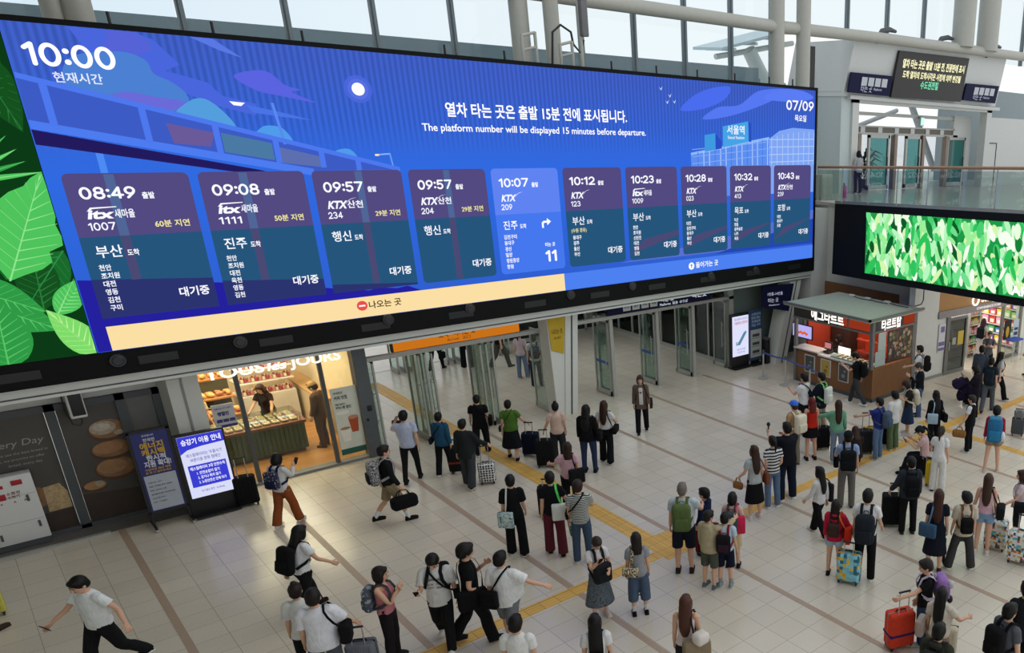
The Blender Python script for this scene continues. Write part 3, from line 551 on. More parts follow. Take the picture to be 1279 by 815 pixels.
# column speaker hanging under the fascia
sp = empty('wall_speaker', (1.22, 20.3, 2.35), label='white column loudspeaker with black grille hanging above the bread poster', cat='speaker')
MB().rbox((1.215, 20.38, 2.66), (.25, .2, .62), .03).build('housing', mat('speaker_white', 'd4d5d2', .4), sp); MB().rbox((1.225, 20.278, 2.68), (.19, .012, .55), .005).build('grille', BLACK, sp)
MB().cyl((1.2, 20.45, 2.9), (1.2, 20.45, 2.98), .04).build('bracket', STEEL, sp)
MB().tube([(1.06, 20.4, 2.95), (1.05, 20.4, 2.5), (1.1, 20.38, 2.22), (1.2, 20.38, 2.18), (1.24, 20.38, 2.25), (1.23, 20.38, 2.36)], .012, 6).build('cable', BLACK, sp)
# white panelled pillar
mb = MB(); mb.prism([(2.6, 20.2, 0), (3.12, 20.2, 0), (3.12, 20.8, 0), (2.5, 20.8, 0), (2.5, 20.62, 0)], (0, 0, 2.93)); struct('column_white_panel', mb, WALL)
struct('trim_pillar_groove', MB().b2((2.815, 20.185, 0), (2.855, 20.2, 2.84)), mat('groove_grey', '8b8d8b', .5)); struct('trim_pillar_ledge', MB().b2((2.6, 20.17, 2.78), (2.81, 20.2, 2.84)).b2((2.86, 20.17, 2.8), (3.12, 20.2, 2.86)), WALL)

# ------------------------------------------------------------------ bakery
WOOD = D.materials.new('warm_wood_floor'); WOOD.use_nodes = True; n = WOOD.node_tree; b = n.nodes['Principled BSDF']; t = n.nodes.new('ShaderNodeTexCoord'); br = n.nodes.new('ShaderNodeTexBrick')
br.inputs['Scale'].default_value = 1; br.inputs['Brick Width'].default_value = .9; br.inputs['Row Height'].default_value = .1; br.inputs['Mortar Size'].default_value = .002
br.inputs['Color1'].default_value = lin('c08a4e'); br.inputs['Color2'].default_value = lin('ac7840'); br.inputs['Mortar'].default_value = lin('7a5530'); n.links.new(t.outputs['Object'], br.inputs[0]); n.links.new(br.outputs[0], b.inputs[0]); b.inputs['Roughness'].default_value = .4
struct('floor_bakery', MB().b2((2.6, 20.8, -.05), (6.34, 27, .02)), WOOD)
WARM = mat('cream_wall', 'd9c9a8', .7, noise=.03)
struct('wall_bakery_right', MB().b2((6.34, 20.8, 0), (6.44, 27, 2.93)), WARM); struct('wall_bakery_back', MB().b2((2.5, 27, 0), (6.44, 27.1, 2.93)), WARM); struct('wall_bakery_left', MB().b2((2.5, 20.8, 0), (2.6, 27, 2.93)), WARM)
struct('ceiling_bakery', MB().b2((2.5, 20.8, 2.9), (6.44, 27.1, 3.1)), mat('bakery_ceiling', 'b9a98c', .8))
struct('trim_bakery_threshold', MB().b2((3.1, 20.55, 0), (6.42, 20.8, .06)), mat('threshold_grey', '787a7a', .4))
gw = empty('bakery_glazing', (4.6, 20.65, 0), label='glazed bakery shop front with thin dark posts', cat='shop window')
mb = MB()
for xa, xb in [(3.12, 3.79), (3.87, 5.41), (5.49, 6.12)]: MB().b2((xa, 20.645, .06), (xb, 20.655, 2.75)).build('pane', GLASS, gw)
for x in (3.83, 5.45): MB().b2((x-.04, 20.6, .06), (x+.04, 20.7, 2.8)).build('post', DGREY, gw)
MB().b2((3.1, 20.6, 2.75), (6.4, 20.7, 2.86)).build('head_rail', WHITE, gw)
jb = MB().b2((6.12, 20.52, 0), (6.42, 20.8, 2.86)).build('jamb', mat('slate_grey_jamb', '565c60', .45), gw)
MB().rbox((6.3, 20.51, 1.28), (.1, .03, .14), .01).build('card_reader', BLACK, jb); MB().rbox((6.22, 20.51, 1.0), (.05, .03, .07), .008).build('switch', BLACK, jb)
bs = empty('bakery_sign', (4.6, 20.56, 2.6), label='glowing white bakery lettering over the shop window', cat='sign')
GW = glow('fff6e6', 1.5)
for w_, xa, wd, h_, sh in [('TOUS', 3.29, 1.08, .225, 0), ('les', 4.42, .36, .19, .25), ('JOURS', 4.86, 1.04, .225, 0)]:
    mb = MB(); mb.text(w_, (xa, 20.55, 2.6), UX, UZ, h_, w=wd, bold=.025, shear=sh); mb.build('letters', GW, bs)
GRN = mat('green_slatted_counter', '4a5a3c', .5, noise=.08)
isl = empty('bakery_island', (4.3, 22.5, 0), label='green slatted island counter topped with packed breads in the bakery', cat='counter')
mb = MB().b2((2.9, 22.1, .1), (5.25, 22.95, .78))
for i in range(24): x = 2.95+i*.098; mb.b2((x, 22.075, .12), (x+.06, 22.1, .76))
mb.build('body', GRN, isl); MB().b2((2.95, 22.15, .02), (5.2, 22.9, .1)).build('plinth', mat('plinth_brown', '5a3a26', .6), isl); MB().b2((2.85, 22.03, .78), (5.3, 23.02, .84)).build('top', mat('counter_rim_brown', '7a4a30', .5), isl)
MB().b2((2.9, 22.08, .98), (5.25, 22.97, .99)).build('glass_cover', GLASS, isl)
mb = MB()
for x in (2.95, 5.2): mb.cyl((x, 22.1, .84), (x, 22.1, .98), .012); mb.cyl((x, 22.95, .84), (x, 22.95, .98), .012)
mb.build('glass_post', STEEL, isl)
bc = empty('bread_shelf', (3.5, 24.4, 0), label='wooden bakery display shelf heaped with golden breads behind the island', cat='shelf')
MB().b2((2.7, 23.7, .05), (4.4, 24.6, .8)).build('body', mat('shelf_wood', '8a5a34', .5), bc)
for y, z in [(23.55, .82), (24.2, 1.12), (24.7, 1.5)]: MB().b2((2.7, y-.02, z), (4.4, y+.5, z+.04)).build('shelf', mat('shelf_oak', 'b07a44', .5), bc)
MB().b2((2.7, 24.7, .8), (4.4, 25.1, 1.5)).build('back_panel', mat('shelf_dark_green', '4d4a38', .6), bc)
fr = empty('chilled_display', (5.2, 24.9, 0), label='bright white chilled display cabinet along the back wall of the bakery', cat='display cabinet')
MB().b2((4.55, 24.6, .02), (5.85, 25.3, .9)).build('body', mat('display_white', 'd8d4ca', .4), fr)
for z in (.9, 1.25, 1.6): MB().b2((4.55, 24.6+.0*z, z), (5.85, 25.3, z+.03)).build('shelf', mat('display_shelf', 'e8e4dc', .4), fr)
MB().b2((4.55, 24.6, 2.0), (5.85, 25.3, 2.2)).build('canopy', mat('display_canopy', 'e0d8cc', .4), fr); MB().b2((4.6, 24.65, 1.95), (5.8, 25.25, 1.995)).build('strip_lamp', glow('fff0f0', 4), fr)
rnd = random.Random(3)
pk = [mat('pink_pastry', 'd88a86', .5), mat('cream_pastry', 'e8d8b8', .5), mat('berry_pastry', 'a84850', .5)]
for z in (.93, 1.28, 1.63):
    for i in range(15):
        x = 4.62+i*.082; mb = MB().rbox((x, 24.75, z+.055), (.07, .15, .1), .025); mb.ell((x, 24.75, z+.12), (.03, .05, .04), 8, 5, 1)
        o = mb.build('cake', [pk[(i+int(z*10)) % 3], pk[(i+1) % 3]]); tag(o, 'small pastel cake in the lit chilled cabinet at the bakery back', 'cake', 'cakes in the chilled cabinet')
bm = [mat('bread_gold', 'c98a42', .5, noise=.2), mat('bread_brown', 'a8642c', .5, noise=.2), mat('bread_pale', 'dcae6c', .5, noise=.2)]
for i in range(54):
    row = i % 3; x = 2.82+(i//6)*.185; y, z = [(23.62, .86), (24.25, 1.16), (24.72, 1.54)][row]; y += .17*((i//3) % 2)
    a = rnd.random()*3; R_ = Matrix.Rotation(a, 3, 'Z'); mb = MB(); mb.ell((x, y+.1, z+.06), (.1, .065, .055), 10, 6, 0, R_)
    for q in (-.04, 0, .04): mb.ell(Vector((x, y+.1, z+.1))+R_ @ Vector((q, 0, 0)), (.012, .045, .014), 6, 4, 1, R_)
    o = mb.build('bread_loaf', [bm[rnd.randrange(3)], bm[2]]); tag(o, 'golden bread roll heaped on the wooden bakery shelf', 'bread', 'breads on the bakery shelf')
for i in range(36):
    x = 3.0+(i % 12)*.19; y = 22.25+(i//12)*.27; mb = MB().rbox((x, y, .875), (.15, .2, .06), .025); mb.ell((x, y, .91), (.05, .07, .025), 8, 5, 1)
    o = mb.build('packed_pastry', [mat('cream_wrap', 'dccdb2', .4), bm[i % 3]]); tag(o, 'small wrapped pastry under the island counter glass', 'pastry', 'pastries on the island counter')
cb = empty('serving_counter', (6.0, 24.5, 0), label='cream serving counter with wood top along the bakery right wall', cat='counter')
MB().b2((5.95, 22.9, .02), (6.32, 26, .95)).build('body', mat('cream_counter', 'd8c6a8', .5), cb); MB().b2((5.92, 22.85, .95), (6.33, 26, 1.0)).build('top', mat('wood_top', 'c09868', .4), cb)
pt = empty('drink_poster', (5.83, 20.6, .2), label='white poster of iced tea and coffee cups on the bakery window', cat='poster')
MB().b2((5.55, 20.6, .22), (6.1, 20.63, 1.9)).build('sheet', mat('poster_cream', 'd3d6c8', .5), pt); MB().b2((5.55, 20.59, .22), (6.1, 20.6, .36)).build('footer', mat('poster_green', '1d5a4c', .5), pt)
mb = MB(); mb.prism([(5.86, 20.594, .75), (6.0, 20.594, .75), (6.04, 20.594, 1.12), (5.82, 20.594, 1.12)], (0, .004, 0), 0); elps(mb, 5.93, 1.13, .11, .05, 20.592, 1)
mb.prism([(5.64, 20.594, .55), (5.8, 20.594, .55), (5.83, 20.594, .88), (5.61, 20.594, .88)], (0, .004, 0), 2); elps(mb, 5.72, .88, .11, .035, 20.591, 3); elps(mb, 5.73, 1.28, .15, .05, 20.592, 2); mb.build('drink_picture', [mat('iced_tea', 'b4502c', .4), mat('tea_foam', 'c88a6a', .4), mat('cup_white', 'ece6da', .4), mat('coffee', 'a8845c', .4)], pt)
mb = MB(); mb.text('커피 맛집', (5.6, 20.592, 1.62), UX, UZ, .075, w=.28, bold=.02); mb.text('뚜레쥬르', (5.6, 20.592, 1.75), UX, UZ, .05, w=.2); mb.text('여름 티&주스', (5.6, 20.592, 1.47), UX, UZ, .05, w=.22); mb.text('커피+빵 할인', (5.6, 20.592, 1.38), UX, UZ, .06, w=.33, bold=.02); mb.build('wording', mat('poster_ink', '2c3a34', .5), pt)
pw = empty('window_notice', (3.5, 20.6, 1.5), label='white notice with purple blocks taped inside the bakery window', cat='notice')
MB().b2((3.28, 20.6, 1.5), (3.67, 20.63, 2.02)).build('sheet', mat('notice_grey', 'bfc0c4', .5), pw)
mb = MB()
for i in range(3): mb.b2((3.32+i*.115, 20.592, 1.62), (3.42+i*.115, 20.6, 1.69))
mb.b2((3.28, 20.592, 1.5), (3.67, 20.6, 1.56)); mb.text('빵할인', (3.36, 20.59, 1.78), UX, UZ, .07, w=.2, bold=.04); mb.text('제휴카드 추가 할인', (3.32, 20.59, 1.92), UX, UZ, .03, w=.3); mb.build('wording', mat('notice_purple', '3a3470', .5), pw)
def lamp(name, loc, sx, sy, e, col, rot=(0, 0, 0)):
    l = D.lights.new(name, 'AREA'); l.shape = 'RECTANGLE'; l.size = sx; l.size_y = sy; l.energy = e; l.color = col; o = D.objects.new(name, l); COL.objects.link(o); o.location = loc; o.rotation_euler = rot; return o
lamp('bakery_ceiling_lamp', (4.5, 22.3, 2.86), 2.5, 1.6, 110, (1, .78, .5)); lamp('bakery_ceiling_lamp', (4.4, 24.8, 2.86), 2.8, 2.2, 160, (1, .82, .6))
for x in (3.6, 4.6, 5.6):
    for y in (21.8, 23.6, 25.4):
        dl = empty('downlight', (x, y, 2.9), label='warm round downlight in the bakery ceiling', cat='ceiling light', group='bakery downlights')
        MB().cyl((x, y, 2.88), (x, y, 2.9), .09, .1, 14).build('trim_ring', WHITE, dl); MB().cyl((x, y, 2.872), (x, y, 2.879), .07, .07, 14).build('diffuser', glow('ffe2b0', 6), dl)

# ------------------------------------------------------------------ hall doors and signs
def glass_door(x, y0, y1, label, z1=2.42, grp='open glass doors of the hall', tint=GLASS_T, handle=True, sticker=False):
    o = empty('glass_door', (x, y0, 0), label=label, cat='door', group=grp); yl = (y1-y0)
    mb = MB()
    for y in (y0, y1-.05): mb.b2((x-.022, y, .02), (x+.022, y+.05, z1))
    mb.b2((x-.022, y0, z1-.07), (x+.022, y1, z1)); mb.b2((x-.022, y0, .02), (x+.022, y1, .16)); mb.build('frame', STEEL, o)
    MB().b2((x-.005, y0+.05, .16), (x+.005, y1-.05, z1-.07)).build('pane', tint, o)
    if handle:
        mb = MB(); mb.tube([(x-.07, y0+.12, .75), (x-.07, y0+.12, 1.65)], .014, 8); mb.cyl((x-.07, y0+.12, .85), (x, y0+.12, .85), .01); mb.cyl((x-.07, y0+.12, 1.55), (x, y0+.12, 1.55), .01); mb.build('handle', STEEL, o)
    if sticker: MB().b2((x-.014, y0+.1, 1.02), (x-.006, y1-.1, 1.1)).build('blue_sticker', cm('3c5fae'), o)
    return o
NUM = ['first', 'second', 'third', 'fourth', 'fifth']
for x in (7.62, 7.78, 7.95): glass_door(x, 20.58, 21.4, 'glass door leaf folded open in the left bundle below the orange arrival sign', grp='left bundle of arrival doors')
for x in (9.22, 9.38, 9.55): glass_door(x, 20.58, 21.4, 'glass door leaf folded open in the right bundle below the orange arrival sign', grp='right bundle of arrival doors')
glass_door(6.55, 20.58, 21.4, 'open glass door against the bakery side jamb', grp=None); glass_door(11.05, 20.6, 21.36, 'open glass door beside the white column and yellow banner', grp=None)
for x, lb in [(13.2, 'nearest the white column'), (14.9, 'in the middle of the bay'), (16.35, 'second from the tall screen')]:
    for dx in (-.05, .1): glass_door(x+dx, 20.58, 21.4, 'open glass door leaf under the navy platform sign, '+lb, grp='platform doors '+lb, sticker=dx < 0)
    struct('trim_door_post_%d' % int(x*10), MB().b2((x-.03, 20.5, 0), (x+.08, 20.6, 2.45)), STEEL)
glass_door(17.85, 20.6, 21.25, 'open glass door beside the tall advertising screen', grp=None)
struct('trim_door_head_left', MB().b2((6.42, 20.5, 2.42), (11, 20.66, 2.52)), STEEL); struct('trim_door_head_right', MB().b2((11.7, 20.5, 2.46), (18.15, 20.66, 2.56)), STEEL)
struct('trim_door_jamb_right', MB().b2((17.95, 20.5, 0), (18.15, 20.68, 2.9)), STEEL)
struct('window_door_transom', MB().b2((11.8, 20.57, 2.56), (18.0, 20.58, 2.86)), GLASS_T)
ar = empty('arrival_sign', (8.6, 20.3, 2.6), label='long orange arrival sign hanging over the left glass doors', cat='sign')
MB().b2((6.98, 20.3, 2.61), (10.22, 20.42, 2.95)).build('panel', glow('d67a1c', .85), ar); MB().b2((6.95, 20.29, 2.6), (6.98, 20.43, 2.95)).b2((10.22, 20.29, 2.6), (10.25, 20.43, 2.95)).b2((6.98, 20.29, 2.6), (10.22, 20.43, 2.61)).build('edge', BLACK, ar)
mb = MB(); mb.text('도착 · 나가는 곳', (8.55, 20.295, 2.79), UX, UZ, .13, w=.95, bold=.02, align='c'); mb.text('Arrival   出口', (8.58, 20.295, 2.665), UX, UZ, .075, w=.6, bold=.0, align='c'); mb.build('wording', mat('sign_ink', '241406', .5, noise=0), ar)
yb = empty('yellow_banner', (11.15, 20.0, 1.85), label='yellow hanging banner with black exit wording on the white column', cat='banner')
mb = MB(); mb.prism([(10.92, 20.04, 2.9), (11.45, 20.04, 2.9), (11.32, 20.04, 1.84), (10.96, 20.04, 2.0)], (0, -.015, 0)); mb.build('sheet', mat('banner_yellow', 'c5a31c', .6), yb)
mb = MB(); mb.text('나오는 곳', (11.17, 20.022, 2.45), UX, UZ, .11, w=.33, bold=.015, align='c'); mb.text('Exit 出口', (11.17, 20.022, 2.3), UX, UZ, .06, w=.2, align='c'); mb.build('wording', mat('banner_ink', '1c1a10', .5, noise=0), yb)
ps = empty('platform_sign', (15, 20.3, 2.62), label='long navy platform sign with train logos over the right glass doors', cat='sign')
NAVY = mat('sign_navy', '13163a', .6, noise=.02, spec=.15)
MB().b2((13.0, 20.3, 2.62), (17.0, 20.42, 2.95)).build('panel', NAVY, ps)
for i in range(4): MB().rbox((13.68+i*.33, 20.296, 2.8), (.27, .012, .22), .005).build('logo_tile', mat('tile_white', 'c9cacb', .4), ps)
mb = MB()
for i, t_ in enumerate(['KTX', 'SRT', 'ITX', '무궁화']): mb.text(t_, (13.68+i*.33, 20.288, 2.77), UX, UZ, .06, w=.17, bold=.03, align='c')
mb.build('logo_wording', mat('logo_navy', '20264c', .5, noise=0), ps)
mb = MB(); mb.text('타는 곳', (14.95, 20.295, 2.8), UX, UZ, .12, w=.5, bold=.015); mb.text('Platforms  站台  のりば', (14.9, 20.295, 2.67), UX, UZ, .075, w=1.1); mb.text('타는곳', (16.2, 20.295, 2.78), UX, UZ, .13, w=.6, bold=.03); mb.build('wording', glow('dfe6f4', .8), ps)
# hall beyond the doors
GW2 = glassm('dark_green_glass', '93aaa4', .06)
iw = empty('glass_partition', (18.2, 24.5, 0), label='tall green glass partition along the right of the hall beyond the doors', cat='partition')
for k in range(8):
    y = 20.95+k*.95; MB().b2((18.19, y+.05, .12), (18.21, y+.9, 2.9)).build('pane', GW2, iw)
    MB().b2((18.15, y-.03, 0), (18.25, y+.05, 2.92)).build('mullion', STEEL, iw)
MB().b2((18.13, 20.95, 0), (18.27, 28.6, .12)).build('base_rail', STEEL, iw)
es = empty('escalator', (20.5, 25, 0), label='dark escalator rising behind the green glass partition', cat='escalator')
mb = MB(); mb.prism([(19.4, 21.2, .1), (19.4, 22.2, .1), (19.4, 28.2, 2.9), (19.4, 28.2, 2.2), (19.4, 21.2, .0)], (1.6, 0, 0)); mb.build('truss', mat('escalator_dark', '23282a', .4), es)
for x in (19.42, 20.98): 
    MB().tube([(x, 21.0, .95), (x, 22.0, 1.0), (x, 27.6, 3.4)], .05, 8).build('handrail', BLACK, es); MB().prism([(x-.01, 21.1, .1), (x-.01, 22.1, .15), (x-.01, 27.6, 2.6), (x-.01, 27.6, 3.35), (x-.01, 22.0, .95), (x-.01, 21.1, .9)], (.02, 0, 0)).build('balustrade', GW2, es)
struct('wall_inner_right', MB().b2((21.8, 20.9, 0), (22, 33, 3)), mat('inner_grey_green', '8e9a96', .6)); 
bw = empty('back_glazing', (15.6, 28.6, 0), label='dark glass screen closing the far end of the hall below the platform sign', cat='partition')
for k in range(5): x = 13.4+k*.96; MB().b2((x+.04, 28.6, .1), (x+.92, 28.62, 2.9)).build('pane', GW2, bw); MB().b2((x-.04, 28.56, 0), (x+.04, 28.66, 2.92)).build('mullion', STEEL, bw)
MB().b2((13.36, 28.56, 0), (18.2, 28.66, .1)).build('base_rail', STEEL, bw)
struct('wall_inner_back', MB().b2((13.3, 30.5, 0), (22, 30.7, 3)), mat('inner_grey_green', '8e9a96', .6))
e2 = empty('stair_rail', (16, 29.2, 0), label='pair of pale slanting escalator rails behind the far dark glass', cat='handrail')
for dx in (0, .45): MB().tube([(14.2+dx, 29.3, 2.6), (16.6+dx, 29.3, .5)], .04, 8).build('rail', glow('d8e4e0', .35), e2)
MB().b2((14.2, 29.25, 0), (17.3, 29.35, .5)).build('base', DGREY, e2)
for g_, (xa, xb, lb) in enumerate([(9.43, 9.85, 'left'), (11.05, 11.5, 'middle'), (12.9, 13.25, 'right')]):
    for x in (xa, (xa+xb)/2, xb): glass_door(x, 27.2, 27.9, 'far glass door leaf at the outer exit, %s bundle' % lb, grp='outer exit doors, %s bundle' % lb, handle=False)
struct('trim_outer_door_line', MB().b2((6.44, 27.9, -.05), (13.3, 28.0, .006)), mat('pale_line', 'd0d0cc', .5))
struct('wall_inner_left', MB().b2((6.38, 27.1, 0), (6.5, 33, 3)), WALL)
lamp('hall_ceiling_lamp', (9.5, 24, 2.88), 4.5, 4.5, 36, (.92, .96, 1)); lamp('hall_ceiling_lamp', (15, 24.3, 2.88), 4.5, 4.5, 48, (.9, .97, 1)); lamp('hall_ceiling_lamp', (10, 30, 2.88), 5, 4, 60, (.95, .98, 1))
for x in (8, 10, 12, 14.5, 16.8):
    for y in (22.2, 24.6, 27):
        cl = empty('ceiling_light', (x, y, 2.9), label='square ceiling light panel in the hall beyond the doors', cat='ceiling light', group='hall ceiling lights'); MB().b2((x-.3, y-.3, 2.9), (x+.3, y+.3, 2.925)).build('frame', WHITE, cl); MB().b2((x-.27, y-.27, 2.89), (x+.27, y+.27, 2.9)).build('diffuser', glow('f4faff', 1.6), cl)
# ------------------------------------------------------------------ free-standing signs on the left
bd1 = empty('banner_stand', (2.05, 19.6, 0), label='navy notice board with yellow Korean headline on black wheeled frame', cat='notice board')
fr_ = MB()
fr_.b2((1.72, 19.6, .34), (1.77, 19.66, 2.08)); fr_.b2((2.33, 19.6, .34), (2.38, 19.66, 2.08)); fr_.b2((1.72, 19.6, 2.04), (2.38, 19.66, 2.09)); fr_.b2((1.72, 19.6, .32), (2.38, 19.66, .37))
for x in (1.75, 2.35):
    fr_.b2((x-.02, 19.61, .05), (x+.02, 19.65, .35)); fr_.b2((x-.02, 19.4, .05), (x+.02, 19.9, .09))
fr_.b2((1.75, 19.62, .14), (2.35, 19.64, .17)); fr_.build('frame', BLACK, bd1)
mb = MB()
for x in (1.75, 2.35):
    for y in (19.42, 19.88): mb.cyl((x-.015, y, .03), (x+.015, y, .03), .03, .03, 10)
mb.build('caster', STEEL, bd1)
MB().b2((1.77, 19.605, .37), (2.33, 19.64, 2.04)).build('navy_sheet', mat('sheet_navy', '262b6a', .5), bd1); MB().b2((1.8, 19.598, .4), (2.3, 19.605, 1.14)).build('lower_notice', mat('sheet_grey', 'a9b0ba', .5), bd1)
mb = MB(); mb.text('에너지', (2.05, 19.6, 1.7), UX, UZ, .11, w=.36, bold=.03, align='c'); mb.text('캐시백', (2.05, 19.6, 1.56), UX, UZ, .11, w=.36, bold=.03, align='c'); mb.text('가입하면 최대 혜택', (2.05, 19.6, 1.24), UX, UZ, .04, w=.4, bold=.02, align='c'); mb.text('한 번 더 알아보세요', (2.05, 19.6, 1.18), UX, UZ, .035, w=.4, bold=.02, align='c'); mb.build('yellow_wording', mat('ink_yellow', 'c8a02c', .5, noise=0), bd1)
mb = MB(); mb.text('한시적', (2.07, 19.6, 1.45), UX, UZ, .09, w=.3, bold=.03, align='c'); mb.text('지원 확대!', (2.07, 19.6, 1.32), UX, UZ, .1, w=.42, bold=.03, align='c'); mb.text('전국민', (2.03, 19.6, 1.85), UX, UZ, .055, w=.18, bold=.02, align='c'); mb.text('한국에너지', (2.03, 19.6, 1.95), UX, UZ, .035, w=.18, bold=.01, align='c'); mb.build('white_wording', mat('ink_white', 'cfd2dc', .5, noise=0), bd1)
mb = MB()
for i, t_ in enumerate(['신청기간 : 상시', '대상 : 주택용 전기 사용자', '방법 : 온라인 신청', '절감률에 따라 캐시백 지급', '유의사항 안내', '문의 : 고객센터']): mb.text(t_, (1.84, 19.594, .98-.085*i), UX, UZ, .025, maxw=.42)
mb.build('small_print', mat('ink_dark', '383c48', .5, noise=0), bd1)
lc = empty('digital_sign', (2.8, 19.6, 0), label='black standing screen with blue and white escalator rules beside the notice board', cat='digital sign')
MB().rbox((2.8, 19.66, .92), (.86, .14, 1.82), .02).build('body', BLACK, lc); MB().b2((2.42, 19.45, .02), (3.18, 19.9, .06)).build('foot', BLACK, lc)
scn = MB().b2((2.44, 19.578, .45), (3.19, 19.59, 1.79)).build('screen', glow('d9dcf8', 1.0), lc)
mb = MB(); mb.prism([(2.44, 19.576, 1.79), (2.44, 19.576, 1.42), (2.56, 19.576, 1.5), (2.8, 19.576, 1.54), (3.19, 19.576, 1.56), (3.19, 19.576, 1.79)], (0, .002, 0)); mb.b2((2.5, 19.574, .68), (3.14, 19.578, 1.16)); mb.build('blue_field', glow('3a3ed0', 1.0), scn)
mb = MB(); mb.text('승강기 이용 안내', (2.82, 19.572, 1.62), UX, UZ, .1, w=.66, bold=.02, align='c'); mb.text('에스컬레이터 3대 안전수칙', (2.82, 19.57, 1.06), UX, UZ, .06, w=.58, bold=.015, align='c')
for i, t_ in enumerate(['1. 안전손잡이 잡기', '2. 걷거나 뛰지 않기', '3. 노란안전선 안에 타기']): mb.text(t_, (2.62, 19.57, .95-.1*i), UX, UZ, .055, w=[.38, .38, .46][i], bold=.015)
mb.build('white_wording', glow('ffffff', 1.05), scn)
mb = MB(); mb.text("에스컬레이터는 '두줄서기'", (2.82, 19.572, 1.35), UX, UZ, .06, w=.6, align='c'); mb.text('바른이용 문화 캠페인', (2.82, 19.572, 1.24), UX, UZ, .06, w=.5, align='c'); mb.text('국가철도공단  KORAIL', (2.82, 19.572, .56), UX, UZ, .04, w=.4, align='c'); mb.build('blue_wording', glow('5a5ea0', 1.0), scn)

# ------------------------------------------------------------------ tall screen, banner, stanchions on the right of the doors
tl = empty('digital_sign', (18.25, 20.25, 0), label='tall black advertising screen showing an escalator picture beside the glass doors', cat='digital sign')
MB().rbox((18.22, 20.32, .99), (.82, .13, 1.94), .015).build('body', BLACK, tl); MB().b2((17.84, 20.1, .02), (18.58, 20.5, .05)).build('foot', BLACK, tl)
scn = MB().b2((17.86, 20.243, .46), (18.6, 20.256, 1.88)).build('screen', glow('dfe1fb', 1.0), tl)
mb = MB(); mb.text('에스컬레이터 안전수칙', (18.25, 20.238, 1.74), UX, UZ, .07, w=.6, align='c'); mb.text('이용고객 여러분', (18.25, 20.238, .66), UX, UZ, .06, w=.4, align='c'); mb.text('안전하게 이용', (18.25, 20.238, .56), UX, UZ, .05, w=.34, align='c'); mb.build('grey_wording', glow('8088c0', 1), scn)
mb = MB(); mb.text('이용방법 안전하게', (18.25, 20.238, 1.6), UX, UZ, .08, w=.6, bold=.02, align='c'); mb.build('red_wording', glow('c06a78', 1), scn)
mb = MB(); mb.prism([(18.05, 20.24, .85), (18.2, 20.24, .85), (18.5, 20.24, 1.25), (18.5, 20.24, 1.33), (18.38, 20.24, 1.28)], (0, .002, 0)); mb.b2((18.02, 20.238, .85), (18.06, 20.242, .98)); mb.b2((18.1, 20.238, .85), (18.14, 20.242, .96)); mb.build('escalator_picture', glow('5a86a0', 1), scn)
bn = empty('banner_stand', (18.95, 20.2, 0), label='narrow navy and grey banner stand between tall screen and slanting column', cat='notice board')
MB().b2((18.62, 20.2, .2), (19.22, 20.23, 2.02)).build('sheet', mat('sheet_blue', '2a4068', .5), bn); MB().b2((18.66, 20.19, .3), (19.18, 20.2, 1.3)).build('lower_notice', mat('sheet_pale', 'aab0aa', .5), bn); MB().b2((18.64, 20.05, .0), (19.22, 20.4, .06)).build('foot', BLACK, bn); mb = MB(); mb.b2((18.64, 20.24, .06), (18.68, 20.27, 2.0)); mb.b2((19.16, 20.24, .06), (19.2, 20.27, 2.0)); mb.build('pole', STEEL, bn)
mb = MB()
for i, t_ in enumerate(['스마트하게', '열차표 예매는', '코레일톡', '지금 시작']): mb.text(t_, (18.92, 20.194, 1.82-.13*i), UX, UZ, .08, w=.44, bold=.02, align='c')
mb.build('wording', mat('ink_pale_blue', 'a8c0d8', .5, noise=0), bn)
mb = MB()
for z in (1.05, .75, .45): mb.b2((18.75, 20.184, z), (19.08, 20.19, z+.1)); mb.b2((18.7, 20.184, z-.06), (19.12, 20.19, z-.045))
mb.build('pictogram', mat('ink_dark', '383c48', .5, noise=0), bn)
nb = empty('hanging_sign', (19.6, 19.72, 2.1), label='navy hanging sign with small white platform lettering on slanting column', cat='sign')
mb = MB(); mb.prism([(19.0, 20.0, 2.86), (20.25, 19.7, 2.86), (20.0, 19.7, 1.9), (19.0, 20.0, 2.12)], (.02, -.05, 0)); mb.build('panel', NAVY, nb)
mb = MB(); dv = Vector((1.25, -.3, 0)).normalized(); mb.text('1번홈-14번홈', Vector((19.2, 19.89, 2.52)), dv, UZ, .09, w=.62); mb.text('타는 곳', Vector((19.22, 19.885, 2.28)), dv, UZ, .12, w=.42, bold=.01); mb.text('Platforms', Vector((19.25, 19.87, 2.15)), dv, UZ, .05, w=.5); mb.build('wording', glow('c4cade', .7), nb)
pb = empty('litter_bin', (19.34, 20.1, 0), label='black box standing behind the banner stand at the slanting column', cat='bin'); MB().rbox((19.34, 20.15, .45), (.18, .35, .9), .04).build('body', BLACK, pb); MB().rbox((19.34, 20.15, .92), (.2, .38, .06), .02).build('lid', DGREY, pb)
SPTS = [(17.95, 18.8), (17.95, 17.75), (17.75, 16.45), (17.5, 15.6)]
def stanchion(x, y, lb):
    o = empty('stanchion', (x, y, 0), label=lb, cat='stanchion', group='belt barrier posts')
    mb = MB(); mb.cyl((x, y, 0), (x, y, .02), .17, .17, 20); mb.cyl((x, y, .02), (x, y, .05), .16, .03, 20); mb.build('base', STEEL, o)
    MB().cyl((x, y, .04), (x, y, .97), .028, .028, 12).build('post', STEEL, o); MB().cyl((x, y, .88), (x, y, 1.0), .036, .036, 12).build('belt_head', DGREY, o)
for (x, y), lb in zip(SPTS, ['steel belt barrier post nearest the tall screen', 'steel belt barrier post second from the tall screen', 'steel belt barrier post behind the white tee man in the queue', 'steel belt barrier post beside the green-strapped backpack man']): stanchion(x, y, lb)
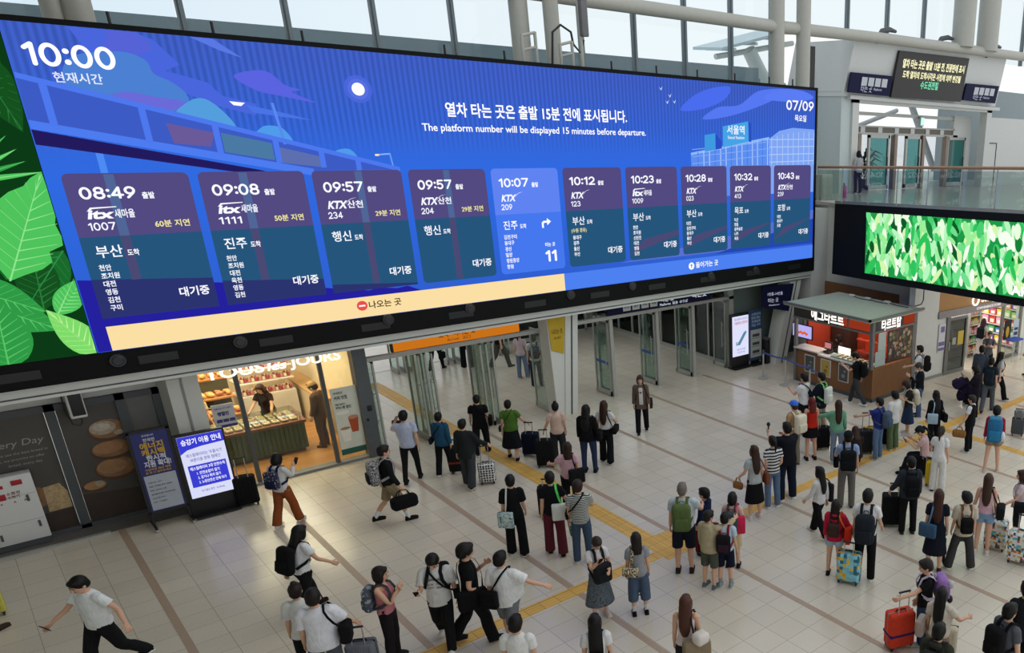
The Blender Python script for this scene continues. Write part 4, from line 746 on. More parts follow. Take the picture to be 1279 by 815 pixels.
for k in range(3):
    a, b_ = SPTS[k], SPTS[k+1]; P = [(a[0]+(b_[0]-a[0])*i/8, a[1]+(b_[1]-a[1])*i/8, .93-.05*math.sin(PI*i/8)) for i in range(9)]
    mb = MB(); mb.ribbon(P, [(-1, -.1, 0)]*9, .055, .004); o = mb.build('barrier_belt', mat('belt_blue', '4a5ea8', .6)); tag(o, 'blue barrier belt stretched '+['from the post by the tall screen', 'between the two middle posts', 'to the last post by the tart kiosk'][k], 'barrier belt', 'blue barrier belts')

# ------------------------------------------------------------------ tart kiosk
ks = empty('food_kiosk', (19.4, 16.2, 0), label='egg tart kiosk with brown wood counter and white glowing Korean sign', cat='kiosk')
BW = D.materials.new('brown_wood_panel'); BW.use_nodes = True; n = BW.node_tree; b = n.nodes['Principled BSDF']; t = n.nodes.new('ShaderNodeTexCoord'); m_ = n.nodes.new('ShaderNodeMapping'); m_.inputs['Scale'].default_value = (14, 14, 1.2); x_ = n.nodes.new('ShaderNodeTexNoise'); x_.inputs['Scale'].default_value = 2; r_ = n.nodes.new('ShaderNodeValToRGB'); r_.color_ramp.elements[0].color = lin('6b4526'); r_.color_ramp.elements[1].color = lin('8f6238')
for a_, b_ in [(t.outputs['Object'], m_.inputs[0]), (m_.outputs[0], x_.inputs[0]), (x_.outputs[0], r_.inputs[0]), (r_.outputs[0], b.inputs[0])]: n.links.new(a_, b_)
KX, KY = 18.6, 14.62
MB().b2((KX+.05, KY, 0), (KX+.2, 18.0, 1.08)).b2((KX+.2, KY, 0), (20.9, KY+.12, 1.1)).build('counter_panel', BW, ks)
MB().b2((KX+.03, KY-.02, 0), (KX+.05, 18, .1)).b2((KX+.03, KY-.02, 0), (20.9, KY, .1)).build('skirting', DGREY, ks)
MB().b2((KX-.02, KY+.15, 1.08), (KX+.55, 16.9, 1.13)).b2((KX-.02, 16.9, 1.14), (KX+.55, 18.0, 1.19)).build('counter_top', mat('counter_white', 'd4cfc8', .35), ks)
GRF = mat('kiosk_grey_frame', '6e6e6a', .45)
mb = MB(); mb.b2((KX-.06, KY-.02, 1.08), (KX+.06, KY+.1, 2.66)); mb.b2((20.7, KY-.02, 0), (20.85, KY+.1, 2.6)); mb.b2((KX, 17.9, 0), (KX+.1, 18.0, 2.66)); mb.b2((KX-.05, KY, 2.18), (KX+.02, 18.0, 2.24)); mb.b2((KX, KY-.02, 2.22), (20.8, KY+.04, 2.28)); mb.b2((KX-.05, 15.6, 2.2), (KX, 15.66, 2.62)); mb.build('frame', GRF, ks)
MB().b2((KX-.02, KY+.05, 2.24), (KX+.06, 18.0, 2.62)).b2((KX, KY-.0, 2.28), (20.8, KY+.06, 2.62)).build('sign_band', mat('sign_dark', '33302e', .5), ks)
mb = MB(); mb.b2((KX-.03, 14.75, 2.26), (KX-.02, 16.0, 2.6)); mb.b2((20.1, KY-.012, 2.3), (20.7, KY-.002, 2.6)); mb.build('sign_red', glow('a83c22', .7), ks)
RF = mat('kiosk_roof_pale', 'a9ad9a', .7, noise=.05)
MB().b2((18.25, KY-.12, 2.62), (21.0, 18.15, 2.7)).build('roof', RF, ks); MB().b2((18.23, KY-.14, 2.66), (18.3, 18.17, 2.73)).b2((18.23, KY-.14, 2.66), (21.05, KY-.07, 2.73)).build('roof_edge', GRF, ks)
mb = MB(); mb.text('에그타르트', (KX-.04, 17.2, 2.28), -UY, UZ, .3, w=1.4, bold=.03); mb.build('front_sign_letters', glow('fff8f0', 1.5), ks)
mb = MB(); mb.text('타르트탑', (18.95, KY-.03, 2.3), UX, UZ, .28, w=1.0, bold=.03); mb.build('side_sign_letters', glow('fff8f0', 1.5), ks)
MB().b2((20.75, 14.75, 0), (20.9, 18.0, 2.6)).b2((KX+.6, 17.9, 0), (20.8, 18.0, 2.6)).build('back_panel', mat('kiosk_red', 'a8371e', .6), ks)
MB().b2((20.2, 15.0, 1.0), (20.75, 16.6, 1.04)).b2((20.2, 15.0, 1.4), (20.75, 16.6, 1.44)).build('shelf', mat('kiosk_red', 'a8371e', .6), ks)
MB().b2((20.3, 17.0, 0), (20.75, 17.85, 2.1)).build('dark_cupboard', mat('cupboard_brown', '3a2620', .5), ks)
wnd = MB().b2((18.72, KY+.04, 1.1), (19.2, KY+.05, 2.2)).build('side_window', GLASS, ks); MB().b2((18.9, KY+.02, 1.12), (19.28, KY+.04, 2.18)).build('side_blind', mat('blind_pale', 'b8c0b8', .5), ks)
MB().b2((19.32, KY-.03, 1.2), (20.62, KY-.005, 2.2)).build('food_poster', mat('poster_dark_food', '3a332c', .5, noise=.3, scale=5), ks)
mb = MB(); rnd = random.Random(5)
for i in range(70):
    x, z = 19.4+rnd.random()*1.15, 1.26+rnd.random()*.88; elps(mb, x, z, .05+.04*rnd.random(), .04+.03*rnd.random(), KY-.032-.0002*i, rnd.randrange(4))
mb.build('food_picture', [mat('tart_yellow', 'a88a5a', .5), mat('tart_pink', 'b89a8c', .5), mat('tart_brown', '6a4a34', .5), mat('tart_green', '6e7448', .5)], ks)
mn = MB().b2((18.72, KY-.02, 1.15), (19.2, KY-.005, 1.62)).build('side_menu', mat('menu_pale', 'aab6b0', .5), ks)
lamp('kiosk_lamp', (19.6, 16.2, 2.55), 1.6, 2.6, 55, (1, .9, .8))
for (y0, y1, c, pc, lb) in [(17.51, 17.06, '48504c', '7a8a7a', 'green framed poster at the left of the kiosk counter'), (16.79, 16.35, 'b59a48', '8a6a2c', 'yellow framed poster in the middle of the kiosk counter'), (16.01, 15.58, '4a4c4c', '8a8c88', 'dark framed poster at the right of the kiosk counter')]:
    p = empty('framed_poster', (18.6, (y0+y1)/2, .45), label=lb, cat='poster'); MB().b2((KX+.025, y1, .42), (KX+.05, y0, 1.01)).build('frame', mat('frame_white', 'd4d2cc', .5), p); MB().b2((KX+.018, y1+.03, .45), (KX+.026, y0-.03, .98)).build('print', cm(c, .5), p)
    mb = MB(); mb.ell((KX+.02, (y0+y1)/2, .62), (.004, .1, .08), 10, 6); mb.ell((KX+.02, (y0+y1)/2-.06, .78), (.004, .06, .05), 10, 6); mb.build('picture', cm(pc, .5), p)
p = empty('menu_sheet', (18.6, 15.28, .9), label='white menu sheet hanging at the kiosk counter edge', cat='menu'); MB().b2((KX+.03, 15.12, .86), (KX+.045, 15.44, 1.12)).build('sheet', mat('menu_white', 'c9d0d4', .5), p); mb = MB()
for i in range(5): mb.b2((KX+.026, 15.16, .9+i*.04), (KX+.03, 15.38-.02*i, .91+i*.04))
mb.build('print', cm('5a6a80', .5), p)
mo = empty('menu_monitor', (18.9, 17.9, 1.4), label='flat screen with orange tart picture hanging at kiosk left end', cat='screen')
mb = MB().b2((18.9, 17.45, 1.42), (18.95, 18.36, 1.9)); mb.build('casing', BLACK, mo); MB().b2((18.885, 17.48, 1.46), (18.9, 18.33, 1.87)).build('panel', glow('b9b0f0', 1), mo); mb = MB()
for i in range(6): mb.ell((18.884, 17.7+i*.09, 1.6+.03*(i % 2)), (.003, .07, .045), 10, 6)
mb.build('tart_picture', glow('e0602c', 1), mo); MB().cyl((18.93, 17.9, 1.9), (18.93, 17.9, 2.25), .02).build('arm', BLACK, mo)
for k in range(9):
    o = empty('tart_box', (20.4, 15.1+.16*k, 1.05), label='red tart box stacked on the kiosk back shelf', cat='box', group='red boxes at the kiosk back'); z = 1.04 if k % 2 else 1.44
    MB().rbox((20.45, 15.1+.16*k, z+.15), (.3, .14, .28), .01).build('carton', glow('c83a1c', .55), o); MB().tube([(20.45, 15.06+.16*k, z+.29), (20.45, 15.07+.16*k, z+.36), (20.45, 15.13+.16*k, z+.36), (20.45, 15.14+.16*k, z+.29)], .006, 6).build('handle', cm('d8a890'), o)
sc_ = empty('tart_display_case', (18.9, 15.5, 1.13), label='lit glass tart display case on the kiosk counter', cat='display case'); MB().b2((18.66, 15.0, 1.14), (19.08, 16.4, 1.18)).build('tray', STEEL, sc_); MB().b2((18.66, 15.0, 1.45), (19.08, 16.4, 1.46)).b2((18.655, 15.0, 1.18), (18.66, 16.4, 1.45)).build('glass', GLASS, sc_); MB().b2((19.04, 15.9, 1.2), (19.07, 16.4, 1.42)).build('lamp_strip', glow('fff4e0', 3), sc_)
for k in range(18):
    o = MB().cyl((18.76+.11*(k % 3), 15.1+.21*(k//3), 1.18), (18.76+.11*(k % 3), 15.1+.21*(k//3), 1.215), .03, .045, 10).build('egg_tart', mat('egg_tart', 'd8963c', .4)); tag(o, 'small yellow egg tart in the lit counter case', 'tart', 'egg tarts in the display case')
rg = empty('cash_register', (18.95, 16.75, 1.13), label='small black cash register screen on the kiosk counter', cat='cash register'); MB().rbox((18.95, 16.75, 1.18), (.25, .25, .08), .02).build('base', BLACK, rg); MB().rbox((18.95, 16.75, 1.38), (.05, .34, .28), .02).build('screen_casing', BLACK, rg); MB().b2((18.915, 16.62, 1.3), (18.925, 16.88, 1.48)).build('screen', glow('d88a8a', .8), rg)
hp = MB().b2((21.86, 16.2, 2.12), (21.94, 20.05, 2.78)); o = hp.build('wall_panel', BW); tag(o, 'long brown wood panel on the white wall above the kiosk roof', 'panel')
for k, (x, y) in enumerate([(20.7, 17.3), (20.7, 16.6), (20.75, 15.8)]): 
    o = empty('junction_box', (x, y, 2.7), label='small white fitting lying on the kiosk roof with cables', cat='fitting', group='fittings on the kiosk roof'); MB().rbox((x, y, 2.74), (.14, .22, .08), .02).build('box', cm('c4c4bc'), o); MB().tube([(x, y-.1, 2.72), (x-.1, y-.5, 2.72), (x-.05, y-.9, 2.72)], .012, 6).build('cable', BLACK, o)
struct('wall_kiosk_side', MB().b2((21.95, 14.9, 0), (22.2, 20.3, 5.5)), WALL)
cbm = MB().tube([(21.3, 14.74, 3.4), (21.3, 14.74, 2.9), (21.2, 14.74, 2.78), (20.95, 14.8, 2.74)], .02, 6).build('power_cable', BLACK); tag(cbm, 'black cable dropping down the white wall to the kiosk roof', 'cable')

# ------------------------------------------------------------------ convenience store
SO = Vector((22.36, 14.82, 0)); SU = Vector((.996, -.09, 0)).normalized(); SN = Vector((SU.y, -SU.x, 0))   # along, outward
SR = math.atan2(SU.y, SU.x)
def S(d, out, z): return SO+SU*d+SN*out+UZ*z
def sbox(mb, d0, d1, o0, o1, z0, z1, m=0): return mb.box(S((d0+d1)/2, (o0+o1)/2, (z0+z1)/2), (d1-d0, abs(o1-o0), z1-z0), SR, m)
struct('wall_store_left', sbox(MB(), -1.25, .02, -.25, 0, 0, 5.3), WALL)
struct('wall_store_corner', sbox(MB(), -.0, .5, -.2, -.02, 0, 2.3), WALL)
struct('baseboard_store', sbox(MB(), -1.3, .5, 0, .02, 0, .1), mat('baseboard_grey', '8a8a86', .5))
struct('wall_store_right', sbox(MB(), 5.1, 12, -.25, 0, 0, 5.3), WALL)
struct('wall_store_fascia', sbox(MB(), 0, 5.1, -.3, -.02, 2.32, 5.3), mat('fascia_brown', 'a67a45', .5, noise=.03))
struct('trim_store_band', sbox(MB(), 0, 5.1, -.05, .05, 2.1, 2.34), mat('store_band_grey', '8a8484', .4))
ss = empty('store_sign', S(2, 0, 2.4), label='white glowing round logo and lettering on the brown store fascia', cat='sign')
mb = MB(); mb.text('Storyway', S(2.35, .04, 2.42), SU, UZ, .24, w=1.5, bold=.03); mb.build('letters', glow('fff8ee', 1.4), ss)
mb = MB(); mb.tube([S(2.0+.17*math.cos(a), .05, 2.52+.17*math.sin(a)) for a in [2*PI*i/20 for i in range(20)]], .035, 6, closed=True); mb.build('ring_logo', glow('fff8ee', 1.4), ss)
mb = MB(); mb.text('CONVENIENCE STORE', S(2.1, .055, 2.17), SU, UZ, .09, w=1.45, bold=.015); mb.build('band_letters', glow('fff4f0', 1.1), ss)
so = empty('store_door', S(.6, 0, 0), label='grey sliding store door with glass and yellow sticker standing left of the opening', cat='door')
mb = MB(); sbox(mb, .5, .68, -.05, .04, 0, 2.12); sbox(mb, 1.58, 1.66, -.05, .04, 0, 2.0); sbox(mb, .68, 1.6, -.05, .04, 0, .14); sbox(mb, .68, 1.6, -.05, .04, 1.95, 2.05); mb.build('frame', GRF, so)
sbox(MB(), .68, 1.6, -.01, 0, .14, 1.95).build('pane', glassm('store_door_glass', '7e8c88', .08), so); sbox(MB(), 1.2, 1.52, .002, .008, 1.0, 1.5).build('yellow_sticker', cm('c8b048'), so); sbox(MB(), .9, 1.1, .002, .008, 1.05, 1.3).build('pale_sticker', cm('a0a4a0'), so); sbox(MB(), .66, .7, .04, .07, .9, 1.2).build('handle', STEEL, so)
sg = empty('store_glazing', S(4.4, 0, 0), label='store front window with poster right of the open doorway', cat='shop window')
mb = MB(); sbox(mb, 3.78, 3.9, -.05, .04, 0, 2.1); sbox(mb, 4.98, 5.1, -.05, .04, 0, 2.1); sbox(mb, 3.78, 5.1, -.05, .04, 0, .12); mb.build('frame', GRF, sg); sbox(MB(), 3.9, 4.98, -.01, 0, .12, 2.1).build('pane', GLASS, sg)
pp = empty('store_poster', S(4.2, .02, .7), label='black poster with yellow food picture on the store window', cat='poster'); sbox(MB(), 4.0, 4.45, .01, .03, .75, 1.5).build('sheet', cm('1c1a16'), pp); mb = MB(); mb.ell(S(4.22, .035, 1.05), (.13, .01, .22), 12, 8); mb.build('food_picture', cm('c09a2c'), pp)
p2 = empty('store_poster', S(4.75, .02, .7), label='white and blue poster at the right end of the store window', cat='poster'); sbox(MB(), 4.6, 4.95, .01, .03, .7, 1.45).build('sheet', cm('b4c4d0'), p2); mb = MB(); sbox(mb, 4.66, 4.9, .03, .036, .85, .98); sbox(mb, 4.66, 4.9, .03, .036, 1.05, 1.15); mb.build('print', cm('34405e'), p2)
p3 = empty('store_notice', S(.25, .02, .9), label='pale notice with purple bars on the wall left of the store door', cat='notice'); sbox(MB(), .1, .46, .0, .015, .9, 1.9).build('sheet', cm('cfccd2'), p3); mb = MB(); sbox(mb, .12, .44, .015, .02, 1.12, 1.26); sbox(mb, .12, .44, .015, .02, .95, 1.05); sbox(mb, .2, .4, .015, .02, 1.6, 1.8); mb.build('print', cm('6a6a94'), p3)
struct('floor_store', sbox(MB(), .3, 6, -6, -.05, -.05, .006), mat('store_floor', 'c9bfae', .35)); struct('wall_store_back', sbox(MB(), 0, 6, -6.2, -6, 0, 3), WALL); struct('ceiling_store', sbox(MB(), 0, 6, -6.2, -.3, 2.75, 2.95), WALL); struct('wall_store_side', sbox(MB(), 5.9, 6.1, -6, -.2, 0, 3), WALL); struct('wall_store_inner_left', sbox(MB(), .2, .3, -6, -.2, 0, 3), WALL)
c_ = S(2.6, -2.6, 2.7); lamp('store_ceiling_lamp', c_, 4, 4, 230, (1, .97, .92), (0, 0, SR))
rnd = random.Random(11); PC = ['d8487a', 'e8c53a', '7a4aa8', 'e4722c', '4aa05a', '3a6ec0', 'e8e4dc', 'c03a34', 'e89ab8', '9ac85a']
def shelf(d0, d1, o, lb, rows, cols, grp):
    sh = empty('store_shelf', S((d0+d1)/2, o, 0), label=lb, cat='shelf'); sbox(MB(), d0, d1, o-.35, o-.3, 0, 2.0).build('back', cm('d4d0c8'), sh); mb = MB()
    for r in range(rows): sbox(mb, d0, d1, o-.3, o, .15+r*.36, .18+r*.36)
    mb.build('board', cm('d8d6d0'), sh); mb = MB(); sbox(mb, d0-.03, d0, o-.35, o, 0, 2.0); sbox(mb, d1, d1+.03, o-.35, o, 0, 2.0); mb.build('side', cm('c8c6c0'), sh)
    for r in range(rows):
        for k in range(cols):
            d = d0+.04+(d1-d0-.08)*(k+.5)/cols; wd = (d1-d0-.08)/cols*.86; h_ = .18+.1*rnd.random(); c = PC[(r*3+k//2+rnd.randrange(2)) % 10]; mb = MB(); sbox(mb, d-wd/2, d+wd/2, o-.22, o-.03, .18+r*.36, .18+r*.36+h_); sbox(mb, d-wd*.3, d+wd*.3, o-.03, o-.026, .22+r*.36, .22+r*.36+h_*.5, 1)
            ob = mb.build('snack_pack', [cm(c, .4, noise=0), cm('f0e8d8', .4, noise=0)]); tag(ob, 'colourful snack pack on the '+grp, 'snack pack', 'packs on the '+grp)
shelf(3.1, 3.7, -.9, 'white store shelf of pink and purple packs just inside the doorway', 5, 5, 'shelf just inside the store doorway'); shelf(2.0, 2.9, -1.0, 'store shelf seen through the sliding glass door', 5, 6, 'shelf behind the sliding door')
sh = empty('store_shelf', S(5.6, -3, 0), label='long wall shelf of bright packs down the far side of the store', cat='shelf'); sbox(MB(), 5.8, 5.85, -5.8, -.4, 0, 2.3).build('back', cm('d4d0c8'), sh); mb = MB()
for r in range(6): sbox(mb, 5.5, 5.8, -5.8, -.4, .15+r*.36, .18+r*.36)
mb.build('board', cm('d8d6d0'), sh); sbox(MB(), 5.48, 5.85, -.4, -.37, 0, 2.35).build('side', cm('c8c6c0'), sh)
for r in range(6):
    for k in range(15):
        oc = -.6-k*.345; h_ = .2+.1*rnd.random(); c = PC[(r*3+k//2+rnd.randrange(2)) % 10]; mb = MB(); sbox(mb, 5.53, 5.72, oc-.15, oc+.15, .18+r*.36, .18+r*.36+h_); sbox(mb, 5.525, 5.53, oc-.09, oc+.09, .22+r*.36, .22+r*.36+h_*.5, 1); ob = mb.build('snack_pack', [cm(c, .4, noise=0), cm('f0e8d8', .4, noise=0)]); tag(ob, 'colourful snack pack on the long shelf down the far side of the store', 'snack pack', 'packs on the long far side shelf')
rk = empty('basket_rack', S(4.3, .35, 0), label='wire rack with blue rim standing before the store window', cat='rack'); mb = MB()
for dx in (-.3, .3):
    for oy in (.15, .5): mb.cyl(S(4.3+dx, oy, 0), S(4.3+dx, oy, .8), .012)
for z in (.25, .5): mb.cyl(S(4.0, .15, z), S(4.6, .15, z), .008); mb.cyl(S(4.0, .5, z), S(4.6, .5, z), .008)
mb.build('frame', STEEL, rk); sbox(MB(), 3.98, 4.62, .13, .52, .78, .84).build('rim', cm('3a55b0'), rk)

# ------------------------------------------------------------------ gallery, its screen and railing
TL, TR, BL, BR_ = Vector((21.84, 19.2, 5.59)), Vector((20.31, 10.91, 6.03)), Vector((21.17, 18.66, 3.25)), Vector((19.7, 10.26, 3.64))
NL = (TR-TL).cross(BL-TL).normalized(); NL = NL if NL.x < 0 else -NL
def LP(s, t, o=0.0): a = TL.lerp(TR, s); b_ = BL.lerp(BR_, s); return a.lerp(b_, t)+NL*o          # s along (1 = picture edge), t down
gs = empty('gallery_screen', BL.lerp(BR_, .5), label='black framed LED screen showing bright green leaves below the gallery', cat='screen')
mb = MB(); mb.prism([LP(0, 0), LP(1.25, 0), LP(1.25, 1), LP(0, 1)], -NL*.35); mb.build('casing', MATTE, gs)
def sfind(px, py):                                      # s,t of a picture point on the screen plane
    d = Vector(ray(px, py)); C_ = Vector((0, 0, H)); k = (TL-C_).dot(NL)/d.dot(NL); P = C_+d*k
    best = (0, 0); 
    s, t = .5, .5
    for _ in range(30):
        e_ = P-LP(s, t); ds = (LP(s+.01, t)-LP(s, t))/.01; dt = (LP(s, t+.01)-LP(s, t))/.01; s += e_.dot(ds)/ds.length_squared; t += e_.dot(dt)/dt.length_squared
    return s, t
s0, t0 = sfind(1083, 265.5); s1, t1 = sfind(1080, 341); t2 = sfind(1279, 278)[1]; t3 = sfind(1279, 372.5)[1]
ta, tb = (t0+t2)/2, (t1+t3)/2; sa = (s0+s1)/2
scr = MB().poly([LP(sa, ta, .02), LP(1.22, ta, .02), LP(1.22, tb, .02), LP(sa, tb, .02)]).build('leaf_display', glow('1f9a48', 1), gs)
rnd = random.Random(9); mb = MB(); GC = ['e9ffe0', 'b9f7c0', '6fe08c', '2fc45c', 'f6fff0', '9cf09a', '17803a', 'd6f7b0', '0d5a28', '48d070']
for i in range(520):
    s = sa+.015+(1.2-sa)*rnd.random(); t = ta+(tb-ta)*(.04+.9*rnd.random()); a = rnd.gauss(1.5, .45); ln = .3+.5*rnd.random(); wd = .06+.08*rnd.random(); P = []
    for j in range(12):
        q = 2*PI*j/12; x, z = ln/2*math.cos(q), wd*math.sin(q)*(1-.15*math.cos(q)); xx, zz = x*math.cos(a)-z*math.sin(a), x*math.sin(a)+z*math.cos(a)
        P.append(LP(min(1.21, max(sa, s+xx/8.4)), min(tb, max(ta, t+zz/2.4)), .024+i*.00004))
    mb.poly(P, rnd.choices(range(10), [4, 4, 4, 3, 4, 4, 2, 2, 2, 3])[0])
mb.build('leaf_picture', [glow(c, 1) for c in GC], scr)
dv = (LP(1, .9)-LP(.9, .9)).normalized(); uv = (LP(.9, .5)-LP(.9, .9)).normalized(); sA, tA = sfind(1262, 368)
mb = MB(); mb.text('ART', LP(sA, tA-.005, .055), dv, uv, .26, w=.9, bold=.03); mb.build('wording', glow('ffffff', 1.1), scr)
GFL = mat('gallery_stone_floor', 'b9b5aa', .18, noise=.04)
mb = MB(); e0 = TL+Vector((.05, .3, 0)); e1 = LP(1.25, 0)
mb.prism([(21.6, 20.6, 5.5), (e0.x, e0.y, 5.5), (e1.x+.2, e1.y, 5.5), (48, 8, 5.5), (48, 26, 5.5), (21.6, 26, 5.5)], (0, 0, .1)); struct('floor_gallery', mb, GFL)
mb = MB(); mb.prism([TL+UZ*.0, LP(1.25, 0), LP(1.25, 0)+UZ*.1, TL+UZ*.1], -NL*.25); struct('trim_gallery_edge', mb, mat('gallery_edge_grey', '8f918d', .5))
rl = empty('gallery_railing', TL, label='glass balustrade with wooden handrail along the upper gallery', cat='railing')
R0, R1 = Vector((21.76, 19.97, 6.79)), Vector((20.61, 11.22, 7.21)); R2 = R0.lerp(R1, 1.2)
MB().tube([R0, R1, R2], .045, 10).build('handrail', mat('wooden_handrail', 'a07a5c', .4), rl)
for k in range(9):
    s = k*.15; p = R0.lerp(R1, s); q = Vector((p.x, p.y, 5.62+.38*s)); MB().cyl(q, p, .022).build('post', STEEL, rl)
    if k < 8: p2_ = R0.lerp(R1, s+.15); q2 = Vector((p2_.x, p2_.y, 5.62+.38*(s+.15))); MB().prism([q+UZ*.06, q2+UZ*.06, p2_-UZ*.1, p-UZ*.1], NL*.012).build('glass_panel', glassm('rail_glass', 'e2ece8', .09), rl)
# portal with doors to the outside
PW = mat('portal_white', 'cfd0cc', .55, noise=.02); struct('wall_portal_header', MB().prism([onY(1068, 49, 21.9), onY(1257, 74, 21.9), onY(1243, 133, 22.1), onY(1053, 120, 22.1)], (0, 3.2, 0)), PW)
struct('wall_portal_side', MB().b2((25.45, 22.2, 5.6), (26.1, 25.2, 9.5)), mat('portal_side_white', 'c3cccb', .6, noise=.02))
struct('trim_portal_frame', MB().b2((26.05, 22.1, 5.6), (26.45, 22.5, 9.3)).b2((36.3, 22.1, 5.6), (36.75, 22.5, 9.2)).b2((26.05, 22.1, 9.1), (36.75, 22.5, 9.35)).b2((25.7, 21.95, 9.22), (37.2, 22.5, 9.36)), PW)
struct('wall_portal_right', MB().b2((36.7, 22.35, 5.6), (46, 22.6, 8.9)), PW); struct('wall_portal_return', MB().b2((34.8, 23.0, 5.6), (36.4, 23.2, 8.9)), PW); struct('trim_wall_door', MB().b2((36.54, 22.33, 7.66), (37.9, 22.35, 7.7)).b2((37.85, 22.33, 5.6), (37.9, 22.35, 7.7)), BLACK)
struct('trim_portal_transom', MB().b2((26.4, 23, 7.9), (35.2, 23.2, 8.0)).b2((26.4, 23, 8.22), (34.9, 23.2, 8.28)).b2((26.4, 23.05, 8.68), (34.8, 23.15, 8.82)), STEEL); struct('trim_portal_grille', MB().b2((26.5, 23.05, 8.0), (35, 23.15, 8.22)), mat('grille_brown', '6e665e', .5))
for k in range(8): struct('trim_portal_grille_post_%d' % k, MB().b2((26.5+k*1.2, 23.02, 8.0), (26.8+k*1.2, 23.05, 8.22)), PW)
TEAL = glassm('teal_glass', '86c0be', .06)
for k, (xa, xb, tn, lb) in enumerate([(26.6, 27.4, GLASS_T, 'narrow clear gallery door leaf beside the left portal frame'), (28.2, 29.7, TEAL, 'teal tinted gallery door leaf left of the middle'), (30.9, 32.1, TEAL, 'teal tinted gallery door leaf right of the middle'), (34.3, 35.9, TEAL, 'wide teal gallery door standing open at the right')]):
    o = empty('gallery_door', (xa, 23, 5.6), label=lb, cat='door'); mb = MB(); mb.b2((xa, 22.95, 5.62), (xa+.12, 23.05, 7.9)); mb.b2((xb-.12, 22.95, 5.62), (xb, 23.05, 7.9)); mb.b2((xa, 22.95, 5.62), (xb, 23.05, 5.8)); mb.b2((xa, 22.95, 7.78), (xb, 23.05, 7.9)); mb.build('frame', STEEL, o); MB().b2((xa+.12, 22.99, 5.8), (xb-.12, 23.01, 7.78)).build('pane', tn, o); MB().cyl((xb-.2, 22.9, 6.2), (xb-.2, 22.9, 7.0), .03).build('handle', DGREY, o)
for k, x in enumerate((27.55, 30.1, 32.25, 34.2)): struct('trim_portal_post_%d' % k, MB().b2((x-.1, 22.9, 5.6), (x+.1, 23.15, 7.95)), mat('bronze_post', '8a7c70', .4, .5))
for x, z, lb in [(26.85, 8.6, 'left'), (32.0, 8.55, 'right')]:
    o = empty('exit_light', (x, 22.9, z), label='small green exit light above the gallery doors, %s one' % lb, cat='exit light'); MB().rbox((x, 22.95, z), (.3, .1, .42), .03).build('housing', cm('b8c8c0'), o); MB().cyl((x, 23.0, z+.1), (x, 23.1, z+.2), .03).build('bracket', DGREY, o); MB().b2((x-.11, 22.88, z-.16), (x+.11, 22.9, z+.16)).build('lens', glow('b8f4d8', 1.3), o)
lm_ = empty('message_display', onY(1160, 125, 21.9), label='black electronic message display with yellow text over the gallery doors', cat='display')
def PP(px, py, o=.06): return Vector(onY(px, py, 21.95-o-.09))
mb = MB(); mb.prism([PP(1124, 63), PP(1211, 73), PP(1200, 127), PP(1113, 121)], (0, .1, 0)); mb.build('casing', mat('display_black', '22211f', .5), lm_)
def ptext(mb, s, px, py, px2, py2, h): a, b_ = PP(px, py, .075), PP(px2, py2, .075); u = (b_-a); v = (PP(1124, 63)-PP(1113, 121)).normalized(); mb.text(s, a, u.normalized(), v, h, w=u.length, bold=.03)
mb = MB(); ptext(mb, '열차 타는 곳은 출발 15분 전, 전광판에 표시', 1127, 83, 1204, 91, .27); ptext(mb, '도착 열차의 도착시각은 사정에 의해 변경될', 1127, 96, 1199, 103, .23); mb.build('yellow_wording', glow('f4f0c0', 1.2), lm_)
mb = MB(); ptext(mb, '수도권전철', 1149, 110, 1171, 111.5, .25); mb.build('green_wording', glow('7adcb0', 1.1), lm_)
for (a, b_, c, d, lb) in [((1064, 90), (1115, 95), (1111, 120), (1060, 115), 'left'), ((1208, 104), (1248, 107.5), (1243, 129), (1203, 125), 'right')]:
    o = empty('platform_sign', PP(*d), label='small navy platform sign with four white tiles, %s of the message display' % lb, cat='sign'); mb = MB(); mb.prism([PP(*a), PP(*b_), PP(*c), PP(*d)], (0, .1, 0)); mb.build('panel', NAVY, o)
    A_, B_, C_, D_ = [PP(*p, .075) for p in (a, b_, c, d)]; f2 = lambda u, v: A_.lerp(B_, u).lerp(D_.lerp(C_, u), v)
    for i in range(4): u = .26+i*.165; MB().poly([f2(u, .18), f2(u+.135, .18), f2(u+.135, .6), f2(u, .6)]).build('logo_tile', cm('c4c6cc', noise=0), o)
    mb = MB(); uu = (B_-A_).normalized(); vv = (A_-D_).normalized(); mb.text('타는 곳', f2(.27, .9)+NL*0, uu, vv, .22, w=(B_-A_).length*.27, bold=.01); mb.text('Platforms', f2(.58, .8), uu, vv, .1, w=(B_-A_).length*.2)
    mb.build('wording', glow('c8d0e4', .7), o)
for k, px in enumerate((1107, 1180, 1241)):
    p = Vector(onY(px, {1107: 46, 1180: 55, 1241: 65}[px], 21.8)); o = empty('flood_lamp', p, label='grey curved flood lamp on the portal roof, '+['left one', 'middle one', 'right one'][k], cat='lamp'); MB().tube([p+Vector((-.6, 0, -.1)), p+Vector((-.3, 0, .18)), p+Vector((.2, 0, .28)), p+Vector((.6, 0, .25))], [.06, .1, .1, .06], 10).build('head', DGREY, o); MB().cyl(p+Vector((-.6, 0, -.3)), p+Vector((-.6, 0, .0)), .05).build('stem', DGREY, o)
ex = empty('fire_extinguisher', onY(1054, 243, 22.0), label='red fire extinguishers on the gallery floor left of the doors', cat='fire extinguisher'); p = gnd(1054, 247, 5.6); MB().cyl((p[0], p[1], 5.6), (p[0], p[1], 6.05), .1, .1, 14).build('cylinder', cm('b8302c', .4), ex); MB().cyl((p[0], p[1], 6.05), (p[0], p[1], 6.15), .03, .03).build('valve', BLACK, ex)
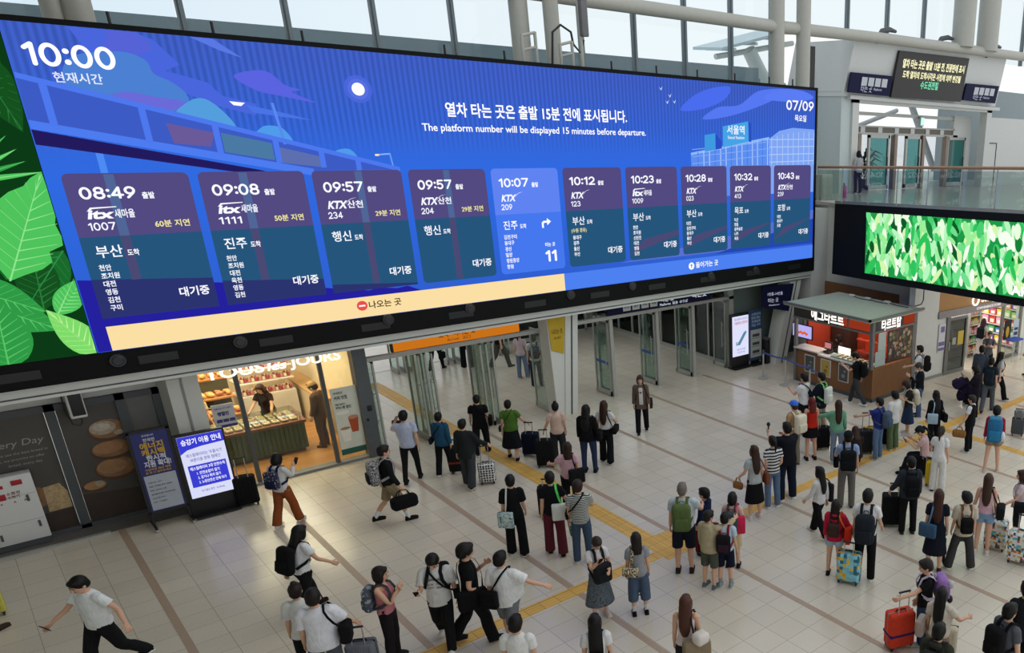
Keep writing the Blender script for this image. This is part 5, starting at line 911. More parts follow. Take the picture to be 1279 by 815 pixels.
kb = empty('control_cabinet', (22.5, 20.4, 5.6), label='small pale cabinet at the left end of the gallery', cat='cabinet'); MB().rbox((22.6, 20.45, 6.05), (.6, .35, .9), .02).build('body', cm('b4b8b2'), kb); MB().b2((22.35, 20.26, 5.7), (22.85, 20.275, 6.4)).build('door', cm('a8aca6'), kb)
# outside seen through the portal doors
ob = MB().b2((20, 60, -5), (90, 62, 8)); ob = ob.build('building_outside', mat('far_building', 'f2f4f6', .7)); tag(ob, 'pale office building far outside the gallery doors', 'building')
bz = empty('steel_brace', (33, 27, 5.6), label='pale slanting steel braces outside the gallery doors', cat='brace'); MB().cyl((29, 29, 10), (33.8, 29, 5.5), .12).build('strut', cm('a9aeb2'), bz); MB().cyl((39, 29, 10), (42, 29, 6), .2).build('strut', cm('a9aeb2'), bz); MB().cyl((33.5, 29, 8), (38, 29, 9.2), .12).build('strut', cm('a9aeb2'), bz)
struct('wall_gallery_end', MB().b2((21.1, 20.6, 5.3), (21.6, 20.8, 9.3)), WALL)
for x in (24.5, 28, 31.5):
    for y in (9, 12):
        lamp('added_gallery_fill_lamp', (x, y, 5.35), 1.2, 1.2, 40, (1, .97, .92)); dl = empty('ceiling_light', (x, y, 5.48), label='added square fill light panel under the gallery slab', cat='ceiling light', group='added gallery fill lights'); MB().b2((x-.3, y-.3, 5.46), (x+.3, y+.3, 5.49)).build('frame', WHITE, dl); MB().b2((x-.27, y-.27, 5.45), (x+.27, y+.27, 5.46)).build('diffuser', glow('fff8ee', 3), dl)  # fill lamps and panels added to brighten the area the slab shades
# ------------------------------------------------------------------ people: one rest figure, posed by weights
AD = Vector((math.sin(math.radians(15)), 0, -math.cos(math.radians(15))))
def sd(v, s): return Vector((v[0]*s, v[1], v[2]))
SHO = Vector((.17, -.01, 1.405)); ELB = SHO+AD*.285; WRI = ELB+AD*.245
HIP = Vector((.09, 0, .90)); KNE = Vector((.095, .012, .49)); ANK = Vector((.10, -.02, .085))
def ring(z, rx, ry, cx=0, cy=0, n=20): return [(cx+rx*math.cos(2*PI*i/n), cy+ry*math.sin(2*PI*i/n), z) for i in range(n)]
def shrink(mb, voxel, smooth, tris, protect=None):
    me = D.meshes.new('t'); me.from_pydata(mb.v, [], mb.f); ob = D.objects.new('t', me); COL.objects.link(ob)
    m = ob.modifiers.new('r', 'REMESH'); m.mode = 'VOXEL'; m.voxel_size = voxel
    if smooth: s = ob.modifiers.new('s', 'SMOOTH'); s.iterations = smooth; s.factor = .5
    dg = bpy.context.evaluated_depsgraph_get(); n = len(ob.evaluated_get(dg).data.polygons)
    d = ob.modifiers.new('d', 'DECIMATE'); d.ratio = min(1, tris/(2.0*n)); d.use_collapse_triangulate = True
    dg = bpy.context.evaluated_depsgraph_get(); m2 = D.meshes.new_from_object(ob.evaluated_get(dg))
    v = np.zeros(len(m2.vertices)*3); m2.vertices.foreach_get('co', v); v = v.reshape(-1, 3)
    m2.calc_loop_triangles(); f = np.zeros(len(m2.loop_triangles)*3, dtype=np.int32); m2.loop_triangles.foreach_get('vertices', f)
    D.objects.remove(ob); D.meshes.remove(me); D.meshes.remove(m2)
    return v, f.reshape(-1, 3)
def torso(mb, zs, n=20): return mb.loft([ring(z, rx, ry, 0, cy, n) for z, rx, ry, cy in zs])
BODYZ = [(.80, .09, .08, 0), (.86, .15, .10, -.005), (.95, .158, .106, -.01), (1.03, .142, .098, -.005), (1.10, .135, .095, 0), (1.2, .145, .1, 0), (1.3, .157, .104, -.005), (1.37, .155, .092, -.01), (1.42, .11, .072, -.012), (1.455, .06, .058, -.01), (1.5, .05, .054, .0), (1.55, .048, .052, .008)]
def infl(d, z0, z1, top=None, dy=0):
    out = []
    zs = [z0]+[z for z, *_ in BODYZ if z0 < z < z1]+[z1]
    for z in zs:
        rx = np.interp(z, [b[0] for b in BODYZ], [b[1] for b in BODYZ]); ry = np.interp(z, [b[0] for b in BODYZ], [b[2] for b in BODYZ]); cy = np.interp(z, [b[0] for b in BODYZ], [b[3] for b in BODYZ])
        rx = max(rx, .15 if z < 1.35 else rx); ry = max(ry, .1 if z < 1.35 else ry); out.append((z, rx+d, ry+d, cy))
    return out
def hand(mb, s):
    W0 = sd(WRI, s); A = sd(AD, s); inn = Vector((-s*math.cos(math.radians(15)), 0, -math.sin(math.radians(15))))
    mb.loft([[tuple(W0+A*t+Vector((0, wd*math.cos(q), 0))+inn*(th*math.sin(q))) for q in [2*PI*i/14 for i in range(14)]] for t, wd, th in [(-.02, .024, .02), (.01, .026, .02), (.045, .04, .017), (.085, .042, .015), (.1, .038, .012)]])
    for y, ln in [(.033, .068), (.011, .078), (-.011, .072), (-.033, .056)]:
        p = W0+A*.09+Vector((0, y, 0)); pts = [p]; a = .25
        for k in range(3): d_ = A*math.cos(a)+inn*math.sin(a); p = p+d_*(ln/3*1.05); pts.append(p); a += .42
        mb.tube(pts, [.0098, .0094, .0088, .0075], 8)
    p = W0+A*.025+Vector((0, .03, 0)); d1 = (A*.62+Vector((0, .62, 0))+inn*.3).normalized(); d2 = (A*.85+Vector((0, .35, 0))+inn*.4).normalized()
    mb.tube([p-d1*.01, p+d1*.035, p+d1*.035+d2*.032], [.013, .0115, .009], 8)
def legs(mb, r, z1, zt=.9):
    for s in (1, -1):
        P = [(.9, r[0]), (.7, r[0]*.55+r[1]*.45), (.49, r[1]), (.33, r[1]*.55+r[2]*.45), (.06, r[2])]; pts = []; rs = []
        for z, q in P:
            if z < z1: break
            x = np.interp(z, [.06, .49, .9], [.106, .104, .092]); y = np.interp(z, [.06, .33, .49, .9], [-.02, -.012, .01, 0]); pts.append((s*x, y, z)); rs.append(q)
        q = np.interp(z1, [p[0] for p in P[::-1]], [p[1] for p in P[::-1]]); x = np.interp(z1, [.06, .49, .9], [.106, .104, .092]); pts.append((s*x, np.interp(z1, [.06, .33, .49, .9], [-.02, -.012, .01, 0]), z1)); rs.append(float(q))
        mb.tube(pts, [float(t) for t in rs], 16)
def sleeves(mb, r0, r1, r2, f):
    for s in (1, -1):
        S0 = sd(SHO, s); mb.ell(S0+Vector((-s*.015, 0, -.005)), (r0*1.02, r0*1.05, r0*.95), 12, 8)
        if f <= 1: mb.tube([S0-sd(AD, s)*.0, S0+sd(AD, s)*.285*f], [r0, r0*(1-f)+r1*f+.006], 14)
        else: mb.tube([S0, sd(ELB, s), sd(ELB, s)+sd(AD, s)*(.245*(f-1))], [r0, r1, r2], 14)
TPL = {}
def tpl(name):
    if name in TPL: return TPL[name]
    mb = MB(); vx, sm, tr = .011, 3, 1500
    if name == 'body':
        vx, sm, tr = .005, 2, 9000; torso(mb, BODYZ)
        for s in (1, -1):
            mb.tube([sd(HIP, s)+Vector((0, 0, .03)), (s*.092, .004, .7), sd(KNE, s), (s*.098, -.014, .36), (s*.10, -.02, .2), sd(ANK, s), (s*.10, -.02, .05)], [.085, .073, .054, .052, .041, .034, .036], 16)
            mb.ell((s*.1, .03, .035), (.038, .11, .032), 12, 8)
            mb.ell(sd(SHO, s)+Vector((-s*.015, 0, 0)), (.052, .055, .05), 12, 8); mb.tube([sd(SHO, s), sd(SHO, s)+sd(AD, s)*.12, sd(ELB, s), sd(ELB, s)+sd(AD, s)*.07, sd(WRI, s)], [.048, .045, .036, .037, .026], 14); hand(mb, s)
            mb.ell((s*.077, .002, 1.592), (.012, .02, .03), 10, 6)
        mb.ell((0, .012, 1.612), (.074, .093, .108), 20, 14); mb.ell((0, .035, 1.545), (.052, .055, .05), 14, 10); mb.ell((0, .108, 1.585), (.012, .018, .024), 10, 8); mb.ell((0, .083, 1.632), (.05, .02, .014), 12, 8); mb.ell((0, .085, 1.54), (.026, .014, .014), 10, 8)
    elif name == 'eyes':
        for s in (1, -1): mb.ell((s*.03, .098, 1.607), (.013, .007, .007), 10, 6); mb.tube([(s*.015, .104, 1.633), (s*.03, .104, 1.637), (s*.048, .094, 1.632)], .004, 6)
        v = np.array(mb.v); f = []
        for q in mb.f: f += [(q[0], q[i], q[i+1]) for i in range(1, len(q)-1)]
        TPL[name] = (v, np.array(f), weights(v)); return TPL[name]
    elif name == 'lips':
        mb.ell((0, .1005, 1.543), (.02, .005, .006), 10, 6); v = np.array(mb.v); f = []
        for q in mb.f: f += [(q[0], q[i], q[i+1]) for i in range(1, len(q)-1)]
        TPL[name] = (v, np.array(f), weights(v)); return TPL[name]
    elif name in ('tee', 'long', 'jacket', 'hoodie', 'vest', 'tank', 'crop', 'big_tee'):
        d = {'jacket': .036, 'hoodie': .036, 'vest': .04, 'tank': .023, 'big_tee': .036}.get(name, .021); hem = {'jacket': .76, 'vest': .8, 'tank': .94, 'crop': .98, 'tee': .87, 'hoodie': .84, 'big_tee': .82}.get(name, .86)
        if name == 'tank':
            torso(mb, infl(d, hem, 1.36)+[(1.39, .1, .07, -.01)])
            for s in (1, -1): mb.tube([(s*.075, -.085, 1.33), (s*.075, -.07, 1.42), (s*.07, 0, 1.445), (s*.07, .06, 1.41), (s*.075, .08, 1.34)], .02, 8)
        else: torso(mb, infl(d, hem, 1.43)+[(1.462, .078, .072, -.01), (1.475, .066, .062, -.008)])
        if name in ('tee', 'crop'): sleeves(mb, .066, .064, 0, .62)
        if name == 'big_tee': sleeves(mb, .076, .08, 0, .8)
        if name == 'long': sleeves(mb, .064, .055, .044, 1.93)
        if name in ('jacket', 'hoodie'): sleeves(mb, .073, .065, .055, 1.93)
        if name == 'hoodie': mb.ell((0, -.09, 1.45), (.1, .06, .055), 12, 8)
        tr = 2200
    elif name in ('slim', 'regular', 'wide', 'shorts', 'minishorts', 'capri'):
        torso(mb, infl(.014 if name == 'slim' else .018, .83, 1.0)); legs(mb, {'slim': (.094, .064, .05), 'regular': (.098, .078, .07), 'wide': (.1, .088, .094), 'shorts': (.1, .09, .09), 'minishorts': (.102, .098, .098), 'capri': (.102, .098, .094)}[name], {'shorts': .5, 'minishorts': .72, 'capri': .33}.get(name, .05)); tr = 1800
    elif name.startswith('skirt') or name.startswith('dress'):
        hem = float(name.split('_')[1])/100; fl = float(name.split('_')[2])/100; top = 1.0 if name[0] == 's' else 1.43
        R = infl(.016 if name[0] == 's' else .024, .9, top)+([(1.462, .078, .072, -.01)] if name[0] == 'd' else [])
        lo = [(hem+(.9-hem)*t, .174+fl*(1-t), .126+fl*(1-t), -.005) for t in (0, .33, .66)]
        torso(mb, lo+R, 24); tr = 1500
        if name[0] == 'd': sleeves(mb, .068, .064, 0, .62); tr = 2200
    elif name in ('short', 'bob', 'long_hair', 'mid_hair', 'ponytail', 'bun', 'cropped', 'fluffy'):
        g = {'cropped': -.006, 'fluffy': .016}.get(name, .006)
        mb.ell((0, -.008, 1.64), (.086+g, .103+g, .1+g), 18, 12); mb.ell((0, -.045, 1.59), (.078+g, .068+g, .078), 14, 10); mb.ell((0, .058, 1.69), (.066, .05+g, .034+g), 12, 8)
        if name in ('bob', 'long_hair', 'mid_hair'):
            mb.ell((0, -.032, 1.565), (.098, .082, .11), 16, 10)
            for s in (1, -1): mb.ell((s*.078, .025, 1.58), (.022, .045, .1), 10, 8)
        if name == 'long_hair': mb.loft([ring(z, a, b, 0, c, 16) for z, a, b, c in [(1.6, .09, .06, -.05), (1.45, .108, .05, -.09), (1.32, .108, .042, -.128), (1.22, .095, .034, -.138), (1.12, .05, .02, -.138)]])
        if name == 'mid_hair': mb.loft([ring(z, a, b, 0, c, 16) for z, a, b, c in [(1.6, .09, .06, -.05), (1.45, .108, .05, -.09), (1.36, .09, .035, -.12)]])
        if name == 'ponytail': mb.tube([(0, -.08, 1.66), (0, -.14, 1.65), (0, -.165, 1.56), (0, -.155, 1.42)], [.03, .034, .035, .016], 10)
        if name == 'bun': mb.ell((0, -.03, 1.752), (.045, .045, .045), 10, 8)
        tr = 900
    elif name == 'cap':
        mb.loft([ring(z, a, b, 0, -.005, 18) for z, a, b in [(1.635, .094, .112), (1.67, .093, .11), (1.71, .08, .095), (1.738, .05, .06), (1.748, .015, .018)]])
        mb.prism([(x, .085+.09*math.cos(x*14), 1.64) for x in [-.085+.017*i for i in range(11)]]+[(.085, .05, 1.64), (-.085, .05, 1.64)], (0, 0, .014)); vx = .008; tr = 700
    elif name.startswith('shoe'):
        s = 1 if name.endswith('r') else -1
        mb.ell((s*.1, .04, .04), (.046, .135, .05), 16, 10); mb.ell((s*.1, -.035, .06), (.043, .055, .06), 14, 8); mb.ell((s*.1, .1, .03), (.047, .07, .035), 12, 8); mb.box((s*.1, .03, .013), (.085, .25, .024)); vx = .009; tr = 420
    elif name == 'sock':
        for s in (1, -1): mb.tube([(s*.1, -.02, .05), (s*.1, -.02, .14), (s*.099, -.016, .24)], [.042, .041, .048], 12)
        tr = 400
    v, f = shrink(mb, vx, sm, tr)
    if name.startswith('shoe'): v[:, 2] = np.maximum(v[:, 2], 0)
    w = weights(v)
    if name.startswith('skirt') or name.startswith('dress'): w = skirtw(v, w)
    if name.startswith('shoe'): w[:] = 0; w[:, 15 if name.endswith('r') else 16] = 1
    if name in ('short', 'bob', 'ponytail', 'bun', 'cropped', 'cap', 'fluffy'): w[:] = 0; w[:, 4] = 1
    if name in ('long_hair', 'mid_hair'):
        t_ = np.clip((v[:, 2]-1.38)/.16, 0, 1); w[:] = 0; w[:, 4] = t_; w[:, 2] = 1-t_
    TPL[name] = (v, f, w); return TPL[name]
NB = 17
PAR = [-1, 0, 1, 2, 3, 2, 2, 5, 6, 7, 8, 0, 0, 11, 12, 13, 14]
JNT = [Vector((0, 0, .93)), Vector((0, -.01, 1.06)), Vector((0, -.01, 1.22)), Vector((0, -.01, 1.45)), Vector((0, .005, 1.53)), SHO, sd(SHO, -1), ELB, sd(ELB, -1), WRI, sd(WRI, -1), HIP, sd(HIP, -1), KNE, sd(KNE, -1), ANK, sd(ANK, -1)]
CAP = [((0, 0, .88), (0, 0, 1.0), .13), ((0, -.01, 1.05), (0, -.01, 1.16), .125), ((0, -.01, 1.22), (0, -.01, 1.37), .14), ((0, -.01, 1.45), (0, 0, 1.5), .05), ((0, .01, 1.57), (0, .01, 1.65), .085)]
for s in (1, -1): pass
CAP += [(SHO+AD*.03, ELB, .05), (sd(SHO+AD*.03, -1), sd(ELB, -1), .05), (ELB, WRI, .035), (sd(ELB, -1), sd(WRI, -1), .035), (WRI+AD*.02, WRI+AD*.16, .03), (sd(WRI+AD*.02, -1), sd(WRI+AD*.16, -1), .03)]
CAP += [((.09, 0, .82), KNE, .08), ((-.09, 0, .82), sd(KNE, -1), .08), (KNE, ANK, .05), (sd(KNE, -1), sd(ANK, -1), .05), ((.1, -.01, .05), (.1, .12, .03), .04), ((-.1, -.01, .05), (-.1, .12, .03), .04)]
def weights(v):
    d = np.zeros((len(v), NB))
    for i, (a, b, r) in enumerate(CAP):
        a = np.array(a); b = np.array(b); ab = b-a; t = np.clip(((v-a) @ ab)/(ab @ ab), 0, 1); d[:, i] = np.linalg.norm(v-(a+t[:, None]*ab), axis=1)-r
    x = v[:, 0]
    for i in range(5, NB): d[:, i] += np.maximum(0, -x if i % 2 == 1 else x)*6
    for i in (5, 6, 7, 8, 9, 10): d[:, i] += np.maximum(0, .13-abs(x))*3
    w = np.exp(-(d-d.min(1, keepdims=True))/.022); w[w < .03] = 0
    return w/w.sum(1, keepdims=True)
def skirtw(v, w):
    z = v[:, 2]; b = np.clip((.95-z)/.25, 0, 1); r = np.clip(.5+v[:, 0]/.22, 0, 1); k = np.clip((.5-z)/.3, 0, 1)*.5; o = w.copy(); lo = z < .97
    o[lo] = 0; o[lo, 0] = (1-b*.75)[lo]; 
    for i, rr_ in ((11, r), (12, 1-r)): o[lo, i] = (b*.75*rr_*(1-k))[lo]; o[lo, i+2] = (b*.75*rr_*k)[lo]
    return o
def R3(ax, deg): return np.array(Matrix.Rotation(math.radians(deg), 3, ax))
def fk(p):
    L_ = [np.eye(3) for _ in range(NB)]
    L_[0] = R3('X', -p.get('tilt', 0)) @ R3('Y', p.get('lean', 0)); L_[1] = R3('X', -p.get('bend', 0)*.5) @ R3('Z', p.get('twist', 0)*.5); L_[2] = R3('X', -p.get('bend', 0)*.5) @ R3('Z', p.get('twist', 0)*.5)
    L_[3] = R3('Z', p.get('hy', 0)*.4) @ R3('X', -p.get('hp', 0)*.4); L_[4] = R3('Z', p.get('hy', 0)*.6) @ R3('X', -p.get('hp', 0)*.6)
    for k, s in ((0, 1), (1, -1)):
        c = 'rl'[k]; fl, ab, tw, el = p.get('a'+c, (4, -9, 0, 12))
        L_[5+k] = R3('X', fl) @ R3('Y', -s*ab) @ R3('Z', s*tw); L_[7+k] = R3('X', el); h = p.get('h'+c, (0, 0, 0))
        f_, a_, kn = (list(p.get('l'+c, (0, 1, 0)))+[0])[:3]
        L_[11+k] = R3('X', f_) @ R3('Y', -s*a_); L_[13+k] = R3('X', -kn); L_[15+k] = R3('X', p.get('f'+c, kn-f_ if p.get('flat', 1) else 0))
    G = []
    for i in range(NB):
        m = np.eye(4); m[:3, :3] = L_[i]; j = np.array(JNT[i]); m[:3, 3] = j-L_[i] @ j
        G.append(m if PAR[i] < 0 else G[PAR[i]] @ m)
    return np.array(G)
SKIN = mat('skin', 'd2a488', .55, noise=.04); SKIN2 = mat('skin_tan', 'b98a6a', .55, noise=.04); LIPM = mat('lips', 'a8625c', .5); EYEM = mat('eye_dark', '241c1a', .4)
def pattern(kind, *cs, sc=1.0):
    k = 'pattern_%s_%s_%s' % (kind, '_'.join(cs), sc)
    if k in MATS: return MATS[k]
    m = D.materials.new(k); m.use_nodes = True; n = m.node_tree; b = n.nodes['Principled BSDF']; b.inputs['Roughness'].default_value = .7; t = n.nodes.new('ShaderNodeTexCoord'); L = n.links.new
    if kind == 'stripe':
        w = n.nodes.new('ShaderNodeTexWave'); w.bands_direction = 'Z'; w.inputs['Scale'].default_value = sc; L(t.outputs['Object'], w.inputs['Vector']); src = w.outputs['Fac']; pos = .5
    elif kind == 'check':
        w = n.nodes.new('ShaderNodeTexVoronoi'); w.distance = 'CHEBYCHEV'; w.inputs['Scale'].default_value = sc; w.inputs['Randomness'].default_value = .15; L(t.outputs['Object'], w.inputs['Vector']); src = w.outputs['Distance']; pos = .36
    elif kind == 'dots':
        w = n.nodes.new('ShaderNodeTexVoronoi'); w.inputs['Scale'].default_value = sc; L(t.outputs['Object'], w.inputs['Vector']); src = w.outputs['Distance']; pos = .25
    elif kind == 'blotch':
        w = n.nodes.new('ShaderNodeTexNoise'); w.inputs['Scale'].default_value = sc; w.inputs['Detail'].default_value = 2; L(t.outputs['Object'], w.inputs['Vector']); src = w.outputs[0]; pos = .5
    else:
        w = n.nodes.new('ShaderNodeTexVoronoi'); w.distance = 'CHEBYCHEV'; w.inputs['Scale'].default_value = sc; w.inputs['Randomness'].default_value = .3; L(t.outputs['Object'], w.inputs['Vector']); s_ = n.nodes.new('ShaderNodeSeparateColor'); L(w.outputs['Color'], s_.inputs[0]); src = s_.outputs[0]; pos = None
    r = n.nodes.new('ShaderNodeValToRGB'); r.color_ramp.interpolation = 'CONSTANT'; e = r.color_ramp.elements
    ps = [0]+([pos] if pos and len(cs) == 2 else [(i+1)/len(cs) if kind != 'blotch' else .42+.16*i/(max(1, len(cs)-2)) for i in range(len(cs)-1)])
    e[0].position = 0; e[0].color = lin(cs[0]); e[1].position = ps[1]; e[1].color = lin(cs[1])
    for q, c in zip(ps[2:], cs[2:]): x = e.new(q); x.color = lin(c)
    L(src, r.inputs[0]); L(r.outputs[0], b.inputs[0]); MATS[k] = m; return m
def cl(c):
    if not isinstance(c, str): return c
    k = 'cloth_'+c
    if k in MATS: return MATS[k]
    m = mat(k, c, .9, noise=.08, scale=14, spec=.15); n = m.node_tree; b = n.nodes['Principled BSDF']; t = n.nodes.new('ShaderNodeTexCoord'); g = n.nodes.new('ShaderNodeMapping'); g.inputs['Scale'].default_value = (1, 1, .45); x = n.nodes.new('ShaderNodeTexNoise'); x.inputs['Scale'].default_value = 13; x.inputs['Detail'].default_value = 2; x.inputs['Distortion'].default_value = .8; u = n.nodes.new('ShaderNodeBump'); u.inputs['Strength'].default_value = .55; u.inputs['Distance'].default_value = .03
    for p, q in ((t.outputs['Object'], g.inputs[0]), (g.outputs[0], x.inputs['Vector']), (x.outputs[0], u.inputs['Height']), (u.outputs[0], b.inputs['Normal'])): n.links.new(p, q)
    return m
def np_mesh(name, v, f, mats, mi=None):
    me = D.meshes.new(name); nv, nf = len(v), len(f); me.vertices.add(nv); me.vertices.foreach_set('co', np.ascontiguousarray(v, dtype=np.float32).ravel()); me.loops.add(nf*3); me.loops.foreach_set('vertex_index', np.ascontiguousarray(f, dtype=np.int32).ravel()); me.polygons.add(nf); me.polygons.foreach_set('loop_start', np.arange(0, nf*3, 3, dtype=np.int32))
    for m in mats: me.materials.append(m)
    if mi is not None: me.polygons.foreach_set('material_index', mi)
    me.polygons.foreach_set('use_smooth', np.ones(nf, dtype=bool)); me.update(calc_edges=True); return me
class Person: pass
def person(label, feet=None, head=None, h=None, face=0, sex='m', top=('tee', 'e0e0de'), bottom=('slim', '202226'), hair=('short', '16130f'), shoes=('2a2a2c', 'e8e8e6'), pose=None, skin=None, cap=None, fat=1.0, socks=None, z0=0.0, xy=None, lift=0.0, group=None):
    pose = pose or {}; P = Person()
    if xy is not None: g = np.array([xy[0], xy[1], z0])
    elif feet is not None:
        g = gnd(feet[0], feet[1], z0)
        if h is None:
            lo, hi = .8, 2.2
            for _ in range(30):
                m = (lo+hi)/2
                if pix([g[0], g[1], z0+m])[1] > head[1]: lo = m
                else: hi = m
            h = min(1.86 if sex == 'm' else 1.75, max(1.56, m+.0))
    else: g = gnd(head[0], head[1], z0+h*pose.get('hk', .985)); g[2] = z0
    k = h/1.72; dv = Vector((g[0], g[1])); th = math.atan2(-dv.x, dv.y)-math.radians(face)
    G = fk(pose); rnd_ = random.Random(label); female = sex == 'f'; kid = h < 1.5
    def shape(v, w, nm):
        v = v.copy(); wa = w[:, 5:11].sum(1); z = v[:, 2]
        if female:
            gz = np.interp(z, [.3, .5, .8, .92, 1.08, 1.2, 1.4, 1.5, 1.6], [1, 1, 1.0, 1.03, .86, .87, .87, .9, .97]); v[:, 0] = v[:, 0]*gz*(1-wa)+(v[:, 0]-np.sign(v[:, 0])*.17*.12)*wa
            v[:, 1] += np.where(v[:, 1] > 0, .03*np.exp(-((z-1.26)/.06)**2)*np.exp(-(v[:, 0]/.12)**2), 0)*(1-wa)
            arm = wa > .3; v[arm, 1] *= 1
        if kid: hd = w[:, 4] > .5; v[hd] = (v[hd]-[0, 0, 1.48])*[1.2, 1.18, 1.16]+[0, 0, 1.48]
        hw_ = w[:, 4][:, None]; v = v+hw_*((v-[0, 0, 1.53])*[.08, .05, .05])
        fx = fat*(1-wa)+1*wa; tz = np.clip((1.5-z)/.1, 0, 1); fx = 1+(fx-1)*tz; v[:, 0] = v[:, 0]*fx+np.sign(v[:, 0])*(fat-1)*.15*wa*tz; v[:, 1] *= fx
        return v
    def pz(name):
        v, f, w = tpl(name); v = shape(v, w, name); vh = np.c_[v, np.ones(len(v))]; out = np.einsum('nb,bij,nj->ni', w, G[:, :3, :], vh); return out, f
    sr, fr = pz('shoe_r'); sl, fl = pz('shoe_l'); bo, bf = pz('body')
    mn = min(sr[:, 2].min(), sl[:, 2].min()) if pose.get('ground', 1) else pose.get('zmin', 0)
    c, s = math.cos(th), math.sin(th); A4 = np.eye(4); A4[:3, :3] = np.array([[c, -s, 0], [s, c, 0], [0, 0, 1]])*k; hz = A4[:3, :3] @ np.array([0, 0, -mn]); A4[:3, 3] = [g[0]+hz[0], g[1]+hz[1], z0+lift-mn*k]
    if pose.get('cen'):          # keep the feet centre on the mark
        pass
    if head is not None and feet is None or pose.get('headfix'):
        hp_ = (G[4] @ np.array([0, .01, 1.72, 1])); w_ = A4 @ hp_; tgt = gnd(head[0], head[1], w_[2]); A4[0, 3] += tgt[0]-w_[0]; A4[1, 3] += tgt[1]-w_[1]
    elif feet is not None:
        fc_ = (np.r_[sr, sl]).mean(0); w_ = A4 @ np.r_[fc_, 1]; A4[0, 3] += g[0]-w_[0]; A4[1, 3] += g[1]-w_[1]
    P.A = Matrix([list(r) for r in A4]); P.G = [Matrix([list(r) for r in m]) for m in G]; P.k = k; P.th = th; P.label = label; P.fat = fat; P.female = female
    root = empty('person', (A4[0, 3], A4[1, 3], z0), 0, label, 'person', group); P.root = root; o3 = np.array([A4[0, 3], A4[1, 3], z0])
    def part(name, v, f, mats, mi=None, par=None):
        vw = v @ A4[:3, :3].T+A4[:3, 3]-o3; ob = D.objects.new(name, np_mesh(name, vw, f, mats, mi)); COL.objects.link(ob); ob.parent = par or root; W[ob.name] = W[root.name]; return ob
    sk = skin or SKIN
    rv, _, rw = tpl('body'); fcn = rv[bf].mean(1); fa_ = rw[bf].mean(1)[:, 5:11].sum(1); tn0 = (top if not isinstance(top, list) else top[0])[0]; bmi = np.zeros(len(bf), dtype=np.int32)
    bh = 1.1 if not bottom else ({'shorts': .55, 'minishorts': .76, 'capri': .38}.get(bottom[0], int(bottom[0].split('_')[1])/100+.3 if bottom[0].startswith('skirt') else .1)); th_ = {'jacket': .9, 'tank': .97, 'crop': 1.0}.get(tn0, .93)
    if tn0.startswith('dress'): th_ = .8
    bmi[(fcn[:, 2] > bh) & (fcn[:, 2] < 1.0) & (fa_ < .5)] = 2; bmi[(fcn[:, 2] > th_) & (fcn[:, 2] < (1.3 if tn0 == 'tank' else 1.42)) & (fa_ < .5)] = 1
    if tn0 != 'tank':
        da = np.where(fa_ >= .5, 1, 0)*(1.405-fcn[:, 2])/.966; lim = {'tee': .12, 'crop': .12, 'dress': .12, 'big_tee': .18, 'vest': .0}.get(tn0.split('_20')[0] if not tn0.startswith('dress') else 'dress', .48); bmi[(fa_ >= .5) & (da < lim)] = 1
    t0c = (top if not isinstance(top, list) else top[0])[1]; body = part('body', bo, bf, [sk, cl(t0c), cl(bottom[1] if bottom else t0c)], bmi); part('eyes', *pz('eyes'), [EYEM], par=body); part('lips', *pz('lips'), [LIPM], par=body)
    if hair: part('hair', *pz(hair[0]), [mat('hair_'+hair[1], hair[1], .5, noise=.1, scale=40, spec=.25)])
    if cap: part('cap', *pz('cap'), [cl(cap)])
    tn = {'tee': 'shirt', 'big_tee': 'shirt', 'crop': 'shirt', 'long': 'long_sleeved_shirt', 'tank': 'tank_top', 'jacket': 'jacket', 'hoodie': 'hooded_top', 'vest': 'vest'}
    tops = top if isinstance(top, list) else [top]
    for tt in tops:
        part(tn.get(tt[0], 'dress'), *pz(tt[0]), [cl(tt[1])])
    if bottom: part({'shorts': 'shorts', 'minishorts': 'shorts', 'capri': 'trousers'}.get(bottom[0], 'skirt' if bottom[0].startswith('skirt') else 'trousers'), *pz(bottom[0]), [cl(bottom[1])])
    if socks: part('socks', *pz('sock'), [cl(socks)])
    for nm, v, f in (('shoe', sr, fr), ('shoe', sl, fl)):
        rv = tpl('shoe_r' if v is sr else 'shoe_l')[0]; mi = (rv[f].mean(1)[:, 2] < .026).astype(np.int32); part(nm, v, f, [cl(shoes[0]), cl(shoes[1])], mi)
    P.M = lambda bone: P.A @ P.G[bone]
    P.hand = lambda s: P.A @ (P.G[9 if s > 0 else 10] @ (sd(WRI, s)+sd(AD, s)*.1))
    return P
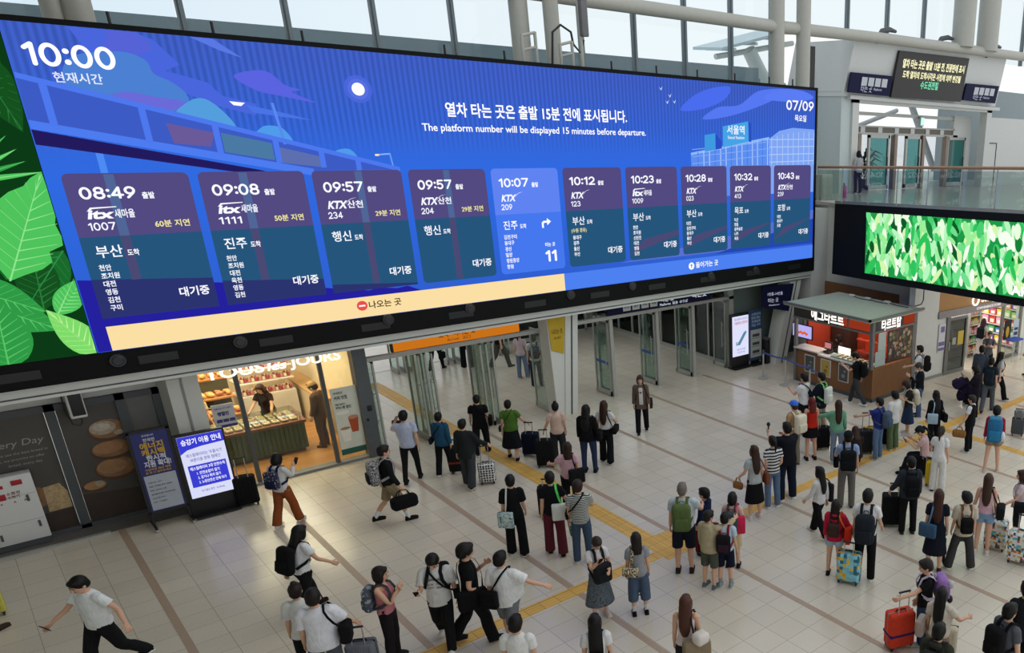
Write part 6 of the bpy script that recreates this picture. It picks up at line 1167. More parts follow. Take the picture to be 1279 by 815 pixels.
# ------------------------------------------------------------------ bags and cases
class XB(MB):
    def xf(s, M): s.v = [tuple(M @ Vector(p)) for p in s.v]; return s
def backpack(P, c, label, w=.3, h=.44, d=.16, z=1.2, strap=None, pocket=None, extra=None, cat='backpack', name='backpack', front=False):
    M = P.M(2); sg_ = 1 if front else -1; off = .135*(P.fat)+(.02 if P.fat > 1 else 0); o = empty(name, M @ Vector((0, sg_*(off+d/2), z-h/2)), 0, label, cat); c2 = strap or c; yc = sg_*(off+.015+d/2)
    b = XB().rbox((0, yc, z), (w, d, h), min(w, d, h)*.42, seg=4); b.xf(M).build('bag_body', cl(c), o)
    b = XB().rbox((0, yc+sg_*d*.5, z-h*.17), (w*.74, d*.35, h*.42), .03); b.xf(M).build('front_pocket', cl(pocket or c), o)
    sh = .085*(.9 if P.female else 1); 
    for s in (1, -1):
        pts = [(s*sh*1.0, -.0-sg_*-off, z+h*.36), (s*sh, sg_*.1, 1.43), (s*sh, sg_*.02, 1.475), (s*sh*1.05, -sg_*.085, 1.42), (s*sh*1.35, -sg_*.135, 1.3), (s*sh*1.8, -sg_*.1, 1.17), (s*.165, -sg_*.0, 1.1), (s*.13, sg_*off, z-h*.3)]
        b = XB(); b.ribbon(pts, [(0, sg_, .3), (0, sg_*.5, 1), (0, 0, 1), (0, -sg_*.7, .7), (0, -sg_, 0), (s*.5, -sg_*.8, 0), (s, 0, 0), (s*.5, sg_, 0)], .05, .014); b.xf(M).build('shoulder_strap', cl(c2), o)
    b = XB().tube([(-.04, sg_*off, z+h*.47), (-.03, sg_*(off+.01), z+h*.54), (.03, sg_*(off+.01), z+h*.54), (.04, sg_*off, z+h*.47)], .009, 6); b.xf(M).build('grab_loop', cl(c2), o)
    if extra: extra(o, M, yc, d)
    return o
def sidebag(P, s, c, label, w=.34, h=.28, d=.11, z=.95, strap=None, cross=False, y=-.03, cat='bag', name='shoulder_bag', out=.0, sw=.03, rot=0):
    M = P.M(2); x = s*(.215*P.fat+d/2+out); x, y = (x, y) if not rot else (s*(.06+w*.3), -(.15*P.fat+d/2)); Rb = Matrix.Rotation(math.radians(rot), 3, 'Z'); o = empty(name, M @ Vector((x, y, z-h/2)), 0, label, cat)
    XB().rbox((x, y, z), (d, w, h), min(d, h)*.3, seg=3, M=Rb).xf(M).build('bag_body', cl(c), o)
    XB().rbox(Vector((x, y, z+h*.12))+Rb @ Vector((s*d*.46, 0, 0)), (.02, w*.9, h*.55), .01, M=Rb).xf(M).build('flap', cl(c), o)
    a = -s if cross else s; xs = a*.095*(.9 if P.female else 1); N = 7
    for yy, sy in ((y-w*.38, -1), (y+w*.38, 1)) if not rot else ((y, -1), (y+.03, 1)):
        bx = x-s*d*.2; tp = Vector((xs, 0, 1.478)); b0 = Vector((bx, yy, z+h*.42)); pts = [b0]; nor = [(s, 0, 0)]
        for q in (.35, .65, .88):
            p = b0.lerp(tp, q); yb = sy*(.145*P.fat+.012)*(1 if q < .8 else .75); pts.append(Vector((p.x, yb if cross or q > .3 else yy*(1-q)+yb*q, p.z))); nor.append((0, sy, .2))
        pts.append(tp); nor.append((0, 0, 1)); b = XB(); b.ribbon(pts, nor, sw, .008); b.xf(M).build('shoulder_strap', cl(strap or c), o)
    return o
def handbag(P, s, c, label, w=.3, h=.22, d=.12, handle=.16, yaw=0, cat='bag', name='handbag', strap=None, drop=None, band=None):
    hp_ = P.hand(s); M = Matrix.Translation(hp_) @ Matrix.Rotation(P.th+math.radians(yaw), 4, 'Z'); zc = -handle-h/2; o = empty(name, M @ Vector((0, 0, -handle-h)), 0, label, cat)
    XB().rbox((0, 0, zc), (d, w, h), min(d, h)*.35, seg=3).xf(M).build('bag_body', cl(c), o)
    for sx in (1, -1): XB().tube([(sx*d*.3, -w*.25, zc+h*.45), (sx*d*.15, -w*.16, -handle*.3), (0, -.03, .0), (0, .03, .0), (sx*d*.15, w*.16, -handle*.3), (sx*d*.3, w*.25, zc+h*.45)], .009, 6).xf(M).build('handle', cl(strap or c), o)
    XB().rbox((d*.48, 0, zc-.02), (.015, w*.6, h*.5), .007).xf(M).build('side_pocket', cl(band or c), o)
    return o
def suitcase(label, at, c, yaw=0, w=.44, h=.6, d=.26, handle=.42, hard=True, corner='26282a', trim=None, band=None, cat='suitcase', name='suitcase', xy=None, rod='b4b4b2', extra=None):
    g = gnd(*at) if xy is None else xy; dv = Vector((g[0], g[1])); th = math.atan2(-dv.x, dv.y)-math.radians(yaw); M = Matrix.Translation((g[0], g[1], 0)) @ Matrix.Rotation(th, 4, 'Z'); o = empty(name, (g[0], g[1], 0), th, label, cat); z = .06+h/2
    XB().rbox((0, 0, z), (w, d, h), .05, seg=4).xf(M).build('shell', cl(c), o)
    XB().rbox((0, 0, z), (w+.006, .03, h+.006), .05, seg=4).xf(M).build('zip_band', cl(trim or corner), o)
    if hard and trim is None:
        b = XB()
        for i in range(5): x = -w*.36+i*w*.18; b.rbox((x, -d/2, z), (.022, .012, h*.8), .005); b.rbox((x, d/2, z), (.022, .012, h*.8), .005)
        b.xf(M).build('rib', cl(c), o)
    for sx in (1, -1):
        for sy in (1, -1):
            q = XB().cyl((sx*(w/2-.05)-.012, sy*(d/2-.04), .028), (sx*(w/2-.05)+.012, sy*(d/2-.04), .028), .028, .028, 12); q.xf(M).build('wheel', BLACK, o)
    b = XB()
    for sx in (1, -1):
        for sy in (1, -1): b.box((sx*(w/2-.05), sy*(d/2-.04), .055), (.04, .045, .03))
    b.xf(M).build('wheel_housing', BLACK, o)
    XB().tube([(-.09, 0, z+h/2), (-.08, 0, z+h/2+.03), (.08, 0, z+h/2+.03), (.09, 0, z+h/2)], .012, 8).xf(M).build('carry_handle', cl(corner), o)
    if handle > .03:
        b = XB()
        for sx in (1, -1): b.cyl((sx*.085, -d*.33, z+h/2-.02), (sx*.085, -d*.33, z+h/2+handle), .009, .009, 8)
        ho = b.xf(M).build('telescopic_handle', mat('handle_metal_'+rod, rod, .35, .7), o); XB().rbox((0, -d*.33, z+h/2+handle), (.22, .032, .03), .012).xf(M).build('grip', BLACK, ho)
    if band: XB().rbox((0, 0, z-h*.12), (w+.012, d+.012, .06), .02).xf(M).build('luggage_strap', cl(band), o)
    if extra: extra(o, M, w, d, h, z)
    return o
def phone(P, s, label, c='1a1a1e'):
    hp_ = P.hand(s); M = Matrix.Translation(hp_) @ Matrix.Rotation(P.th, 4, 'Z') @ Matrix.Rotation(math.radians(-35), 4, 'X'); o = empty('mobile_phone', hp_, 0, label, 'phone'); XB().rbox((0, .015, .03), (.072, .01, .15), .004).xf(M).build('casing', cl(c), o); XB().box((0, .0095, .03), (.064, .002, .14)).xf(M).build('screen', mat('phone_glass', '0c0e14', .1), o)
# ------------------------------------------------------------------ the crowd
def walk(a=22, **k): return dict(dict(lr=(a, 1, 4), ll=(-a*.75, 1, a*.8), ar=(-a*.6, -9, 0, 12), al=(a*.8, -9, 0, 22)), **k)
def walk2(a=22, **k): return dict(dict(ll=(a, 1, 4), lr=(-a*.75, 1, a*.8), al=(-a*.6, -9, 0, 12), ar=(a*.8, -9, 0, 22)), **k)
PHR = dict(ar=(28, -8, 28, 98), hp=28); PHL = dict(al=(28, -8, 28, 98), hp=28)
WT, BK, NV, DG, GY, LG, JN, LJ, KH, BE = 'dcdcda', '17181b', '1f2638', '2c2e32', '55585c', 'a8abac', '3e5068', '7890ac', '8e8064', 'c9bda4'
HB, HBR, HD = '0c0a09', '331f16', '1c1410'
p = person('man in white polo and black trousers striding at the lower left corner', None, (92, 724), 1.72, -118, 'm', ('tee', 'dfe3e4'), ('regular', BK), ('short', HB), ('1a1a1c', 'e8e8e8'), walk(20, lr=(17, 2, 4), ll=(-18, 1, 22), ar=(32, 12, 0, 18), al=(-16, 18, 0, 25), hp=12, bend=6), fat=1.12)
phone(p, 1, 'dark mobile phone in the hand of the lower left white polo man', '3a3440')
p = person('woman in white cardigan and rust wide trousers beside the bakery door', (363, 653), (335, 569), None, 38, 'f', ('long', 'cfcfce'), ('wide', '8a4a26'), ('bob', HB), ('d8d8d4', 'eeeeea'), dict(PHR, ll=(-10, 1, 8), lr=(14, 2, 0)))
backpack(p, pattern('dots', 'c8c8d8', '1c2040', sc=30), 'navy polka dot backpack on the white cardigan woman by the bakery', .3, .42, strap='1c2040', pocket='1c2040'); phone(p, 1, 'phone held by the white cardigan woman by the bakery')
p = person('woman with long black hair and white shirt walking past the bakery', None, (374, 657), 1.64, 58, 'f', ('tee', 'e2e4e6'), ('wide', BK), ('long_hair', '0e0d0e'), ('1a1a1c', '2a2a2a'), walk2(20, ar=(30, 8, 0, 30), bend=12))
backpack(p, '121214', 'big black backpack on the long haired woman walking past the bakery', .34, .5, .17, 1.16)
p = person('dark haired woman in loose white blouse at the bottom edge, left of white tee man', None, (367, 730), 1.62, 8, 'f', ('big_tee', 'd5d8d5'), ('slim', BK), ('bun', '1e1411'))
p = person('man in plain white tee seen from behind at the bottom edge left', None, (389, 737), 1.76, 14, 'm', ('big_tee', 'dcdde4'), ('regular', '4a4e56'), ('short', '1a1512'), pose=dict(ar=(20, 8, 0, 20)), fat=1.08)
suitcase('grey suitcase topped with black bag beside the bottom edge white tee man', None, '6c7078', 20, .4, .56, .24, .3, xy=tuple(Vector(p.root.location[:2])+Vector((.48, .12))))
sidebag(p, 1, '141416', 'black shoulder bag with hanging straps on the bottom edge white tee man', .26, .3, .14, 1.02)
p = person('woman in pink sleeveless top standing with folded arms at lower left centre', None, (474, 709), 1.63, 112, 'f', ('tank', 'b8747c'), ('regular', '1e1a1c'), ('bob', '1c1512'), pose=dict(ar=(18, -6, 62, 118), al=(14, -6, 60, 116)))
backpack(p, pattern('blotch', '6a7480', '4a525c', '9aa4ac', sc=9), 'grey daypack on the woman in pink sleeveless top', .28, .42, .15, 1.18, strap='3a4048')
p = person('man in printed white tee looking down at phone, striding toward camera', None, (538, 697), 1.74, -165, 'm', ('big_tee', 'd4d4d2'), ('regular', BK), ('short', HB), ('dcdcda', 'f0f0f0'), walk2(20, ar=(25, -6, 20, 85), al=(-5, -6, 0, 20), hp=32))
M_ = p.M(2); mb = XB(); mb.text('NEVERLAND', (0, .138, 1.3), -UX, UZ, .035, w=.2, bold=.03, align='c')
for i in range(4): mb.text(['TOUR 24', 'ALL DAY', 'SEOUL', 'CITY'][i], ((.06 if i % 2 else -.06), .138, 1.22-.06*(i//2)), -UX, UZ, .03, w=.08, bold=.02, align='c')
o_ = mb.xf(M_).build('shirt_print', cm('3a3c40'), p.root)
backpack(p, '16171a', 'black backpack worn by the printed white tee man', .3, .44, .15); phone(p, 1, 'phone held low by the printed white tee man'); sidebag(p, -1, '18191c', 'black sling pouch across the printed white tee man', .2, .16, .06, .98, cross=True)
p = person('man all in black with glasses turning right, black messenger bag at hip', (597, 800), (586, 676), 1.8, 82, 'm', ('tee', '121316'), ('wide', '141518'), ('fluffy', '14110f'), ('1c1c1e', '2a2a2c'), walk(18, ar=(-18, 10, 30, 75), al=(12, -8, 50, 115)))
sidebag(p, 1, '0f1012', 'black messenger bag at the hip of the man all in black', .42, .32, .14, .95, cross=True)
p = person('man in white tee and grey shorts with black crossbody bag, arm stretched right', None, (624, 690), 1.74, 32, 'm', ('big_tee', 'e0e2e2'), ('shorts', '70747a'), ('short', HB), ('d8d8d8', 'efefef'), walk2(16, ar=(22, 34, 0, 15)))
sidebag(p, -1, '121215', 'black crossbody bag behind the white tee man in grey shorts', .26, .3, .1, 1.0, cross=True, y=-.12, rot=90)
p = person('man in white tee cut by the bottom edge, only head and shoulders in view', None, (643, 770), 1.7, 18, 'm', ('tee', 'dfdfdd'), ('regular', BK), ('short', HB))
p = person('man in dark top and khaki shorts carrying black duffel across the hall', (494, 650), (487, 555), None, 82, 'm', ('long', '17191b'), ('shorts', KH), ('short', '1c1613'), ('18181a', '222224'), walk(20, ar=(12, -6, 0, 10), al=(-14, -6, 0, 12)), socks='dedede')
backpack(p, pattern('blotch', '8c8e90', '2e3034', 'b8b8b6', '505254', sc=14), 'grey camouflage backpack on the khaki shorts man', .34, .5, .2, 1.18, strap='9a9c9e', pocket='1c2230'); handbag(p, 1, '111214', 'black duffel bag swinging from the khaki shorts man', .52, .28, .24, .14, 10, name='duffel_bag')
p = person('man in pale blue shirt with bag over his shoulder nearing the left doors', (517, 600), (508, 513), None, 12, 'm', ('tee', 'b4bcd4'), ('slim', BK), ('short', HB), ('1a1a1c', '1c1c1e'), walk(14, al=(35, 20, 40, 140)))
hp_ = p.hand(-1); handbag(p, -1, '4a3c38', 'brown tote held over the shoulder of the pale blue shirt man', .32, .26, .1, .1, 60, name='tote_bag')
p = person('person in teal and navy windbreaker walking to the left doors', (558, 592), (553, 517), None, 20, 'f', ('hoodie', '25506e'), ('regular', BK), ('short', HB), ('cfcfcc', 'e6e6e4'), walk(10)); sidebag(p, -1, '1c2030', 'dark pouch slung across the teal windbreaker', .2, .16, .06, .98, cross=True)
p = person('person in charcoal cardigan trailing a checked suitcase near the left doors', (588, 607), (577, 524), None, 24, 'f', ('jacket', '24282a'), ('wide', '3a3e42'), ('short', HB), ('2a2a2c', 'e6e6e4'), walk2(12, ar=(20, 16, 0, 25)))
suitcase('tall black case with red strap in front of the charcoal cardigan person', (572, 590), '1c1d20', 10, .3, .62, .22, .2, band='9a3a26'); suitcase('suitcase in black and white check behind the charcoal cardigan person', (610, 603), pattern('check', '101010', 'e4e4e4', sc=17), 5, .36, .46, .24, .45, hard=False, trim='1a1a1a')
p = person('man in black polo with black sling bag nearing the second left door', (604, 566), (598, 498), None, 6, 'm', ('tee', '131417'), ('regular', '17181b'), ('short', '100e0d'), pose=walk(10), fat=1.1); sidebag(p, 1, '0f1012', 'black sling bag at the side of the black polo man', .3, .26, .1, 1.0, cross=True)
p = person('woman in green tee and black culottes pulling navy suitcase', (642, 573), (639, 500), None, 8, 'f', ('tee', '4a6e2c'), ('skirt_38_8', '14161c'), ('short', HB), ('1a1a1c', 'd0d0d0'), walk2(14, ar=(14, 14, 0, 30)), fat=1.08); sidebag(p, -1, '1a2414', 'small dark pouch on thin strap across the green tee woman', .18, .14, .05, .95, cross=True, sw=.015)
suitcase('navy suitcase rolling beside the green tee woman', (665, 568), '161c30', 15, .42, .56, .26, .3)
p = person('woman in pale pink top with top knot near the white column', (700, 577), (698, 503), None, 2, 'f', ('tee', 'd4b6a8'), ('wide', '2e3034'), ('bun', HB), fat=1.02, pose=dict(al=(8, 6, 0, 15)))
suitcase('tall black suitcase left of the top knot woman', (683, 582), '17181b', 8, .42, .66, .26, .28)
p = person('woman in black jacket with long black hair and jeans by the white column', (738, 588), (731, 506), None, 14, 'f', ('hoodie', '101114'), ('slim', '2a3450'), ('long_hair', '0d0c0d'), ('18181a', '18181a'), fat=1.1); sidebag(p, 1, '0f1013', 'black shoulder bag at the side of the black jacket woman', .28, .24, .1, .98)
p = person('woman with long brown hair and white shirt tied at waist, flared black trousers', (759, 577), (757, 501), None, 16, 'f', ('crop', 'c9cac8'), ('wide', '131417'), ('long_hair', HBR), ('1a1a1c', 'e0e0e0'), walk2(8, ar=(15, 8, 30, 60))); sidebag(p, 1, '121316', 'black slouchy bag on the long brown haired white shirt woman', .36, .2, .12, .98)
p = person('person in brown blazer and white top walking toward camera through the middle', (803, 540), (802, 469), None, 180, 'f', [('jacket', '5e5046'), ], ('regular', '141518'), ('bob', '3a2e28'), ('141416', 'd8d8d8'), walk(12)); M_ = p.M(2); XB().rbox((0, .125, 1.16), (.11, .05, .5), .02).xf(M_).build('white_top', cm('c8c4c0'), p.root); sidebag(p, -1, '2a2420', 'dark bag hanging at the side of the brown blazer person', .3, .26, .1, .9)
p = person('woman in light pink tee with black tote beside the yellow tactile line', None, (708, 553), 1.6, 4, 'f', ('tee', 'd2a9b4'), ('wide', '15161a'), ('mid_hair', '2a1c16'), pose=dict(al=(25, 22, 0, 40))); sidebag(p, 1, '16171a', 'large black tote on the shoulder of the light pink tee woman', .36, .36, .12, .98, rot=-70)
suitcase('black suitcase with white tag left of the light pink tee woman', (688, 643), '1a1b1e', 12, .44, .64, .28, .2)
p = person('person in black tee and black trousers with patterned tote, seen from behind', (648, 691), (645, 594), None, 4, 'f', ('big_tee', '131417'), ('wide', '121316'), ('short', HB), ('18181a', 'e4e4e2'), walk2(6)); sidebag(p, -1, pattern('blotch', '3e6a74', 'c4d4d2', '7aa0a4', sc=22), 'teal and white patterned tote of the person in black', .3, .34, .08, .88, strap='d4d4cc', rot=70)
p = person('woman in black tee and maroon trousers carrying white tote with green straps', (696, 690), (690, 590), None, 2, 'f', ('tee', '15161a'), ('wide', '5e2630'), ('short', HB), ('151517', '1c1c1e'), walk2(8, ar=(0, 8, 10, 60)))
o_ = sidebag(p, 1, 'd9dcd8', 'white shopping tote with bright green straps on the maroon trousers woman', .38, .34, .09, .98, strap='5fe06a', sw=.04, rot=-90)
p = person('person in striped tee and jeans with black crossbody strap beside tactile line', (730, 700), (727, 600), None, 8, 'm', ('tee', pattern('stripe', '3a4048', 'c4c8c0', sc=9)), ('regular', JN), ('short', '2a1c16'), ('b8b8b4', 'e0e0de'), dict(ar=(20, -4, 40, 60))); sidebag(p, -1, '141518', 'black strap bag slung across the striped tee person', .2, .16, .06, 1.0, cross=True, y=.1)
q = gnd(715, 672); o_ = empty('umbrella', q, 0, 'dark folded umbrella between maroon trousers and striped tee people', 'umbrella'); MB().tube([(q[0], q[1], .03), (q[0]-.02, q[1]-.02, .1), (q[0]-.08, q[1]-.04, .6)], [.008, .03, .035], 10).build('canopy', pattern('check', '22382c', '8aa88c', sc=20), o_); MB().tube([(q[0]-.08, q[1]-.04, .6), (q[0]-.1, q[1]-.05, .78)], .014, 8).build('handle', BLACK, o_)
p = person('woman in grey patterned dress and white top reading phone, facing camera', (752, 770), (736, 678), None, 158, 'f', ('crop', 'd2d0d0'), ('skirt_32_10', pattern('blotch', '3e4850', '59636c', '2c343c', sc=30)), ('short', '2a201c'), ('cfc4b8', 'e2dcd4'), dict(PHR, al=(18, -5, 40, 70), ar=(38, -6, 30, 95)))
backpack(p, '1e2022', 'black backpack worn on the chest of the patterned dress woman', .34, .4, .15, 1.06, front=True); phone(p, 1, 'phone held by the patterned dress woman')
p = person('woman in grey tee and denim culottes seen from behind on the tactile line', (800, 765), (797, 668), None, -4, 'f', ('tee', '8e9096'), ('capri', '48586e'), ('mid_hair', '1c1412'), ('161618', '1c1c1e'), pose={}, socks='c8c8c8'); sidebag(p, -1, pattern('blotch', 'cdbf98', '4a3a28', 'e2d8bc', sc=30), 'leopard print bag on the grey tee woman', .3, .18, .1, 1.05, sw=.05, rot=70)
p = person('woman with long black hair and white tee cut by the bottom edge centre', None, (742, 769), 1.62, 4, 'f', ('tee', 'd8d8d8'), ('slim', BK), ('long_hair', '0c0b0c'))
for s_ in (0,): backpack(p, '141518', 'black backpack straps on the long black haired bottom edge woman', .2, .3, .08, 1.05)
p = person('woman with very long auburn hair and white camisole at the bottom edge', None, (856, 745), 1.66, 10, 'f', ('tank', 'd8c8c8'), ('slim', '1c2028'), ('long_hair', '4a2a20')); sidebag(p, 1, '8a7a62', 'beige leather tote with white parcel on the auburn haired woman', .42, .3, .2, 1.0, strap='2a2624', rot=-70); q = p.M(2) @ Vector((.25, -.27, 1.2)); o_ = MB().rbox(q, (.22, .2, .18), .06).build('white_parcel', cm('d8d0c8')); tag(o_, 'white parcel poking out of the beige leather tote', 'parcel')
p = person('grey haired man with green backpack and navy shorts on the tactile junction', (856, 712), (846, 603), None, 6, 'm', ('tee', 'b9c2c8'), ('shorts', '181c2a'), ('cropped', '6e645e'), ('2a2624', '3a3632'), dict(ar=(25, 10, 20, 55)), fat=1.06); backpack(p, '57683c', 'olive green backpack on the grey haired man', .32, .5, .17, 1.2)
p = person('small child in navy jacket standing beyond the boy in beige hoodie', None, (879, 612), 1.42, -60, 'm', ('hoodie', '1c2446'), ('regular', BK), ('short', HB), pose=dict(lr=(0, 1, 0)))
suitcase('dark red suitcase in the middle of the family group', (884, 690), '6a1f26', 10, .46, .58, .28, .1)
p = person('boy in beige hoodie and olive shorts reaching toward his brother', (888, 732), (886, 640), None, 34, 'm', ('hoodie', 'b0a486'), ('shorts', '4c5248'), ('short', '1c1613'), ('54646a', '9aa4a6'), dict(ar=(70, 5, 20, 35), hy=-20))
p = person('boy in light blue tee with dark backpack at the front of the family', (907, 731), (904, 641), 1.5, 10, 'm', ('tee', 'b4c4d4'), ('shorts', '141a2a'), ('short', HB), ('8c9894', 'c4cac8'), {}, socks='8a8e90'); backpack(p, '18161c', 'black and red school backpack on the light blue tee boy', .3, .4, .14, 1.14, strap='8a2028', pocket='34202c')
p = person('woman with short black bob and grey backpack behind the light blue tee boy', (916, 706), (910, 620), None, 10, 'f', ('tee', 'c9a8a0'), ('shorts', 'c8b890'), ('bob', '141011'), ('1c1c1e', '2a2a2c'), {}); backpack(p, '45484c', 'dark grey backpack on the black bob haired woman', .32, .46, .18, 1.18); sidebag(p, 1, 'c4284c', 'crimson tote beside the dark grey backpack', .3, .4, .1, 1.1, rot=-70)
p = person('woman with long auburn hair, grey tee and black skirt leading the left queue', (942, 646), (941, 557), None, -24, 'f', ('tee', 'a9b0b2'), ('skirt_42_5', '121316'), ('long_hair', HBR), ('cfc4ba', 'e0dad2'), dict(al=(12, -4, 10, 35))); handbag(p, -1, '8e6238', 'small tan handbag held by the auburn haired black skirt woman', .24, .16, .1, .1, 30); sidebag(p, 1, '7a4630', 'brown leather bag at the right side of the black skirt woman', .22, .28, .1, .95)
p = person('woman in black and white striped tee with hands clasped behind', (964, 632), (958, 545), None, -24, 'f', ('tee', pattern('stripe', '141416', 'd8d8d8', sc=4.4)), ('regular', '5c7290'), ('ponytail', HB), ('cfcfce', 'e4e4e2'), dict(ar=(-22, -2, 60, 48), al=(-20, -2, 58, 46)))
p = person('heavy man in black tee filming with a microphone beside the striped tee woman', (981, 622), (976, 525), None, -30, 'm', ('big_tee', '14171f'), ('regular', '1a2030'), ('short', HB), ('c8c8c8', 'e8e8e8'), dict(al=(45, -4, 20, 90), ar=(30, -4, 30, 80)), fat=1.22)
hp_ = p.hand(-1); o_ = empty('microphone', hp_, 0, 'black handheld microphone raised by the heavy man in black tee', 'microphone'); XB().cyl((0, 0, -.05), (0, 0, .1), .017, .02, 10).xf(Matrix.Translation(hp_)).build('body', BLACK, o_); XB().ell((0, 0, .13), (.045, .045, .05), 12, 8).xf(Matrix.Translation(hp_)).build('foam_head', cm('1c1c1e'), o_)
p = person('person in blue cap and tan top with cream backpack in the queue', (990, 580), (990, 501), None, -42, 'm', ('long', 'b08e68'), ('regular', '7a7264'), ('short', HBR), ('4a3a30', '6a5a50'), {}, cap='3a6ed0'); backpack(p, 'd5cdb8', 'cream backpack on the blue capped person', .34, .5, .2, 1.2)
p = person('woman with red hair, scarlet top and black mini skirt in the queue', (1012, 573), (1015, 497), None, -18, 'f', ('tank', 'b8281c'), ('skirt_68_7', '111114'), ('mid_hair', '5c1a16'), ('2a1a16', '2a1a16'), {})
suitcase('black suitcase with bright pink tag right of the scarlet top woman', (1026, 560), '141518', -20, .42, .58, .26, .42, band=None, extra=lambda o, M, w, d, h, z: XB().rbox((-.3, -.1, .45), (.1, .1, .34), .04).xf(M).build('pink_pouch', cm('e0309a'), o))
p = person('man in white tee with black chest strap near the belt barrier', None, (1004, 467), 1.74, -52, 'm', ('tee', 'd8d8d8'), ('regular', '15171c'), ('short', HB), pose=dict(al=(25, -4, 30, 85))); sidebag(p, 1, '121316', 'black sling bag across the white tee man by the belt barrier', .2, .18, .07, 1.05, cross=True)
p = person('man in navy jacket and khaki trousers near the kiosk queue posts', None, (1026, 466), 1.76, -60, 'm', ('jacket', '161c2a'), ('regular', '958a74'), ('short', HB), pose=dict(al=(25, 0, 30, 80))); backpack(p, 'cfd4cc', 'white backpack with green straps on the navy jacket man', .3, .46, .14, 1.15, strap='7ec070')
p = person('woman in mint blouse with long brown hair, arm resting on a black handle', (1045, 575), (1053, 495), 1.64, -6, 'f', ('long', '6fa58a'), ('regular', '76879c'), ('long_hair', HBR), ('8a8a8a', 'c8c8c8'), dict(al=(40, 42, 0, 10)))
p = person('crouching brown haired person beside dark suitcase in the queue', None, (1068, 533), 1.6, -20, 'f', ('jacket', '2c2220'), ('regular', '1c1a1a'), ('mid_hair', '34201a'), pose=dict(lr=(110, 8, 130), ll=(110, 8, 130), bend=22, ar=(60, 0, 20, 50), al=(60, 0, 20, 50)))
suitcase('dark grey suitcase with tall handle right of the crouching person', (1079, 565), '2a2c30', -10, .44, .6, .28, .5); suitcase('mustard yellow suitcase with tall handle behind the blue tee man', (1087, 560), 'c09820', -12, .42, .56, .26, .5)
p = person('man in light blue tee, black cap and black backpack in the queue middle', (1056, 632), (1057, 539), None, -4, 'm', ('tee', '8ea4c8'), ('regular', '6a6864'), ('short', HB), ('1c1c1e', 'b0b0ae'), dict(al=(20, 0, 20, 70)), cap='16171a'); backpack(p, '141619', 'square black backpack on the light blue tee man', .34, .46, .18, 1.18); handbag(p, -1, '15161a', 'black jacket hanging over the arm of the light blue tee man', .3, .4, .12, .02, name='folded_jacket', cat='jacket')
p = person('man in royal blue tee with slate backpack reaching for a suitcase handle', (1094, 572), (1099, 497), None, -62, 'm', ('tee', '28327c'), ('regular', '5c7494'), ('short', HB), ('9a8a80', 'd4d4d0'), dict(al=(62, -2, 0, 12))); backpack(p, '47566a', 'slate blue backpack on the royal blue tee man', .32, .46, .2, 1.18)
p = person('young man in white tee and olive trousers behind the royal blue tee man', (1113, 560), (1120, 489), None, -48, 'm', ('big_tee', 'd6d6d2'), ('wide', '5a6a4a'), ('fluffy', HB), ('d4d4d4', 'e8e8e8'), {})
suitcase('black suitcase between royal blue tee man and olive trousers man', (1107, 556), '191b22', 0, .4, .55, .24, .1)
p = person('man in black tee walking left past the kiosk counter looking at phone', None, None, 1.7, xy=(18.16, 14.85), face=-72, sex='m', top=('tee', '141518'), bottom=('regular', '383b40'), hair=('short', HB), shoes=('d0d0d0', 'ececec'), pose=walk(20, al=(35, -4, 20, 85), hp=30)); backpack(p, '121316', 'black backpack on the man walking past the kiosk', .3, .46, .17); phone(p, -1, 'phone held by the man walking past the kiosk', 'a8b0c0')
p = person('woman in navy pinafore with cream backpack looking at phone', (1131, 542), (1139, 475), None, -100, 'f', [('tee', '2a2422'), ], ('skirt_40_8', '25344e'), ('bob', '2a1e1a'), ('b8b4ae', 'd8d4d0'), dict(PHL, bend=5)); backpack(p, 'd2ccb4', 'cream backpack on the navy pinafore woman', .32, .46, .18, 1.18); phone(p, -1, 'phone held by the navy pinafore woman')
p = person('dark clothed person with blurred hair beyond the navy pinafore woman', None, (1146, 454), 1.68, -95, 'f', ('long', '15171d'), ('regular', '46587a'), ('short', '3a3634'), pose=PHL)
p = person('man in white tee with black backpack by the white wall beside the kiosk', None, (1149, 432), 1.74, -85, 'm', ('tee', 'd0d2d2'), ('regular', '5c6e84'), ('short', HB), pose=dict(al=(25, -4, 20, 45))); backpack(p, '1a1719', 'black backpack on the man by the white wall', .3, .5, .2, 1.18, strap='22304a')
suitcase('dark cabin case with handle against the white wall', (1144, 488), '202226', 0, .34, .3, .22, .5)
p = person('woman in long black coat with pale blue tote and black bag in the queue', (1165, 560), (1161, 489), None, -25, 'f', ('jacket', '141517'), ('wide', '131416'), ('long_hair', '100e0f'), pose=dict(ll=(-8, 1, 4))); sidebag(p, -1, '9fb4c2', 'pale blue tote on the long black coat woman', .3, .3, .1, .98, rot=70); sidebag(p, 1, '111214', 'black bag at the right side of the black coat woman', .32, .26, .12, .95)
p = person('person in dark purple jacket bending low near the store', xy=(20.6, 12.55), h=1.66, face=70, sex='f', top=('jacket', '231a34'), bottom=('regular', '16161a'), hair=('short', HB), pose=dict(lr=(125, 12, 142), ll=(122, 12, 140), bend=58, ar=(60, 0, 10, 30), al=(60, 0, 10, 30))); backpack(p, '2a1f3e', 'bulky purple backpack on the bending person', .36, .5, .24, 1.2)
p = person('woman in black cap sitting on her case and checking phone', None, (1146, 534), 1.63, -80, 'f', ('tee', 'c4a4a4'), ('wide', '14161c'), ('ponytail', HB), ('18181a', '1c1c1e'), dict(lr=(78, 6, 60), ll=(78, 6, 56), al=(35, -4, 25, 95), ar=(35, -4, 25, 95), hp=30, bend=12), cap='1c2426'); phone(p, -1, 'phone held by the sitting black capped woman'); sidebag(p, 1, '17171a', 'black bag slung on the sitting black capped woman', .26, .22, .1, 1.05)
